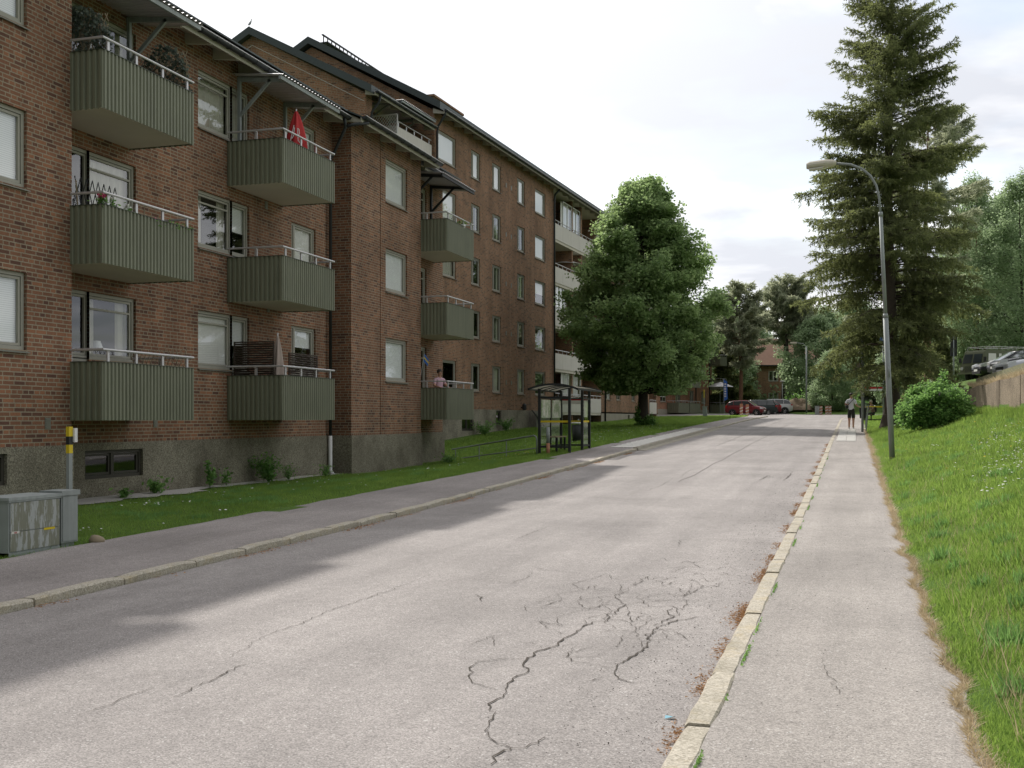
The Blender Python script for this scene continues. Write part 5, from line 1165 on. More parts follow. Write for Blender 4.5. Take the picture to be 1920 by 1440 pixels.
m_ = MB(); m_.box(-.3, -.0, .0, .30, .08, .66); m_.box(-.27, -.03, .03, .27, -.15, .08); m_.build('body', M['galv'], t); m_ = MB(); m_.box(-.002, .009, .02, .285, .1, .65); m_.build('door', M['galv'], t); m_ = MB(); m_.box(-.31, .02, -.015, .325, .66, .72); m_.build('lid', M['galv'], t)
t = thing('marker_pole', 'grey pole with yellow and black bands behind the narrow cabinet', 'pole', (-9.55, 12.0, .1)); m_ = MB(); m_.box(-.022, .022, -.033, .033, -.1, 1.16); m_.build('pole', M['galv'], t)
for z0, z1, c in ((1.16, 1.27, 'yellow'), (1.27, 1.375, 'black'), (1.375, 1.50, 'yellow')): m_ = MB(); m_.box(-.024, .024, -.036, .036, z0, z1-.001); m_.build('band', M[c], t)
m_ = MB(); m_.box(-.01, .05, .038, .095, 1.30, 1.48); m_.build('box', M['white'], t)
o = MB(); o.lathe(0, 0, [(.02, -.02), (.10, .0), (.105, .035), (.075, .075), (.03, .09)], 11); o.v = [(x*(1+.25*noise.noise(Vector((x*20, y*20, z*30)))), y*.8, z*(1+.3*noise.noise(Vector((x*15, y*15, 1))))) for x, y, z in o.v]; r_ = o.build('rock', M['wood'], smooth=True); r_.location = (-9.1, 11.95, K(12)+.02); tag(r_, 'small brown stone at the foot of the narrow cabinet', 'stone')
# blue litter
m_ = MB(); x, y = gp(1246, 1349); m_.add([(0, 0, .004), (.06, .01, .02), (.05, .04, .006), (.0, .03, .016)], [(0, 1, 2, 3)]); o = m_.build('litter', mat('light_blue_paper', (.35, .62, .72), .8), fix=False); o.location = (x, y, rz(x, y)); tag(o, 'scrap of light blue paper on the road by the right kerb', 'litter')

# ------------------------------------------------------------------ bus shelters
def shelter(label, loc, rot, W_, L_, H_, tone='black'):
    """open side +x; y along the road; x from -W_ to 0"""
    t = thing('bus_shelter', label, 'bus shelter', loc, rot)
    for x, y in ((-W_, 0), (0, 0), (-W_, L_), (0, L_*.62), (0, L_)): m_ = MB(); m_.box(x-.04, x+.04, y-.04, y+.04, -.05, H_); m_.build('post', M[tone], t)
    m_ = MB()
    for z in (.16, H_-.28):
        m_.box(-W_+.04, -.04, -.025, .025, z-.03, z+.03); m_.box(-W_-.025, -W_+.025, .04, L_-.04, z-.03, z+.03); m_.box(-.025, .025, L_*.62+.04, L_-.04, z-.03, z+.03); m_.box(-W_+.04, -.04, L_-.025, L_+.025, z-.03, z+.03)
    m_.box(-W_-.02, -W_+.02, L_*.5-.02, L_*.5+.02, .2, H_-.3); m_.build('rail', M[tone], t)
    def g(a, b, nm='glass_panel'):
        m_ = MB(); m_.quad((a[0], a[1], .2), (b[0], b[1], .2), (b[0], b[1], H_-.31), (a[0], a[1], H_-.31)); o = m_.build(nm, M['sheet_glass'], t, fix=False)
        m_ = MB(); d = Vector((b[0]-a[0], b[1]-a[1])); nrm = Vector((-d.y, d.x)).normalized()*.006; m_.box(0, 1, 0, 1, 0, 1); m_.v = []; m_.f = []; m_.m = []
        for s_ in (1, -1): m_.quad((a[0]+nrm.x*s_, a[1]+nrm.y*s_, .93), (b[0]+nrm.x*s_, b[1]+nrm.y*s_, .93), (b[0]+nrm.x*s_, b[1]+nrm.y*s_, .99), (a[0]+nrm.x*s_, a[1]+nrm.y*s_, .99))
        m_.build('yellow_band', M['yellow'], o, fix=False); return o
    g((-W_+.04, 0), (-.04, 0)); g((-W_, .04), (-W_, L_*.5-.02)); g((-W_, L_*.5+.02), (-W_, L_-.04)); g((0, L_*.62+.04), (0, L_-.04)); g((-W_+.04, L_), (-.04, L_))
    m_ = MB(); top = []; n = 12   # barrel roof of clear sheet
    xs0, xs1 = -W_-.28, .32
    pr = [(xs0+(xs1-xs0)*i/n, H_-.02+.15*sin(pi*i/n)**.8) for i in range(n+1)]
    m_.add([(x, y, z) for y in (-.3, L_+.3) for x, z in pr], [(i, i+1, i+n+2, i+n+1) for i in range(n)]); ro = m_.build('roof', M['roof_sheet'], t, fix=False)
    m_ = MB()
    for y in (-.3, L_+.28): m_.loft([[(x, y, z-.035), (x, y+.035, z-.035), (x, y+.035, z+.03), (x, y, z+.03)] for x, z in pr])
    for y in [L_*k/4 for k in range(1, 4)]: m_.loft([[(x, y, z-.03), (x, y+.03, z-.03), (x, y+.03, z), (x, y, z)] for x, z in pr])
    for x, z in (pr[0], pr[-1]): m_.box(x-.03, x+.03, -.3, L_+.3, z-.035, z+.03)
    m_.build('roof_frame', M[tone], ro)
    b_ = MB()
    for k in range(4): b_.box(-W_+.1+k*.095, -W_+.185+k*.095, L_*.12, L_*.62, .45, .485)
    bo = b_.build('bench', M['wood'], t); b_ = MB()
    for y in (L_*.18, L_*.55): b_.box(-W_+.12, -W_+.18, y, y+.06, 0, .45); b_.box(-W_+.40, -W_+.46, y, y+.06, 0, .45)
    b_.build('bench_leg', M[tone], bo)
    return t
n_ = NT('clear_roof_sheet'); n_.N.remove(n_.b); tr = n_.N.new('ShaderNodeBsdfTransparent'); tr.inputs[0].default_value = (.8, .79, .7, 1); df = n_.N.new('ShaderNodeBsdfDiffuse'); df.inputs[0].default_value = (.42, .40, .33, 1); tl = n_.N.new('ShaderNodeBsdfTranslucent'); tl.inputs[0].default_value = (.5, .48, .38, 1)
m1 = n_.N.new('ShaderNodeMixShader'); m1.inputs[0].default_value = .5; m2 = n_.N.new('ShaderNodeMixShader'); m2.inputs[0].default_value = .62; n_.L.new(df.outputs[0], m1.inputs[1]); n_.L.new(tl.outputs[0], m1.inputs[2]); n_.L.new(tr.outputs[0], m2.inputs[1]); n_.L.new(m1.outputs[0], m2.inputs[2]); n_.L.new(m2.outputs[0], n_.out.inputs[0]); M['roof_sheet'] = n_.m
SZ = K(35)+.03
sA = shelter('glass bus shelter with arched roof and black posts on the left footway', (-8.52, 34.15, SZ), 0, .98, 2.75, 2.0)
def poster():
    n = NT('route_map_print'); o = n.tc.outputs['Object']; col = n.mix(n.ramp(n.noise(o, 3.2, 5, .7), (.42, 0.0), (.58, 1.0)), (.80, .79, .74), (.32, .42, .24)); col = n.mix(n.ramp(n.noise(n.mapv(o, (2, 2, 6)), 4, 2), (.55, 0.0), (.62, .7)), col, (.62, .60, .58)); return n.P(col, .5)
M['poster'] = poster()
for y0, y1 in ((.14, 1.24), (1.5, 2.6)):
    m_ = MB(); m_.box(-.965, -.95, y0, y1, 1.08, 1.66); m_.build('route_map', M['poster'], sA)
m_ = MB(); m_.box(-.93, -.05, 2.70, 2.715, 1.54, 1.66); m_.build('sign_panel', M['white'], sA); m_ = MB(); m_.box(-.93, -.05, 2.695, 2.72, 1.665, 1.70); m_.build('sign_stripe', M['red'], sA)
m_ = MB(); m_.box(-.04, -.03, 2.1, 2.6, 1.1, 1.65); m_.build('timetable', M['paper'], sA)
x, y = -9.35, 33.6; t = thing('bollard', 'short grey post, rust red at its foot, in front of the left bus shelter', 'bollard', (-9.15, 33.9, K(34)+.02)); m_ = MB(); m_.tube([(0, 0, .32), (0, 0, .82)], .055, 10); m_.build('post', M['galv'], t, smooth=True); m_ = MB(); m_.tube([(0, 0, -.1), (0, 0, .32)], .056, 10); m_.build('sleeve', M['orange'], t, smooth=True)
SX, SY = px(1620, 69); SZ2 = K(SY)+.0
sB = shelter('small bus shelter partly hidden behind the spruce trunk', (SX+1.18, SY, SZ2), 0, 1.18, 2.6, 2.45)
m_ = MB(); m_.box(-1.12, -.06, -.06, -.04, 2.05, 2.16); m_.build('sign_stripe', M['red'], sB); m_ = MB(); m_.box(-1.12, -.06, -.06, -.04, 1.93, 2.045); m_.build('sign_panel', M['white'], sB)
# litter bins
x, y = px(1082, 44.5); t = thing('litter_bin', 'black round litter bin with pale lid on the lawn behind the left shelter', 'litter bin', (x, y, gz(x, y))); m_ = MB(); m_.lathe(0, 0, [(.15, .0), (.19, .03), (.21, .68)], 16); m_.build('drum', M['black'], t, smooth=True); m_ = MB(); m_.lathe(0, 0, [(.23, .72), (.24, .76), (.08, .82)], 16); m_.build('lid', M['white'], t); m_ = MB(); m_.tube([(0, .24, -.2), (0, .24, .9)], .03, 8); m_.tube([(.0, -.0, -.2), (0, 0, .1)], .04, 8); m_.build('stand', M['galv'], t)
x, y = px(1621, 56); t = thing('litter_bin', 'slim black waste bin at the right bus stop beside the standing person', 'litter bin', (x-.06, y, K(y)+.03)); m_ = MB(); m_.tube([(.12, 0, -.1), (.12, 0, 1.15)], .035, 8); m_.build('stand', M['galv'], t); m_ = MB(); m_.prism([(-.17, .5), (.1, .5), (.16, 1.02), (-.2, 1.02)], 1, -.16, .16); m_.build('drum', M['black'], t)
# handrail down the slope
t = thing('handrail', 'grey tubular handrail sloping over the lawn left of the bus shelter', 'handrail', (-9.6, 34.2, K(34.2)))
P0 = Vector((0, 0, 0)); P1_ = Vector((-4.9, 5.6, -.62)); m_ = MB(); m_.tube([(0, 0, -.15), (0, 0, .44), (-.04, .05, .53), (-.14, .16, .56), tuple(P1_+Vector((0, 0, .56)))], .026, 8); m_.tube([(0, 0, .17), tuple(P1_+Vector((0, 0, .18)))], .02, 8); m_.build('rail', M['galv'], t, smooth=True)
for f in (.32, .64, .95): q = P1_*f; m_ = MB(); m_.tube([(q.x, q.y, q.z-.3), (q.x, q.y, q.z+.56)], .02, 8); m_.build('post', M['galv'], t)
# plank fence and wall lamp at the cellar stair of the tall block
t = thing('plank_fence', 'grey vertical plank screen at the cellar stair of the tall block', 'fence', (-19.0, 49.7, 1.0), -a27); m_ = MB()
for k in range(34): m_.box(.55, .58, 13.6+k*.155, 13.6+k*.155+.14, bz(-.78), bz(.42))
m_.build('board', M['sill'], t); m_ = MB(); m_.box(.58, .62, 13.6, 18.85, bz(.2), bz(.28)); m_.build('rail', M['sill'], t); m_ = MB(); m_.beam((.64, 12.6, bz(.50)), (.64, 15.6, bz(-.75)), .05); m_.build('handrail', M['black'], t)
t = thing('wall_lamp', 'round black wall lamp above the cellar stair of the tall block', 'wall lamp', (-19.0, 49.7, 1.0), -a27); m_ = MB(); m_.box(.0, .16, 12.5, 12.55, bz(.62), bz(.68)); m_.build('arm', M['black'], t); m_ = MB(); m_.lathe(.2, 12.52, [(.08, bz(.5)), (.13, bz(.55)), (.13, bz(.8)), (.05, bz(.88))], 10); m_.build('lamp_shade', M['black'], t)

# ------------------------------------------------------------------ balcony things
def obj1(name, label, cat, mb, mt, loc=(0, 0, 0), grp=None, smooth=False): o = mb.build(name, mt, None, smooth=smooth); o.location = loc; return tag(o, label, cat, grp)
BX = -14.2
def lattice(mb, p0, p1, h, st=.12, r=.006, ang=1.0):
    p0 = Vector(p0); p1 = Vector(p1); d = (p1-p0); L = d.length; d.normalize(); k = -h*ang
    while k < L:
        for s_ in (1, -1):
            a, b = (k, k+h*ang) if s_ > 0 else (k+h*ang, k); za, zb_ = 0, h
            a2, b2 = max(0, min(L, a)), max(0, min(L, b))
            if a != b: za = h*(a2-a)/(b-a); zb_ = h*(b2-a)/(b-a)
            if abs(a2-b2) > .02: mb.beam(tuple(p0+d*a2+Vector((0, 0, za))), tuple(p0+d*b2+Vector((0, 0, zb_))), r*2, r)
        k += st
def planter(label, loc, p1, h, n, seed):
    t = thing('plant_trellis', label, 'trellis', loc, 0, 'planted trellises on the top corner balcony'); m_ = MB(); lattice(m_, (0, 0, 0), p1, h, .10, .008, .45); m_.build('lattice', M['wood'], t); rn = np.random.default_rng(seed); f = rn.random(n)[:, None]; P = np.array(p1)*f; P = P+rn.normal(size=(n, 3))*np.array([.05, .05, 0]); P[:, 2] = h*np.clip(rn.beta(2.2, 1.1, n)*(1.15-.5*(2*f[:, 0]-1)**2), 0, 1.15)
    Vv, Ff = leaf_quads(P, .07, seed=seed); npmesh('foliage', Vv, Ff, M['leaf_grey'], t, np.repeat(rn.random(n), 4)); m_ = MB()
    for k in range(40): q = k/40; m_.tube([(p1[0]*q, p1[1]*q, 0), (p1[0]*q+.02*sin(k), p1[1]*q+.03*cos(k*2), h*.8)], .006, 4)
    m_.build('stem', M['wood'], t, fix=False); return t
FL = [1.62+.12, 4.42+.12, 7.17+.1]
planter('bushy plant on lattice at the near end of the top corner balcony', (BX+.25, 17.05, 8.0), (1.1, .15, 0), 1.02, 1500, 1)
planter('climbing plant on lattice at the far end of the top corner balcony', (BX+.3, 19.6, 7.95), (1.1, .03, 0), 1.15, 1300, 2)
m_ = MB(); lattice(m_, (0, 0, 0), (.0, 1.25, 0), .98, .17, .008, .35); obj1('trellis', 'black expanding trellis on the middle corner balcony', 'trellis', m_, M['black'], (BX+.35, 17.55, 5.25))
m_ = MB(); lattice(m_, (0, 0, 0), (1.35, .02, 0), .72, .10, .007, .5); obj1('trellis', 'brown wooden trellis at the far end of the lowest corner balcony', 'trellis', m_, M['wood'], (BX+.08, 19.62, 2.38))
def pot(label, x, y, z, fm, seed, r=.07, grp='flower pots on the middle corner balcony', pm='black', lv='leaf_bush'):
    t = thing('flower_pot', label, 'flower pot', (x, y, z), 0, grp); m_ = MB(); m_.lathe(0, 0, [(r*.7, 0), (r, .14)], 12); m_.build('pot', M[pm], t, smooth=True); rn = np.random.default_rng(seed); P = rn.normal(size=(90, 3))*np.array([r, r, .05])+np.array([0, 0, .2]); Vv, Ff = leaf_quads(P, .055, seed=seed); npmesh('foliage', Vv, Ff, M[lv], t, np.repeat(rn.random(90), 4))
    if fm:
        m_ = MB(); r2 = random.Random(seed)
        for k in range(26): q = Vector((r2.gauss(0, r*.55), r2.gauss(0, r*.55), .29+r2.gauss(0, .025))); m_.box(q.x-.016, q.x+.016, q.y-.016, q.y+.016, q.z-.012, q.z+.012)
        m_.build('flower', M[fm], t, fix=False)
zt1 = 5.5+.012
pot('pink flowers at the corner of the middle balcony', BX+1.38, 16.98, zt1-.12, 'pink', 1); pot('white flowers beside the pink ones on the middle balcony', BX+1.38, 17.22, zt1-.14, 'petal', 2); pot('single white bloom on the middle balcony rail', BX+1.38, 17.72, zt1-.2, 'petal', 3, .045)
pot('pink-red flowers halfway along the middle balcony', BX+1.36, 18.55, zt1-.3, 'pink', 4); pot('leafy green plant right of the middle railing post', BX+1.36, 19.0, zt1-.22, None, 5, .12); pot('trailing plant at the far corner of the middle balcony', BX+1.36, 19.45, zt1-.25, None, 6, .1)
m_ = MB(); m_.tube([(0, 0, 0), (.05, -.22, 1.5)], .014, 6); obj1('broom_handle', 'leaning wooden broomstick on the middle corner balcony', 'broomstick', m_, M['wood'], (BX+.6, 17.42, 4.55))
m_ = MB(); m_.tube([(0, 0, 0), (.0, .03, 1.25)], .012, 6); obj1('bamboo_cane', 'thin bamboo cane upright on the middle corner balcony', 'cane', m_, M['wood'], (BX+.5, 19.45, 4.8))
# table lamp behind the lowest corner window
t = thing('table_lamp', 'small pleated white table lamp inside the lowest corner window', 'lamp', (BX-.32, 19.05, 2.80)); m_ = MB(); m_.lathe(0, 0, [(.06, 0), (.06, .02), (.012, .03), (.012, .3)], 10); m_.build('foot', M['white'], t); m_ = MB(); m_.lathe(0, 0, [(.15, .27), (.08, .46)], 14); m_.build('lamp_shade', M['white'], t)
def closed_parasol(label, x, y, z, h, r, cm, marks=False):
    t = thing('parasol', label, 'parasol', (x, y, z)); m_ = MB(); m_.tube([(0, 0, 0), (0, 0, h+.05)], .018, 8); m_.build('pole', M['alu'], t); m_ = MB(); rg = []; n = 24
    for k in range(13):
        f = k/12; rad = r*(.06+.94*f**.75)*(1 if f < .93 else .85); zz = h-(h*.62)*f; rg.append([(rad*(1+.28*sin(a*5+f*2)+.1*sin(a*9))*cos(a), rad*(1+.28*sin(a*5+f*2)+.1*sin(a*9))*sin(a), zz+.03*sin(a*5)*f) for a in [2*pi*j/n for j in range(n)]])
    m_.loft(rg); m_.build('canopy', M[cm], t, smooth=True)
    if marks:   # the print on the folded cloth: broken white strokes
        m_ = MB()
        for pts in (((-.62, .55), (-.5, .68), (-.38, .62), (-.45, .45), (-.62, .4)), ((-.62, .55), (-.72, .42), (-.7, .3)), ((.1, .62), (.1, .35)), ((.1, .62), (.3, .6), (.32, .5), (.12, .48)), ((.12, .36), (.35, .3)), ((-.35, .28), (-.1, .2), (.2, .22)), ((-.75, .2), (-.5, .12))):
            q = []
            for a, b in pts: aa = -pi*.32+a*.75; zz = h*.38+h*.62*(b); f = (h-zz)/(h*.62); rad = r*(.06+.94*f**.75)*1.32+.006; q.append((rad*cos(aa), rad*sin(aa), zz))
            m_.tube(q, .009, 5)
        m_.build('print', M['white'], t)
    return t
closed_parasol('closed red parasol with white print on the top second balcony', BX+1.12, 24.75, 7.25, 2.0, .30, 'red', True)
closed_parasol('closed beige parasol between the dark wicker screens', BX+1.05, 23.95, 1.75, 1.95, .17, 'beige')
def screen(label, x, y0, y1, z, h):
    t = thing('wicker_screen', label, 'wicker screen', (x, y0, z), 0, 'dark wicker screens on the lowest second balcony'); m_ = MB(); frame_rect(m_, 0, 0, y1-y0, 0, h, .03, .03); m_.build('frame', M['wicker'], t); m_ = MB(); n = int(h/.055)
    for k in range(n):
        z0 = .03+k*(h-.06)/n; q = [(-.015+.016*sin(j*pi/1.5+k*pi), .03+(y1-y0-.06)*j/12, z0+.02) for j in range(13)]; m_.tube(q, .022, 4)
    m_.build('weave', M['wicker'], t, fix=False); return t
w1 = screen('larger dark wicker screen beside the white blind', BX+.1, 23.55, 24.6, 1.75, 1.78); w1.rotation_euler = (0, 0, R(-88)); screen('smaller dark wicker screen right of the beige parasol', BX+1.2, 24.25, 25.75, 1.75, 1.55)
m_ = MB()
for k in range(9): m_.tube([(0, .13*k, 0), (0, .13*k, .75)], .003, 4)
for k in range(6): m_.tube([(0, 0, .15*k), (0, 1.05, .15*k)], .003, 4)
obj1('wire_mesh', 'thin wire mesh above the top second balcony', 'wire mesh', m_, M['black'], (BX+.5, 23.8, 8.2))
m_ = MB()
for k in range(22): m_.tube([(0, .045*k, 0), (.01, .045*k, .42+.04*sin(k*2.1))], .012, 5)
obj1('reed_screen', 'low reed screen at the far end of the top second balcony', 'reed screen', m_, M['wood'], (BX+.9, 25.0, 8.0))
pot('white pot with green plant on the top third balcony rail', BX+1.42, 36.15, 8.2, None, 9, .11, 'balcony pots further along', 'white'); 
t = thing('flag', 'small blue and yellow flag by the lowest third balcony door', 'flag', (BX+.25, 35.2, 3.6)); m_ = MB(); m_.tube([(0, 0, -.5), (.1, .1, .3)], .008, 5); m_.build('pole', M['white'], t)
m_ = MB(); m_.add([(.1, .1, .3), (.12, .45, .12), (.1, .42, -.12), (.06, .07, .06)], [(0, 1, 2, 3)]); m_.build('cloth', M['blue'], t, fix=False); m_ = MB(); m_.add([(.09, .1, .2), (.115, .44, .02), (.11, .435, -.03), (.085, .09, .14)], [(0, 1, 2, 3)]); o = m_.build('cross', M['yellow'], t, fix=False); o.location = (.006, -.004, 0)
# white lattice panel on the top of the tall block wing, parasol in a loggia
t = thing('lattice_panel', 'white lattice windbreak on the top balcony of the tall block wing', 'lattice', (-19.0, 49.7, 1.0), -a27); m_ = MB(); xa, xb_, yl, za_, zb2 = -1.85, -.0, -4.06, bz(12.58), bz(13.4)
for p, q in (((xa, yl, za_), (xb_, yl, za_)), ((xa, yl, zb2), (xb_, yl, zb2)), ((xa, yl, za_), (xa, yl, zb2)), ((xb_, yl, za_), (xb_, yl, zb2))): m_.beam(p, q, .05, .05)
m_.build('frame', M['white'], t); m_ = MB(); lattice(m_, (xa, yl, za_), (xb_, yl, za_), zb2-za_, .13, .011, .8); m_.build('lattice', M['white'], t)
t = thing('parasol', 'open white parasol in a loggia of the tall block', 'parasol', (-19.0, 49.7, 1.0), -a27); m_ = MB(); m_.tube([(-.75, 23.9, bz(8.7)), (-.75, 23.9, bz(10.75))], .02, 6); m_.build('pole', M['alu'], t); m_ = MB(); m_.lathe(-.75, 23.9, [(1.05, bz(10.45)), (.5, bz(10.62)), (.03, bz(10.72))], 10); m_.build('canopy', M['white'], t)
# pigeon on the ridge
AP = Vector((-19.0, 49.7, 1.0)); ca, sa = cos(-a27), sin(-a27); lx, ly = RA, G0-.2; w0 = (AP.x+ca*lx-sa*ly, AP.y+sa*lx+ca*ly, 1.0+HA+.35)
t = thing('pigeon', 'pigeon perched on the gable peak of the tall block', 'bird', w0, 1.25); m_ = MB(); rg = []
for x, r_, z in ((-.2, .012, .10), (-.12, .04, .12), (-.04, .07, .14), (.04, .075, .16), (.09, .055, .20), (.11, .036, .25), (.12, .034, .29), (.15, .02, .30), (.175, .005, .295)): rg.append([(x*.62, r_*cos(a), z*.9+x*.42+r_*sin(a)) for a in [2*pi*j/10 for j in range(10)]])
m_.loft(rg)
for s_ in (-1, 1): m_.tube([(.0, .03*s_, .10), (.0, .03*s_, .0), (.03, .035*s_, .0)], .006, 5)
m_.build('body', M['galv'], t, smooth=True)

# ------------------------------------------------------------------ cars
def paint(name, c, rough=.3, met=0):
    n = NT(name); n.b.inputs['Coat Weight'].default_value = .08; n.b.inputs['Coat Roughness'].default_value = .06; o = n.tc.outputs['Object']; return n.P(n.mix(n.noise(o, 2.5, 4, .6), mul(c, .85), mul(c, 1.1)), rough, met, .35)
M['p_red'] = paint('dark_red_paint', (.17, .02, .025)); M['p_green'] = paint('black_green_paint', (.018, .03, .028)); M['p_white'] = paint('white_paint', (.62, .62, .62), met=0); M['p_black'] = paint('black_paint', (.02, .021, .026)); M['p_silver'] = paint('silver_paint', (.42, .43, .45), met=.6); M['army'] = paint('army_green_paint', (.115, .125, .07), .6, 0)
M['lamp_red'] = mat('red_lamp_glass', (.5, .02, .02), .2, spec=.8); M['lamp_clear'] = mat('clear_lamp_glass', (.55, .56, .56), .12, .2, spec=1)
def wheel(t, x, y, r, w=.2, s_=1, rim='alu'):
    m_ = MB(); prof = [(r*.62, -w/2), (r*.93, -w/2), (r, -w*.32), (r, w*.32), (r*.93, w/2), (r*.62, w/2)]; rings = []
    for k in range(20): a = 2*pi*k/20; rings.append([(x+q*cos(a), y+z, r+q*sin(a)) for q, z in prof])
    rings.append(rings[0]); m_.loft(rings, cap=False); o = m_.build('wheel', M['rubber'], t, smooth=False)
    m_ = MB(); n = 15; yy = y+s_*w*.30; vs = [(x+r*.64*cos(2*pi*k/n), yy, r+r*.64*sin(2*pi*k/n)) for k in range(n)]+[(x, yy+s_*.03, r)]; m_.add(vs, [(k, (k+1) % n, n) for k in range(n)])
    for k in range(5): a = 2*pi*k/5; m_.beam((x, yy+s_*.035, r), (x+r*.6*cos(a), yy+s_*.03, r+r*.6*sin(a)), .06, .02)
    m_.build('rim', M[rim], o, fix=False)
def car(label, loc, rot, pm, L=4.0, W_=1.7, H=1.45, kind='hatch', grp='cars parked at the far end'):
    t = thing('parked_car', label, 'car', loc, rot, grp); hw = W_/2; h0 = .2
    if kind == 'hatch': st = [(0, .42, .62, .86), (.02, .30, .74, .93), (.10, .24, .86, .98), (.24, .22, .96, 1), (.45, .2, .97, 1), (.7, .2, .99, 1), (.90, .22, 1.0, .98), (.975, .28, .98, .93), (1.0, .36, .80, .86)]; rf_ = [(.22, .965), (.40, H-.03), (.55, H), (.80, H-.04), (.93, H-.22), (.975, 1.0)]
    elif kind == 'estate': st = [(0, .4, .6, .85), (.02, .3, .70, .93), (.12, .24, .84, .99), (.27, .22, .95, 1), (.5, .2, .96, 1), (.75, .2, .98, 1), (.93, .22, .99, .98), (.985, .28, .97, .94), (1.0, .36, .8, .88)]; rf_ = [(.25, .955), (.40, H-.04), (.55, H), (.80, H-.02), (.92, H-.08), (.985, .98)]
    else: st = [(0, .46, .72, .85), (.02, .34, .86, .93), (.11, .3, .98, .99), (.26, .28, 1.06, 1), (.5, .27, 1.08, 1), (.75, .27, 1.1, 1), (.92, .28, 1.12, .98), (.98, .34, 1.08, .94), (1.0, .42, .85, .88)]; rf_ = [(.24, 1.06), (.39, H-.05), (.55, H), (.78, H-.02), (.91, H-.12), (.975, 1.1)]
    m_ = MB(); rg = []
    for f, zb_, zt, ww in st:
        x = -L/2+L*f; w = hw*ww; zm = (zb_+zt)/2; half = [(0, zb_), (w*.86, zb_), (w*.97, zb_+.1), (w, zm), (w*.985, zt-.14), (w*.93, zt-.035), (w*.84, zt), (0, zt+.015)]
        rg.append([(x, y, z) for y, z in half]+[(x, -y, z) for y, z in reversed(half[1:-1])])
    m_.loft(rg); m_.build('body', pm, t, smooth=True)
    m_ = MB(); rg = []; n = 22; Xr = [a for a, _ in rf_]; Zr = [b for _, b in rf_]
    def belt(f): return np.interp(f, [s[0] for s in st], [s[2] for s in st])
    for k in range(n+1):
        f = rf_[0][0]+(rf_[-1][0]-rf_[0][0])*k/n; x = -L/2+L*f; zt = float(np.interp(f, Xr, Zr)); zb_ = float(belt(f))-.02; w0_ = hw*.92; tt_ = max(0, (zt-zb_)/(H-zb_)); w1 = hw*(.92-.17*tt_)
        rg.append([(x, 0, zb_), (x, w0_, zb_), (x, w1+.01, max(zb_+.001, zt-.05)), (x, w1-.06, max(zb_+.002, zt-.005)), (x, 0, zt+.01), (x, -w1+.06, max(zb_+.002, zt-.005)), (x, -w1-.01, max(zb_+.001, zt-.05)), (x, -w0_, zb_)])
    m_.loft(rg); m_.build('glasshouse', M['car_glass'], t, smooth=False)
    m_ = MB(); rg = []   # roof skin
    for k in range(9):
        f = rf_[1][0]+.01+(rf_[-2][0]-rf_[1][0]-.02)*k/8; x = -L/2+L*f; zt = float(np.interp(f, Xr, Zr)); zb_ = float(belt(f)); w1 = hw*(.92-.17*max(0, (zt-zb_)/(H-zb_)))
        rg.append([(x, w1+.018, zt-.07), (x, w1-.05, zt+.01), (x, 0, zt+.025), (x, -w1+.05, zt+.01), (x, -w1-.018, zt-.07), (x, 0, zt-.03)])
    m_.loft(rg); ro = m_.build('roof', pm, t, smooth=True)
    m_ = MB()
    for s_ in (-1, 1):
        def sp(f, q): # point on the side glass, q 0..1 from belt to roof
            zb_ = float(belt(f))-.02; zt = float(np.interp(f, Xr, Zr))-.05; w1 = hw*(.92-.17*max(0, (zt+.05-zb_)/(H-zb_)))+.01; return Vector((-L/2+L*f, s_*((hw*.92)*(1-q)+w1*q+.006), zb_+(zt-zb_)*q))
        for f0, f1 in ((rf_[0][0]+.015, rf_[1][0]+.01), (.56, .56), (.77, .78), (rf_[-1][0]-.015, rf_[-2][0]-.01)): m_.beam(tuple(sp(f0, .0)), tuple(sp(f1, 1)), .05, .05)
        m_.beam(tuple(sp(rf_[0][0]+.02, 0)), tuple(sp(rf_[-1][0]-.02, 0)), .03, .05)
    m_.build('pillar', pm, ro)
    wr = .29 if kind != 'suv' else .34
    for fx in (.17, .80):
        for s_ in (-1, 1):
            x = -L/2+L*fx; m_ = MB(); n = 14; m_.add([(x+(wr+.075)*cos(pi*k/n), s_*(hw+.004), wr*1.02+(wr+.07)*sin(pi*k/n)) for k in range(n+1)]+[(x+(wr+.075), s_*(hw+.004), .2), (x-(wr+.075), s_*(hw+.004), .2)], [tuple(range(n+1))+(n+2, n+1)] if 0 else [tuple(list(range(n+1))+[n+2, n+1])]); m_.build('wheel_arch', M['black'], t, fix=False); wheel(t, x, s_*(hw-.075), wr, .19, s_)
    for s_ in (-1, 1):
        m_ = MB(); m_.loft([[(-L/2+.01, s_*hw*.45, .60), (-L/2+.01, s_*hw*.84, .62), (-L/2+.01, s_*hw*.82, .74), (-L/2+.01, s_*hw*.5, .70)], [(-L/2+.28, s_*hw*.6, .66), (-L/2+.28, s_*hw*1.0, .66), (-L/2+.28, s_*hw*.97, .85), (-L/2+.28, s_*hw*.6, .83)]]); m_.build('headlight', M['lamp_clear'], t)
        m_ = MB(); zt = .78 if kind != 'suv' else .9; m_.loft([[(L/2-.2, s_*hw*.7, zt), (L/2-.2, s_*hw*.99, zt), (L/2-.2, s_*hw*.97, zt+.2), (L/2-.2, s_*hw*.7, zt+.2)], [(L/2-.0, s_*hw*.55, zt), (L/2-.0, s_*hw*.86, zt), (L/2-.03, s_*hw*.85, zt+.17), (L/2-.03, s_*hw*.6, zt+.17)]]); m_.build('tail_light', M['lamp_red'], t)
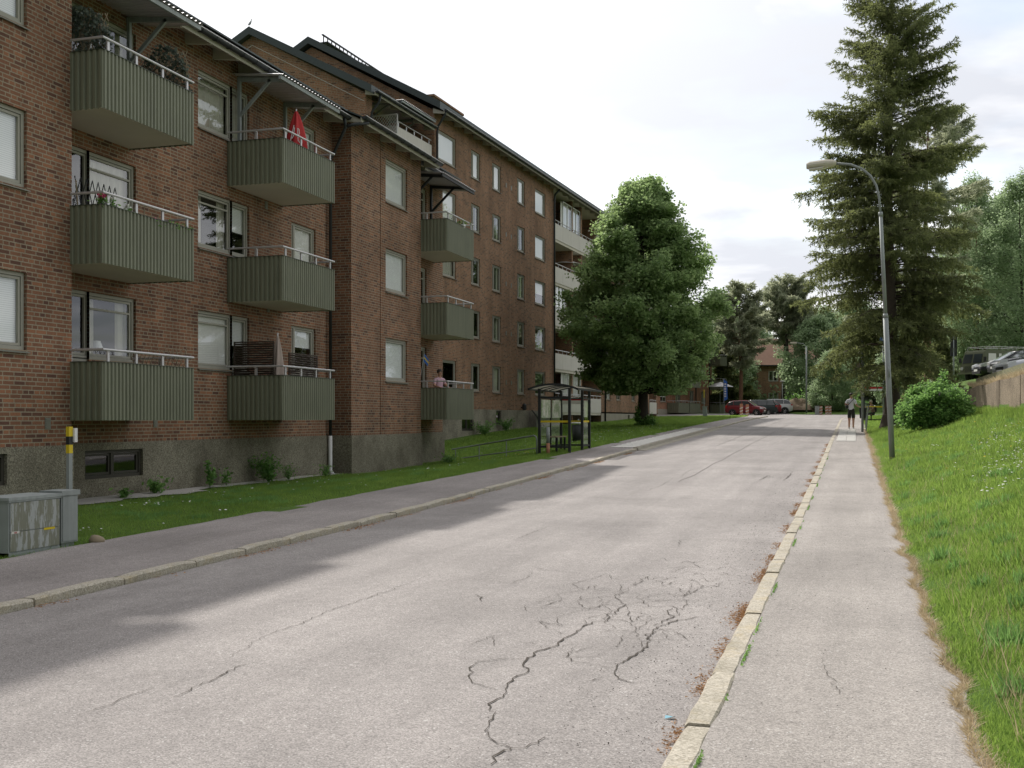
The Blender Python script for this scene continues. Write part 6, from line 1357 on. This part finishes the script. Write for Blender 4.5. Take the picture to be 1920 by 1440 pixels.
        m_ = MB(); m_.loft([[(-L/2+L*.30, s_*hw*.93, .95), (-L/2+L*.30, s_*(hw+.16), .98), (-L/2+L*.30, s_*(hw+.16), 1.08), (-L/2+L*.30, s_*hw*.93, 1.07)], [(-L/2+L*.33, s_*hw*.93, .95), (-L/2+L*.33, s_*(hw+.14), .97), (-L/2+L*.33, s_*(hw+.14), 1.09), (-L/2+L*.33, s_*hw*.93, 1.08)]]); m_.build('mirror', pm, t)
    m_ = MB(); m_.box(-L/2-.012, -L/2+.06, -hw*.4, hw*.4, .52, .64); m_.box(-L/2-.006, -L/2+.08, -hw*.7, hw*.7, .28, .42); m_.build('grille', M['black'], t)
    m_ = MB(); m_.box(-L/2-.02, -L/2-.008, -.26, .26, .42, .53); m_.build('number_plate', M['white'], t); m_ = MB(); m_.box(L/2+.0, L/2+.02, -.26, .26, .5, .62); m_.build('number_plate', M['white'], t)
    return t
x, y = px(1398, 107.5); car('small dark red hatchback side-on behind the orange boards', (x, y, K(y)-.06), R(180-8), M['p_red'], 3.65, 1.66, 1.46)
x, y = px(1412, 111.5); car('black-green estate car between the red hatchback and the white car', (x, y, K(y)-.06), R(14), M['p_green'], 4.5, 1.78, 1.5, 'estate')
x, y = px(1432, 115); car('red car almost hidden between the estate and the white car', (x, y, K(y)-.06), R(10), M['p_red'], 3.4, 1.72, 1.4)
x, y = px(1446, 118.5); car('white SUV with its tail towards the road', (x, y, K(y)-.06), R(12), M['p_white'], 4.25, 1.82, 1.58, 'suv')
x, y = px(1856, 57.5); car('black car nearest the army truck, nose over the wall', (x+1.45, y+.6, 3.72), R(12), M['p_black'], 4.3, 1.76, 1.44, 'hatch', 'cars parked above the retaining wall')
x, y = px(1890, 51.0); car('black car in the middle of the row above the wall', (x+1.5, y+.3, 3.55), R(16), M['p_black'], 4.5, 1.8, 1.5, 'estate', 'cars parked above the retaining wall')
x, y = px(1925, 44.5); car('silver-white car at the right edge, mostly out of the picture', (x+1.0, y, 3.1), R(16), M['p_silver'], 4.3, 1.8, 1.45, 'hatch', 'cars parked above the retaining wall')
# army truck
x, y = px(1818, 70); tx_, ty_ = x, y
t = thing('army_truck', 'olive green army truck with flat nose and split windscreen, parked above the wall', 'truck', (x, y, 3.98), R(90+16.95-7-62)+0)
# nose towards local -x
m_ = MB(); m_.loft([[(x_, s*w_, z) for s, z in ((1, .55), (1, 1.12), (-1, 1.12), (-1, .55))] for x_, w_ in ((0, .80), (.08, .9), (4.4, .9), (4.45, .88))]); m_.loft([[(x_, -w_, 1.12), (x_, w_, 1.12), (x_, w_*.93, z), (x_, -w_*.93, z)] for x_, w_, z in ((.18, .88, 1.14), (.38, .90, 1.88), (.5, .90, 2.0), (4.3, .9, 2.02), (4.42, .88, 1.9))]); m_.box(-.0, .2, -.84, .84, 1.1, 1.16); m_.build('body', M['army'], t)
for s_ in (-1, 1):
    m_ = MB(); m_.add([(.185-.015, s_*.06, 1.2), (.185-.015, s_*.78, 1.2), (.335-.015, s_*.74, 1.76), (.335-.015, s_*.06, 1.76)], [(0, 1, 2, 3)]); m_.build('windscreen', M['car_glass'], t, fix=False)
    m_ = MB(); m_.tube([(.0, s_*.62, .86), (-.06, s_*.62, .86)], .105, 12); m_.build('headlight', M['lamp_clear'], t)
    m_ = MB(); m_.tube([(.0, s_*.84, .6), (-.1, s_*.84, .62), (-.1, s_*.86, 1.1), (.1, s_*.88, 1.14)], .022, 6); m_.build('guard_tube', M['army'], t)
    m_ = MB(); m_.box(.2, .25, s_*.95, s_*1.14, 1.25, 1.55); m_.tube([(.25, s_*.86, 1.2), (.22, s_*1.05, 1.3)], .012, 5); m_.build('mirror', M['black'], t)
    m_ = MB(); yy = s_*.908
    for a, b in ((.62, 1.25), (1.45, 1.7)): m_.add([(a, yy, 1.3), (b, yy, 1.3), (b, yy*.975, 1.78), (a+.04, yy*.975, 1.78)], [(0, 1, 2, 3)])
    m_.build('side_window', M['rollerblind'], t, fix=False)
    for xx in (.85, 3.5): wheel(t, xx, s_*.74, .44, .26, s_, 'army')
m_ = MB(); m_.box(-.02, .02, -.38, .38, .62, 1.02); gr = m_.build('grille', M['black'], t); m_ = MB()
for k in range(5): m_.box(-.03, -.02, -.36, .36, .66+k*.075, .69+k*.075)
m_.build('grille_bar', M['army'], gr); m_ = MB(); m_.box(-.14, -.05, -.88, .88, .50, .62); m_.build('bumper', M['army'], t)
m_ = MB(); m_.box(-.022, -.01, -.72, -.5, .68, .95)if 0 else m_.box(-.02, .0, -.55, -.44, .62, .78); m_.build('number_plate', M['yellow'], t)
m_ = MB()
for s_ in (-1, 1): m_.tube([(.6, s_*.8, 2.2), (4.3, s_*.8, 2.22)], .018, 6); [m_.tube([(xx, s_*.8, 1.98), (xx, s_*.8, 2.22)], .014, 5) for xx in (.6, 1.8, 3.0, 4.3)]
for xx in (.6, 1.8, 3.0, 4.3): m_.tube([(xx, -.8, 2.21), (xx, .8, 2.21)], .014, 5)
m_.build('roof_rack', M['alu'], t)

# ------------------------------------------------------------------ houses at the far end
def house(label, p, z, w, d, hw_, rh, rot, wins, mt='brickC', zb_=None):
    x, y = px(p, z); t = thing('house', label, 'house', (x, y, gz(x, y) if zb_ is None else zb_), rot); m_ = MB(); ops = [(a, a+1.3, zz, zz+1.35) for a in wins for zz in (1.2, 4.1)]
    wall_x(m_, 0, 0, w, .5, hw_, ops); wall_y(m_, 0, -d, 0, 0, hw_); wall_y(m_, w, -d, 0, 0, hw_); m_.quad((-d, 0, 0), (-d, w, 0), (-d, w, hw_), (-d, 0, hw_)); m_.add([(0, 0, hw_), (-d, 0, hw_), (-d/2, 0, hw_+rh)], [(0, 1, 2)]); m_.add([(0, w, hw_), (-d, w, hw_), (-d/2, w, hw_+rh)], [(0, 1, 2)]); m_.build('wall', M[mt], t, fix=False)
    m_ = MB(); m_.box(-d, .02, -.02, w+.02, -1, .5); m_.build('plinth', M['concrete'], t); m_ = MB(); m_.box(-d+.5, -1, .5, w-.5, 0, hw_-.1); m_.build('interior', M['room'], t)
    m_ = MB(); m_.prism([(.5, hw_-.15), (-d/2, hw_+rh+.1), (-d-.5, hw_-.15), (-d-.5, hw_-.3), (-d/2, hw_+rh-.08), (.5, hw_-.3)], 1, -.4, w+.4); r_ = m_.build('roof', M['rooftile'], t)
    m_ = MB(); m_.box(.5, .62, -.4, w+.4, hw_-.32, hw_-.16); m_.build('gutter', M['pipe'], r_)
    for a in wins:
        for zz in (1.2, 4.1): window(t, 0, a, a+1.3, zz, zz+1.35, 'sides', mull=a+.65, detail=False, fm='white')
    return t
house('brick house with brown tiled roof seen between the pines', 1420, 150, 11.0, 9, 6.4, 3.6, R(-73), (1.5, 4.0, 8.2), 'brickB')
house('low brick house half hidden by trees behind the standing person', 1545, 158, 14, 9, 6.0, 3.4, R(-76), (1.5, 5, 8.5, 11.5), 'brickC')

# ------------------------------------------------------------------ people
def figure(name, label, loc, rot, J, E_, R_, regions, mats, hair=None, face=(0, -1), hands=(), seed=0):
    """J joints dict name->(x,y,z); E_ edges; R_ radii; regions: function(part)->material index, each face takes its nearest bone"""
    names = list(J); idx = {n: i for i, n in enumerate(names)}; me = bpy.data.meshes.new('tmp'); me.from_pydata([J[n] for n in names], [(idx[a], idx[b]) for a, b in E_], []); o = bpy.data.objects.new('tmp', me); COL.objects.link(o)
    sk = o.modifiers.new('s', 'SKIN'); sk.use_smooth_shade = True; sk.branch_smoothing = .3; sv = me.skin_vertices[0].data
    for n in names: r_ = R_[n]; sv[idx[n]].radius = r_ if isinstance(r_, tuple) else (r_, r_); sv[idx[n]].use_root = (n == 'pelvis')
    ss = o.modifiers.new('b', 'SUBSURF'); ss.levels = ss.render_levels = 2
    m2 = bpy.data.meshes.new_from_object(o.evaluated_get(bpy.context.evaluated_depsgraph_get())); bpy.data.objects.remove(o); bpy.data.meshes.remove(me)
    m2.name = 'body'; m2.materials.clear()
    for x_ in mats: m2.materials.append(M[x_])
    bones = [(Vector(J[a]), Vector(J[b]), regions.get((a, b), 0)) for a, b in E_]
    for p_ in m2.polygons:
        c = p_.center; best = 1e9; mi = 0
        for a, b, k in bones:
            ab = b-a; f = max(0, min(1, (c-a).dot(ab)/max(ab.length_squared, 1e-9))); d = (c-(a+ab*f)).length
            if d < best: best = d; mi = k
        p_.material_index = mi; p_.use_smooth = True
    t = thing(name, label, 'person', loc, rot); b = bpy.data.objects.new('body', m2); COL.objects.link(b); b.parent = t
    hd = Vector(J['head']); fx, fy = face; m_ = MB(); m_.lathe(0, 0, [(.0, -.03), (.078, .0), (.092, .05), (.088, .10), (.055, .135), (.01, .145)], 12)
    if hair: m_.v = [(hd.x-fx*.022+x_, hd.y-fy*.022+y_, hd.z-.02+z_) for x_, y_, z_ in m_.v]; m_.build('hair', M[hair], t, smooth=True)
    m_ = MB(); fr_ = Vector((fx, fy, 0)); sd = Vector((-fy, fx, 0))
    for s_ in (-1, 1): q = hd+fr_*.078+sd*.032*s_+Vector((0, 0, .005)); m_.box(q.x-.009, q.x+.009, q.y-.009, q.y+.009, q.z-.006, q.z+.006)
    m_.build('eye', M['hair'], t); m_ = MB(); q = hd+fr_*.085-Vector((0, 0, .03)); m_.add([tuple(q+Vector((0, 0, .03))), tuple(q+sd*.014-Vector((0, 0, .01))), tuple(q-sd*.014-Vector((0, 0, .01))), tuple(q+fr_*.022-Vector((0, 0, .006)))], [(0, 1, 3), (0, 3, 2), (1, 2, 3)]); m_.build('nose', M['skin'], t)
    return t, b
def hand(J, E_, R_, w, d, tag_, k=1.0):
    """five fingers off the wrist joint w towards d"""
    W0 = Vector(J[w]); d = Vector(d).normalized(); s_ = d.cross(Vector((0, 0, 1))); s_ = s_.normalized() if s_.length > .2 else Vector((1, 0, 0)); pm = tag_+'palm'; J[pm] = tuple(W0+d*.06*k); R_[pm] = (.034*k, .018*k); E_.append((w, pm))
    for i, (o, l) in enumerate(((-.028, .068), (-.010, .078), (.010, .072), (.028, .058))):
        a = tag_+'f%d' % i; b = a+'t'; base = W0+d*.085*k+s_*o*k; J[a] = tuple(base); J[b] = tuple(base+(d*l+Vector((0, 0, -.012*(i+1)*.5)))*k); R_[a] = .0095*k; R_[b] = .0075*k; E_ += [(pm, a), (a, b)]
    a = tag_+'th'; J[a] = tuple(W0+(d*.05+s_*.058)*k); R_[a] = .0105*k; E_.append((pm, a))
    return pm
# standing person (seen mostly from the side/back, looks up the road)
J = dict(pelvis=(0, 0, .93), belly=(0, -.01, 1.08), chest=(0, .01, 1.28), neckb=(0, .01, 1.45), neck=(0, -.005, 1.52), jaw=(0, -.02, 1.585), head=(0, -.015, 1.66), crown_=(0, .0, 1.72), shl=(-.18, .01, 1.40), ell=(-.24, -.06, 1.16), wrl=(-.34, -.26, 1.08), shr=(.18, .01, 1.40), elr=(.27, .06, 1.18), wrr=(.12, -.14, 1.22), hil=(-.09, 0, .88), knl=(-.10, -.03, .48), anl=(-.10, .03, .08), tol=(-.11, -.12, .035), hir=(.09, 0, .88), knr=(.10, -.02, .48), anr=(.09, .05, .08), tor=(.11, -.10, .035), sleevel=(-.225, -.03, 1.24), sleever=(.24, .045, 1.26), shortl=(-.098, -.02, .56), shortr=(.098, -.015, .56), heell=(-.10, .06, .04), heelr=(.09, .08, .04))
E_ = [('pelvis', 'belly'), ('belly', 'chest'), ('chest', 'neckb'), ('neckb', 'neck'), ('neck', 'jaw'), ('jaw', 'head'), ('head', 'crown_'), ('neckb', 'shl'), ('shl', 'sleevel'), ('sleevel', 'ell'), ('ell', 'wrl'), ('neckb', 'shr'), ('shr', 'sleever'), ('sleever', 'elr'), ('elr', 'wrr'), ('pelvis', 'hil'), ('hil', 'shortl'), ('shortl', 'knl'), ('knl', 'anl'), ('anl', 'tol'), ('anl', 'heell'), ('pelvis', 'hir'), ('hir', 'shortr'), ('shortr', 'knr'), ('knr', 'anr'), ('anr', 'tor'), ('anr', 'heelr')]
R_ = dict(pelvis=(.15, .115), belly=(.145, .105), chest=(.165, .115), neckb=(.10, .075), neck=.052, jaw=(.060, .068), head=(.076, .090), crown_=(.060, .068), shl=.068, ell=.040, wrl=.027, shr=.068, elr=.040, wrr=.027, hil=.098, knl=.060, anl=.042, tol=.036, hir=.098, knr=.060, anr=.042, tor=.036, sleevel=.070, sleever=.070, shortl=.098, shortr=.098, heell=.036, heelr=.036)
hand(J, E_, R_, 'wrl', (-.5, -.85, .0), 'l'); hand(J, E_, R_, 'wrr', (-.6, -.7, .3), 'r')
reg = {('pelvis', 'belly'): 1, ('belly', 'chest'): 1, ('chest', 'neckb'): 1, ('neckb', 'shl'): 1, ('shl', 'sleevel'): 1, ('neckb', 'shr'): 1, ('shr', 'sleever'): 1, ('pelvis', 'hil'): 2, ('hil', 'shortl'): 2, ('pelvis', 'hir'): 2, ('hir', 'shortr'): 2, ('anl', 'tol'): 3, ('anr', 'tor'): 3, ('anl', 'heell'): 3, ('anr', 'heelr'): 3}
x, y = px(1596, 55); pt, pb_ = figure('person', 'person in white T-shirt and black shorts standing on the right footway', (x, y, K(y)+.03), R(165), J, E_, R_, reg, ['skin', 'shirt', 'shorts', 'white'], 'hair', (0, -1))
c_, s2_ = cos(R(165)), sin(R(165))
m_ = MB(); m_.tube([(-.13, .09, 1.47), (-.02, .135, 1.33), (.12, .13, 1.18), (.19, .03, 1.12), (.16, -.10, 1.16), (.0, -.135, 1.32), (-.13, -.07, 1.47), (-.14, .02, 1.50), (-.13, .09, 1.47)], .016, 6); strap = m_
m_ = MB(); rg = []
for f, k in ((0, .6), (.15, 1), (.85, 1), (1, .6)): rg.append([(.20+.055*k*cos(a), -.14+.30*f, 1.10+.10*k*sin(a)) for a in [2*pi*j/10 for j in range(10)]])
m_.loft(rg); bag = thing('shoulder_bag', 'black bag slung across the standing person in white', 'bag', (x, y, K(y)+.03), R(165)); m_.build('pouch', M['black'], bag, smooth=True); strap.build('strap', M['black'], bag, smooth=True)
# person on the lowest third balcony
J2 = dict(J); E2 = list(E_); R2 = dict(R_); J2.update(ell=(-.26, -.10, 1.17), wrl=(-.2, -.32, 1.13), elr=(.26, -.10, 1.17), wrr=(.2, -.32, 1.13))
for k in list(J2):
    if k[:2] in ('lp', 'lf', 'lt', 'rp', 'rf', 'rt'): J2.pop(k); R2.pop(k)
E2 = [e for e in E2 if e[0] in J2 and e[1] in J2]; hand(J2, E2, R2, 'wrl', (.2, -.9, -.1), 'l'); hand(J2, E2, R2, 'wrr', (-.2, -.9, -.1), 'r')
pt2, _ = figure('person', 'person in pale pink top leaning on the lowest balcony of the third column', (BX+.95, 35.15, 1.70), R(50), J2, E2, R2, reg, ['skin', 'pinkshirt', 'shorts', 'black'], 'hair', (0, -1)); pt2.scale = (.93, .93, .93)
# person seated in the right shelter
J3 = dict(pelvis=(0, .02, .52), belly=(0, .0, .68), chest=(0, -.06, .88), neckb=(0, -.10, 1.04), neck=(0, -.13, 1.10), jaw=(0, -.16, 1.15), head=(0, -.165, 1.22), crown_=(0, -.15, 1.28), shl=(-.18, -.08, 1.0), ell=(-.24, -.18, .78), wrl=(-.16, -.38, .68), shr=(.18, -.08, 1.0), elr=(.24, -.18, .78), wrr=(.16, -.38, .68), hil=(-.1, -.02, .50), knl=(-.12, -.42, .52), anl=(-.12, -.45, .08), tol=(-.12, -.60, .04), hir=(.1, -.02, .50), knr=(.13, -.42, .52), anr=(.12, -.62, .10), tor=(.12, -.78, .06))
E3 = [('pelvis', 'belly'), ('belly', 'chest'), ('chest', 'neckb'), ('neckb', 'neck'), ('neck', 'jaw'), ('jaw', 'head'), ('head', 'crown_'), ('neckb', 'shl'), ('shl', 'ell'), ('ell', 'wrl'), ('neckb', 'shr'), ('shr', 'elr'), ('elr', 'wrr'), ('pelvis', 'hil'), ('hil', 'knl'), ('knl', 'anl'), ('anl', 'tol'), ('pelvis', 'hir'), ('hir', 'knr'), ('knr', 'anr'), ('anr', 'tor')]
R3 = {k: R_[k] for k in J3}; R3.update(knl=.066, knr=.066); hand(J3, E3, R3, 'wrl', (.2, -.8, -.4), 'l'); hand(J3, E3, R3, 'wrr', (-.2, -.8, -.4), 'r')
reg3 = {(a, b): (1 if a in ('pelvis', 'belly', 'chest') and b in ('belly', 'chest', 'neckb') or a in ('shl', 'shr') or (a == 'neckb' and b[:2] == 'sh') or b in ('wrl', 'wrr') else 2 if b in ('hil', 'hir', 'knl', 'knr', 'anl', 'anr') else 3 if b in ('tol', 'tor') else 0) for a, b in E3}
seat = Vector((SX+.42+.1, SY+.9, SZ2-.03)); figure('person', 'person in brown jacket seated in the right bus shelter', (SX+.55, SY+.75, SZ2-.0), R(-62), J3, E3, R3, reg3, ['skin', 'cloth_br', 'shorts', 'white'], 'beige', (0, -1))
m_ = MB(); rg = []
for f, k in ((0, .7), (.2, 1), (.75, 1), (1, .6)): rg.append([(.15*k*cos(a), .13+.08*k*sin(a), .62+.42*f) for a in [2*pi*j/12 for j in range(12)]])
m_.loft(rg); bp = thing('backpack', 'round black backpack on the seated person', 'backpack', (SX+.55, SY+.75, SZ2), R(-62)); m_.build('pouch', M['black'], bp, smooth=True)
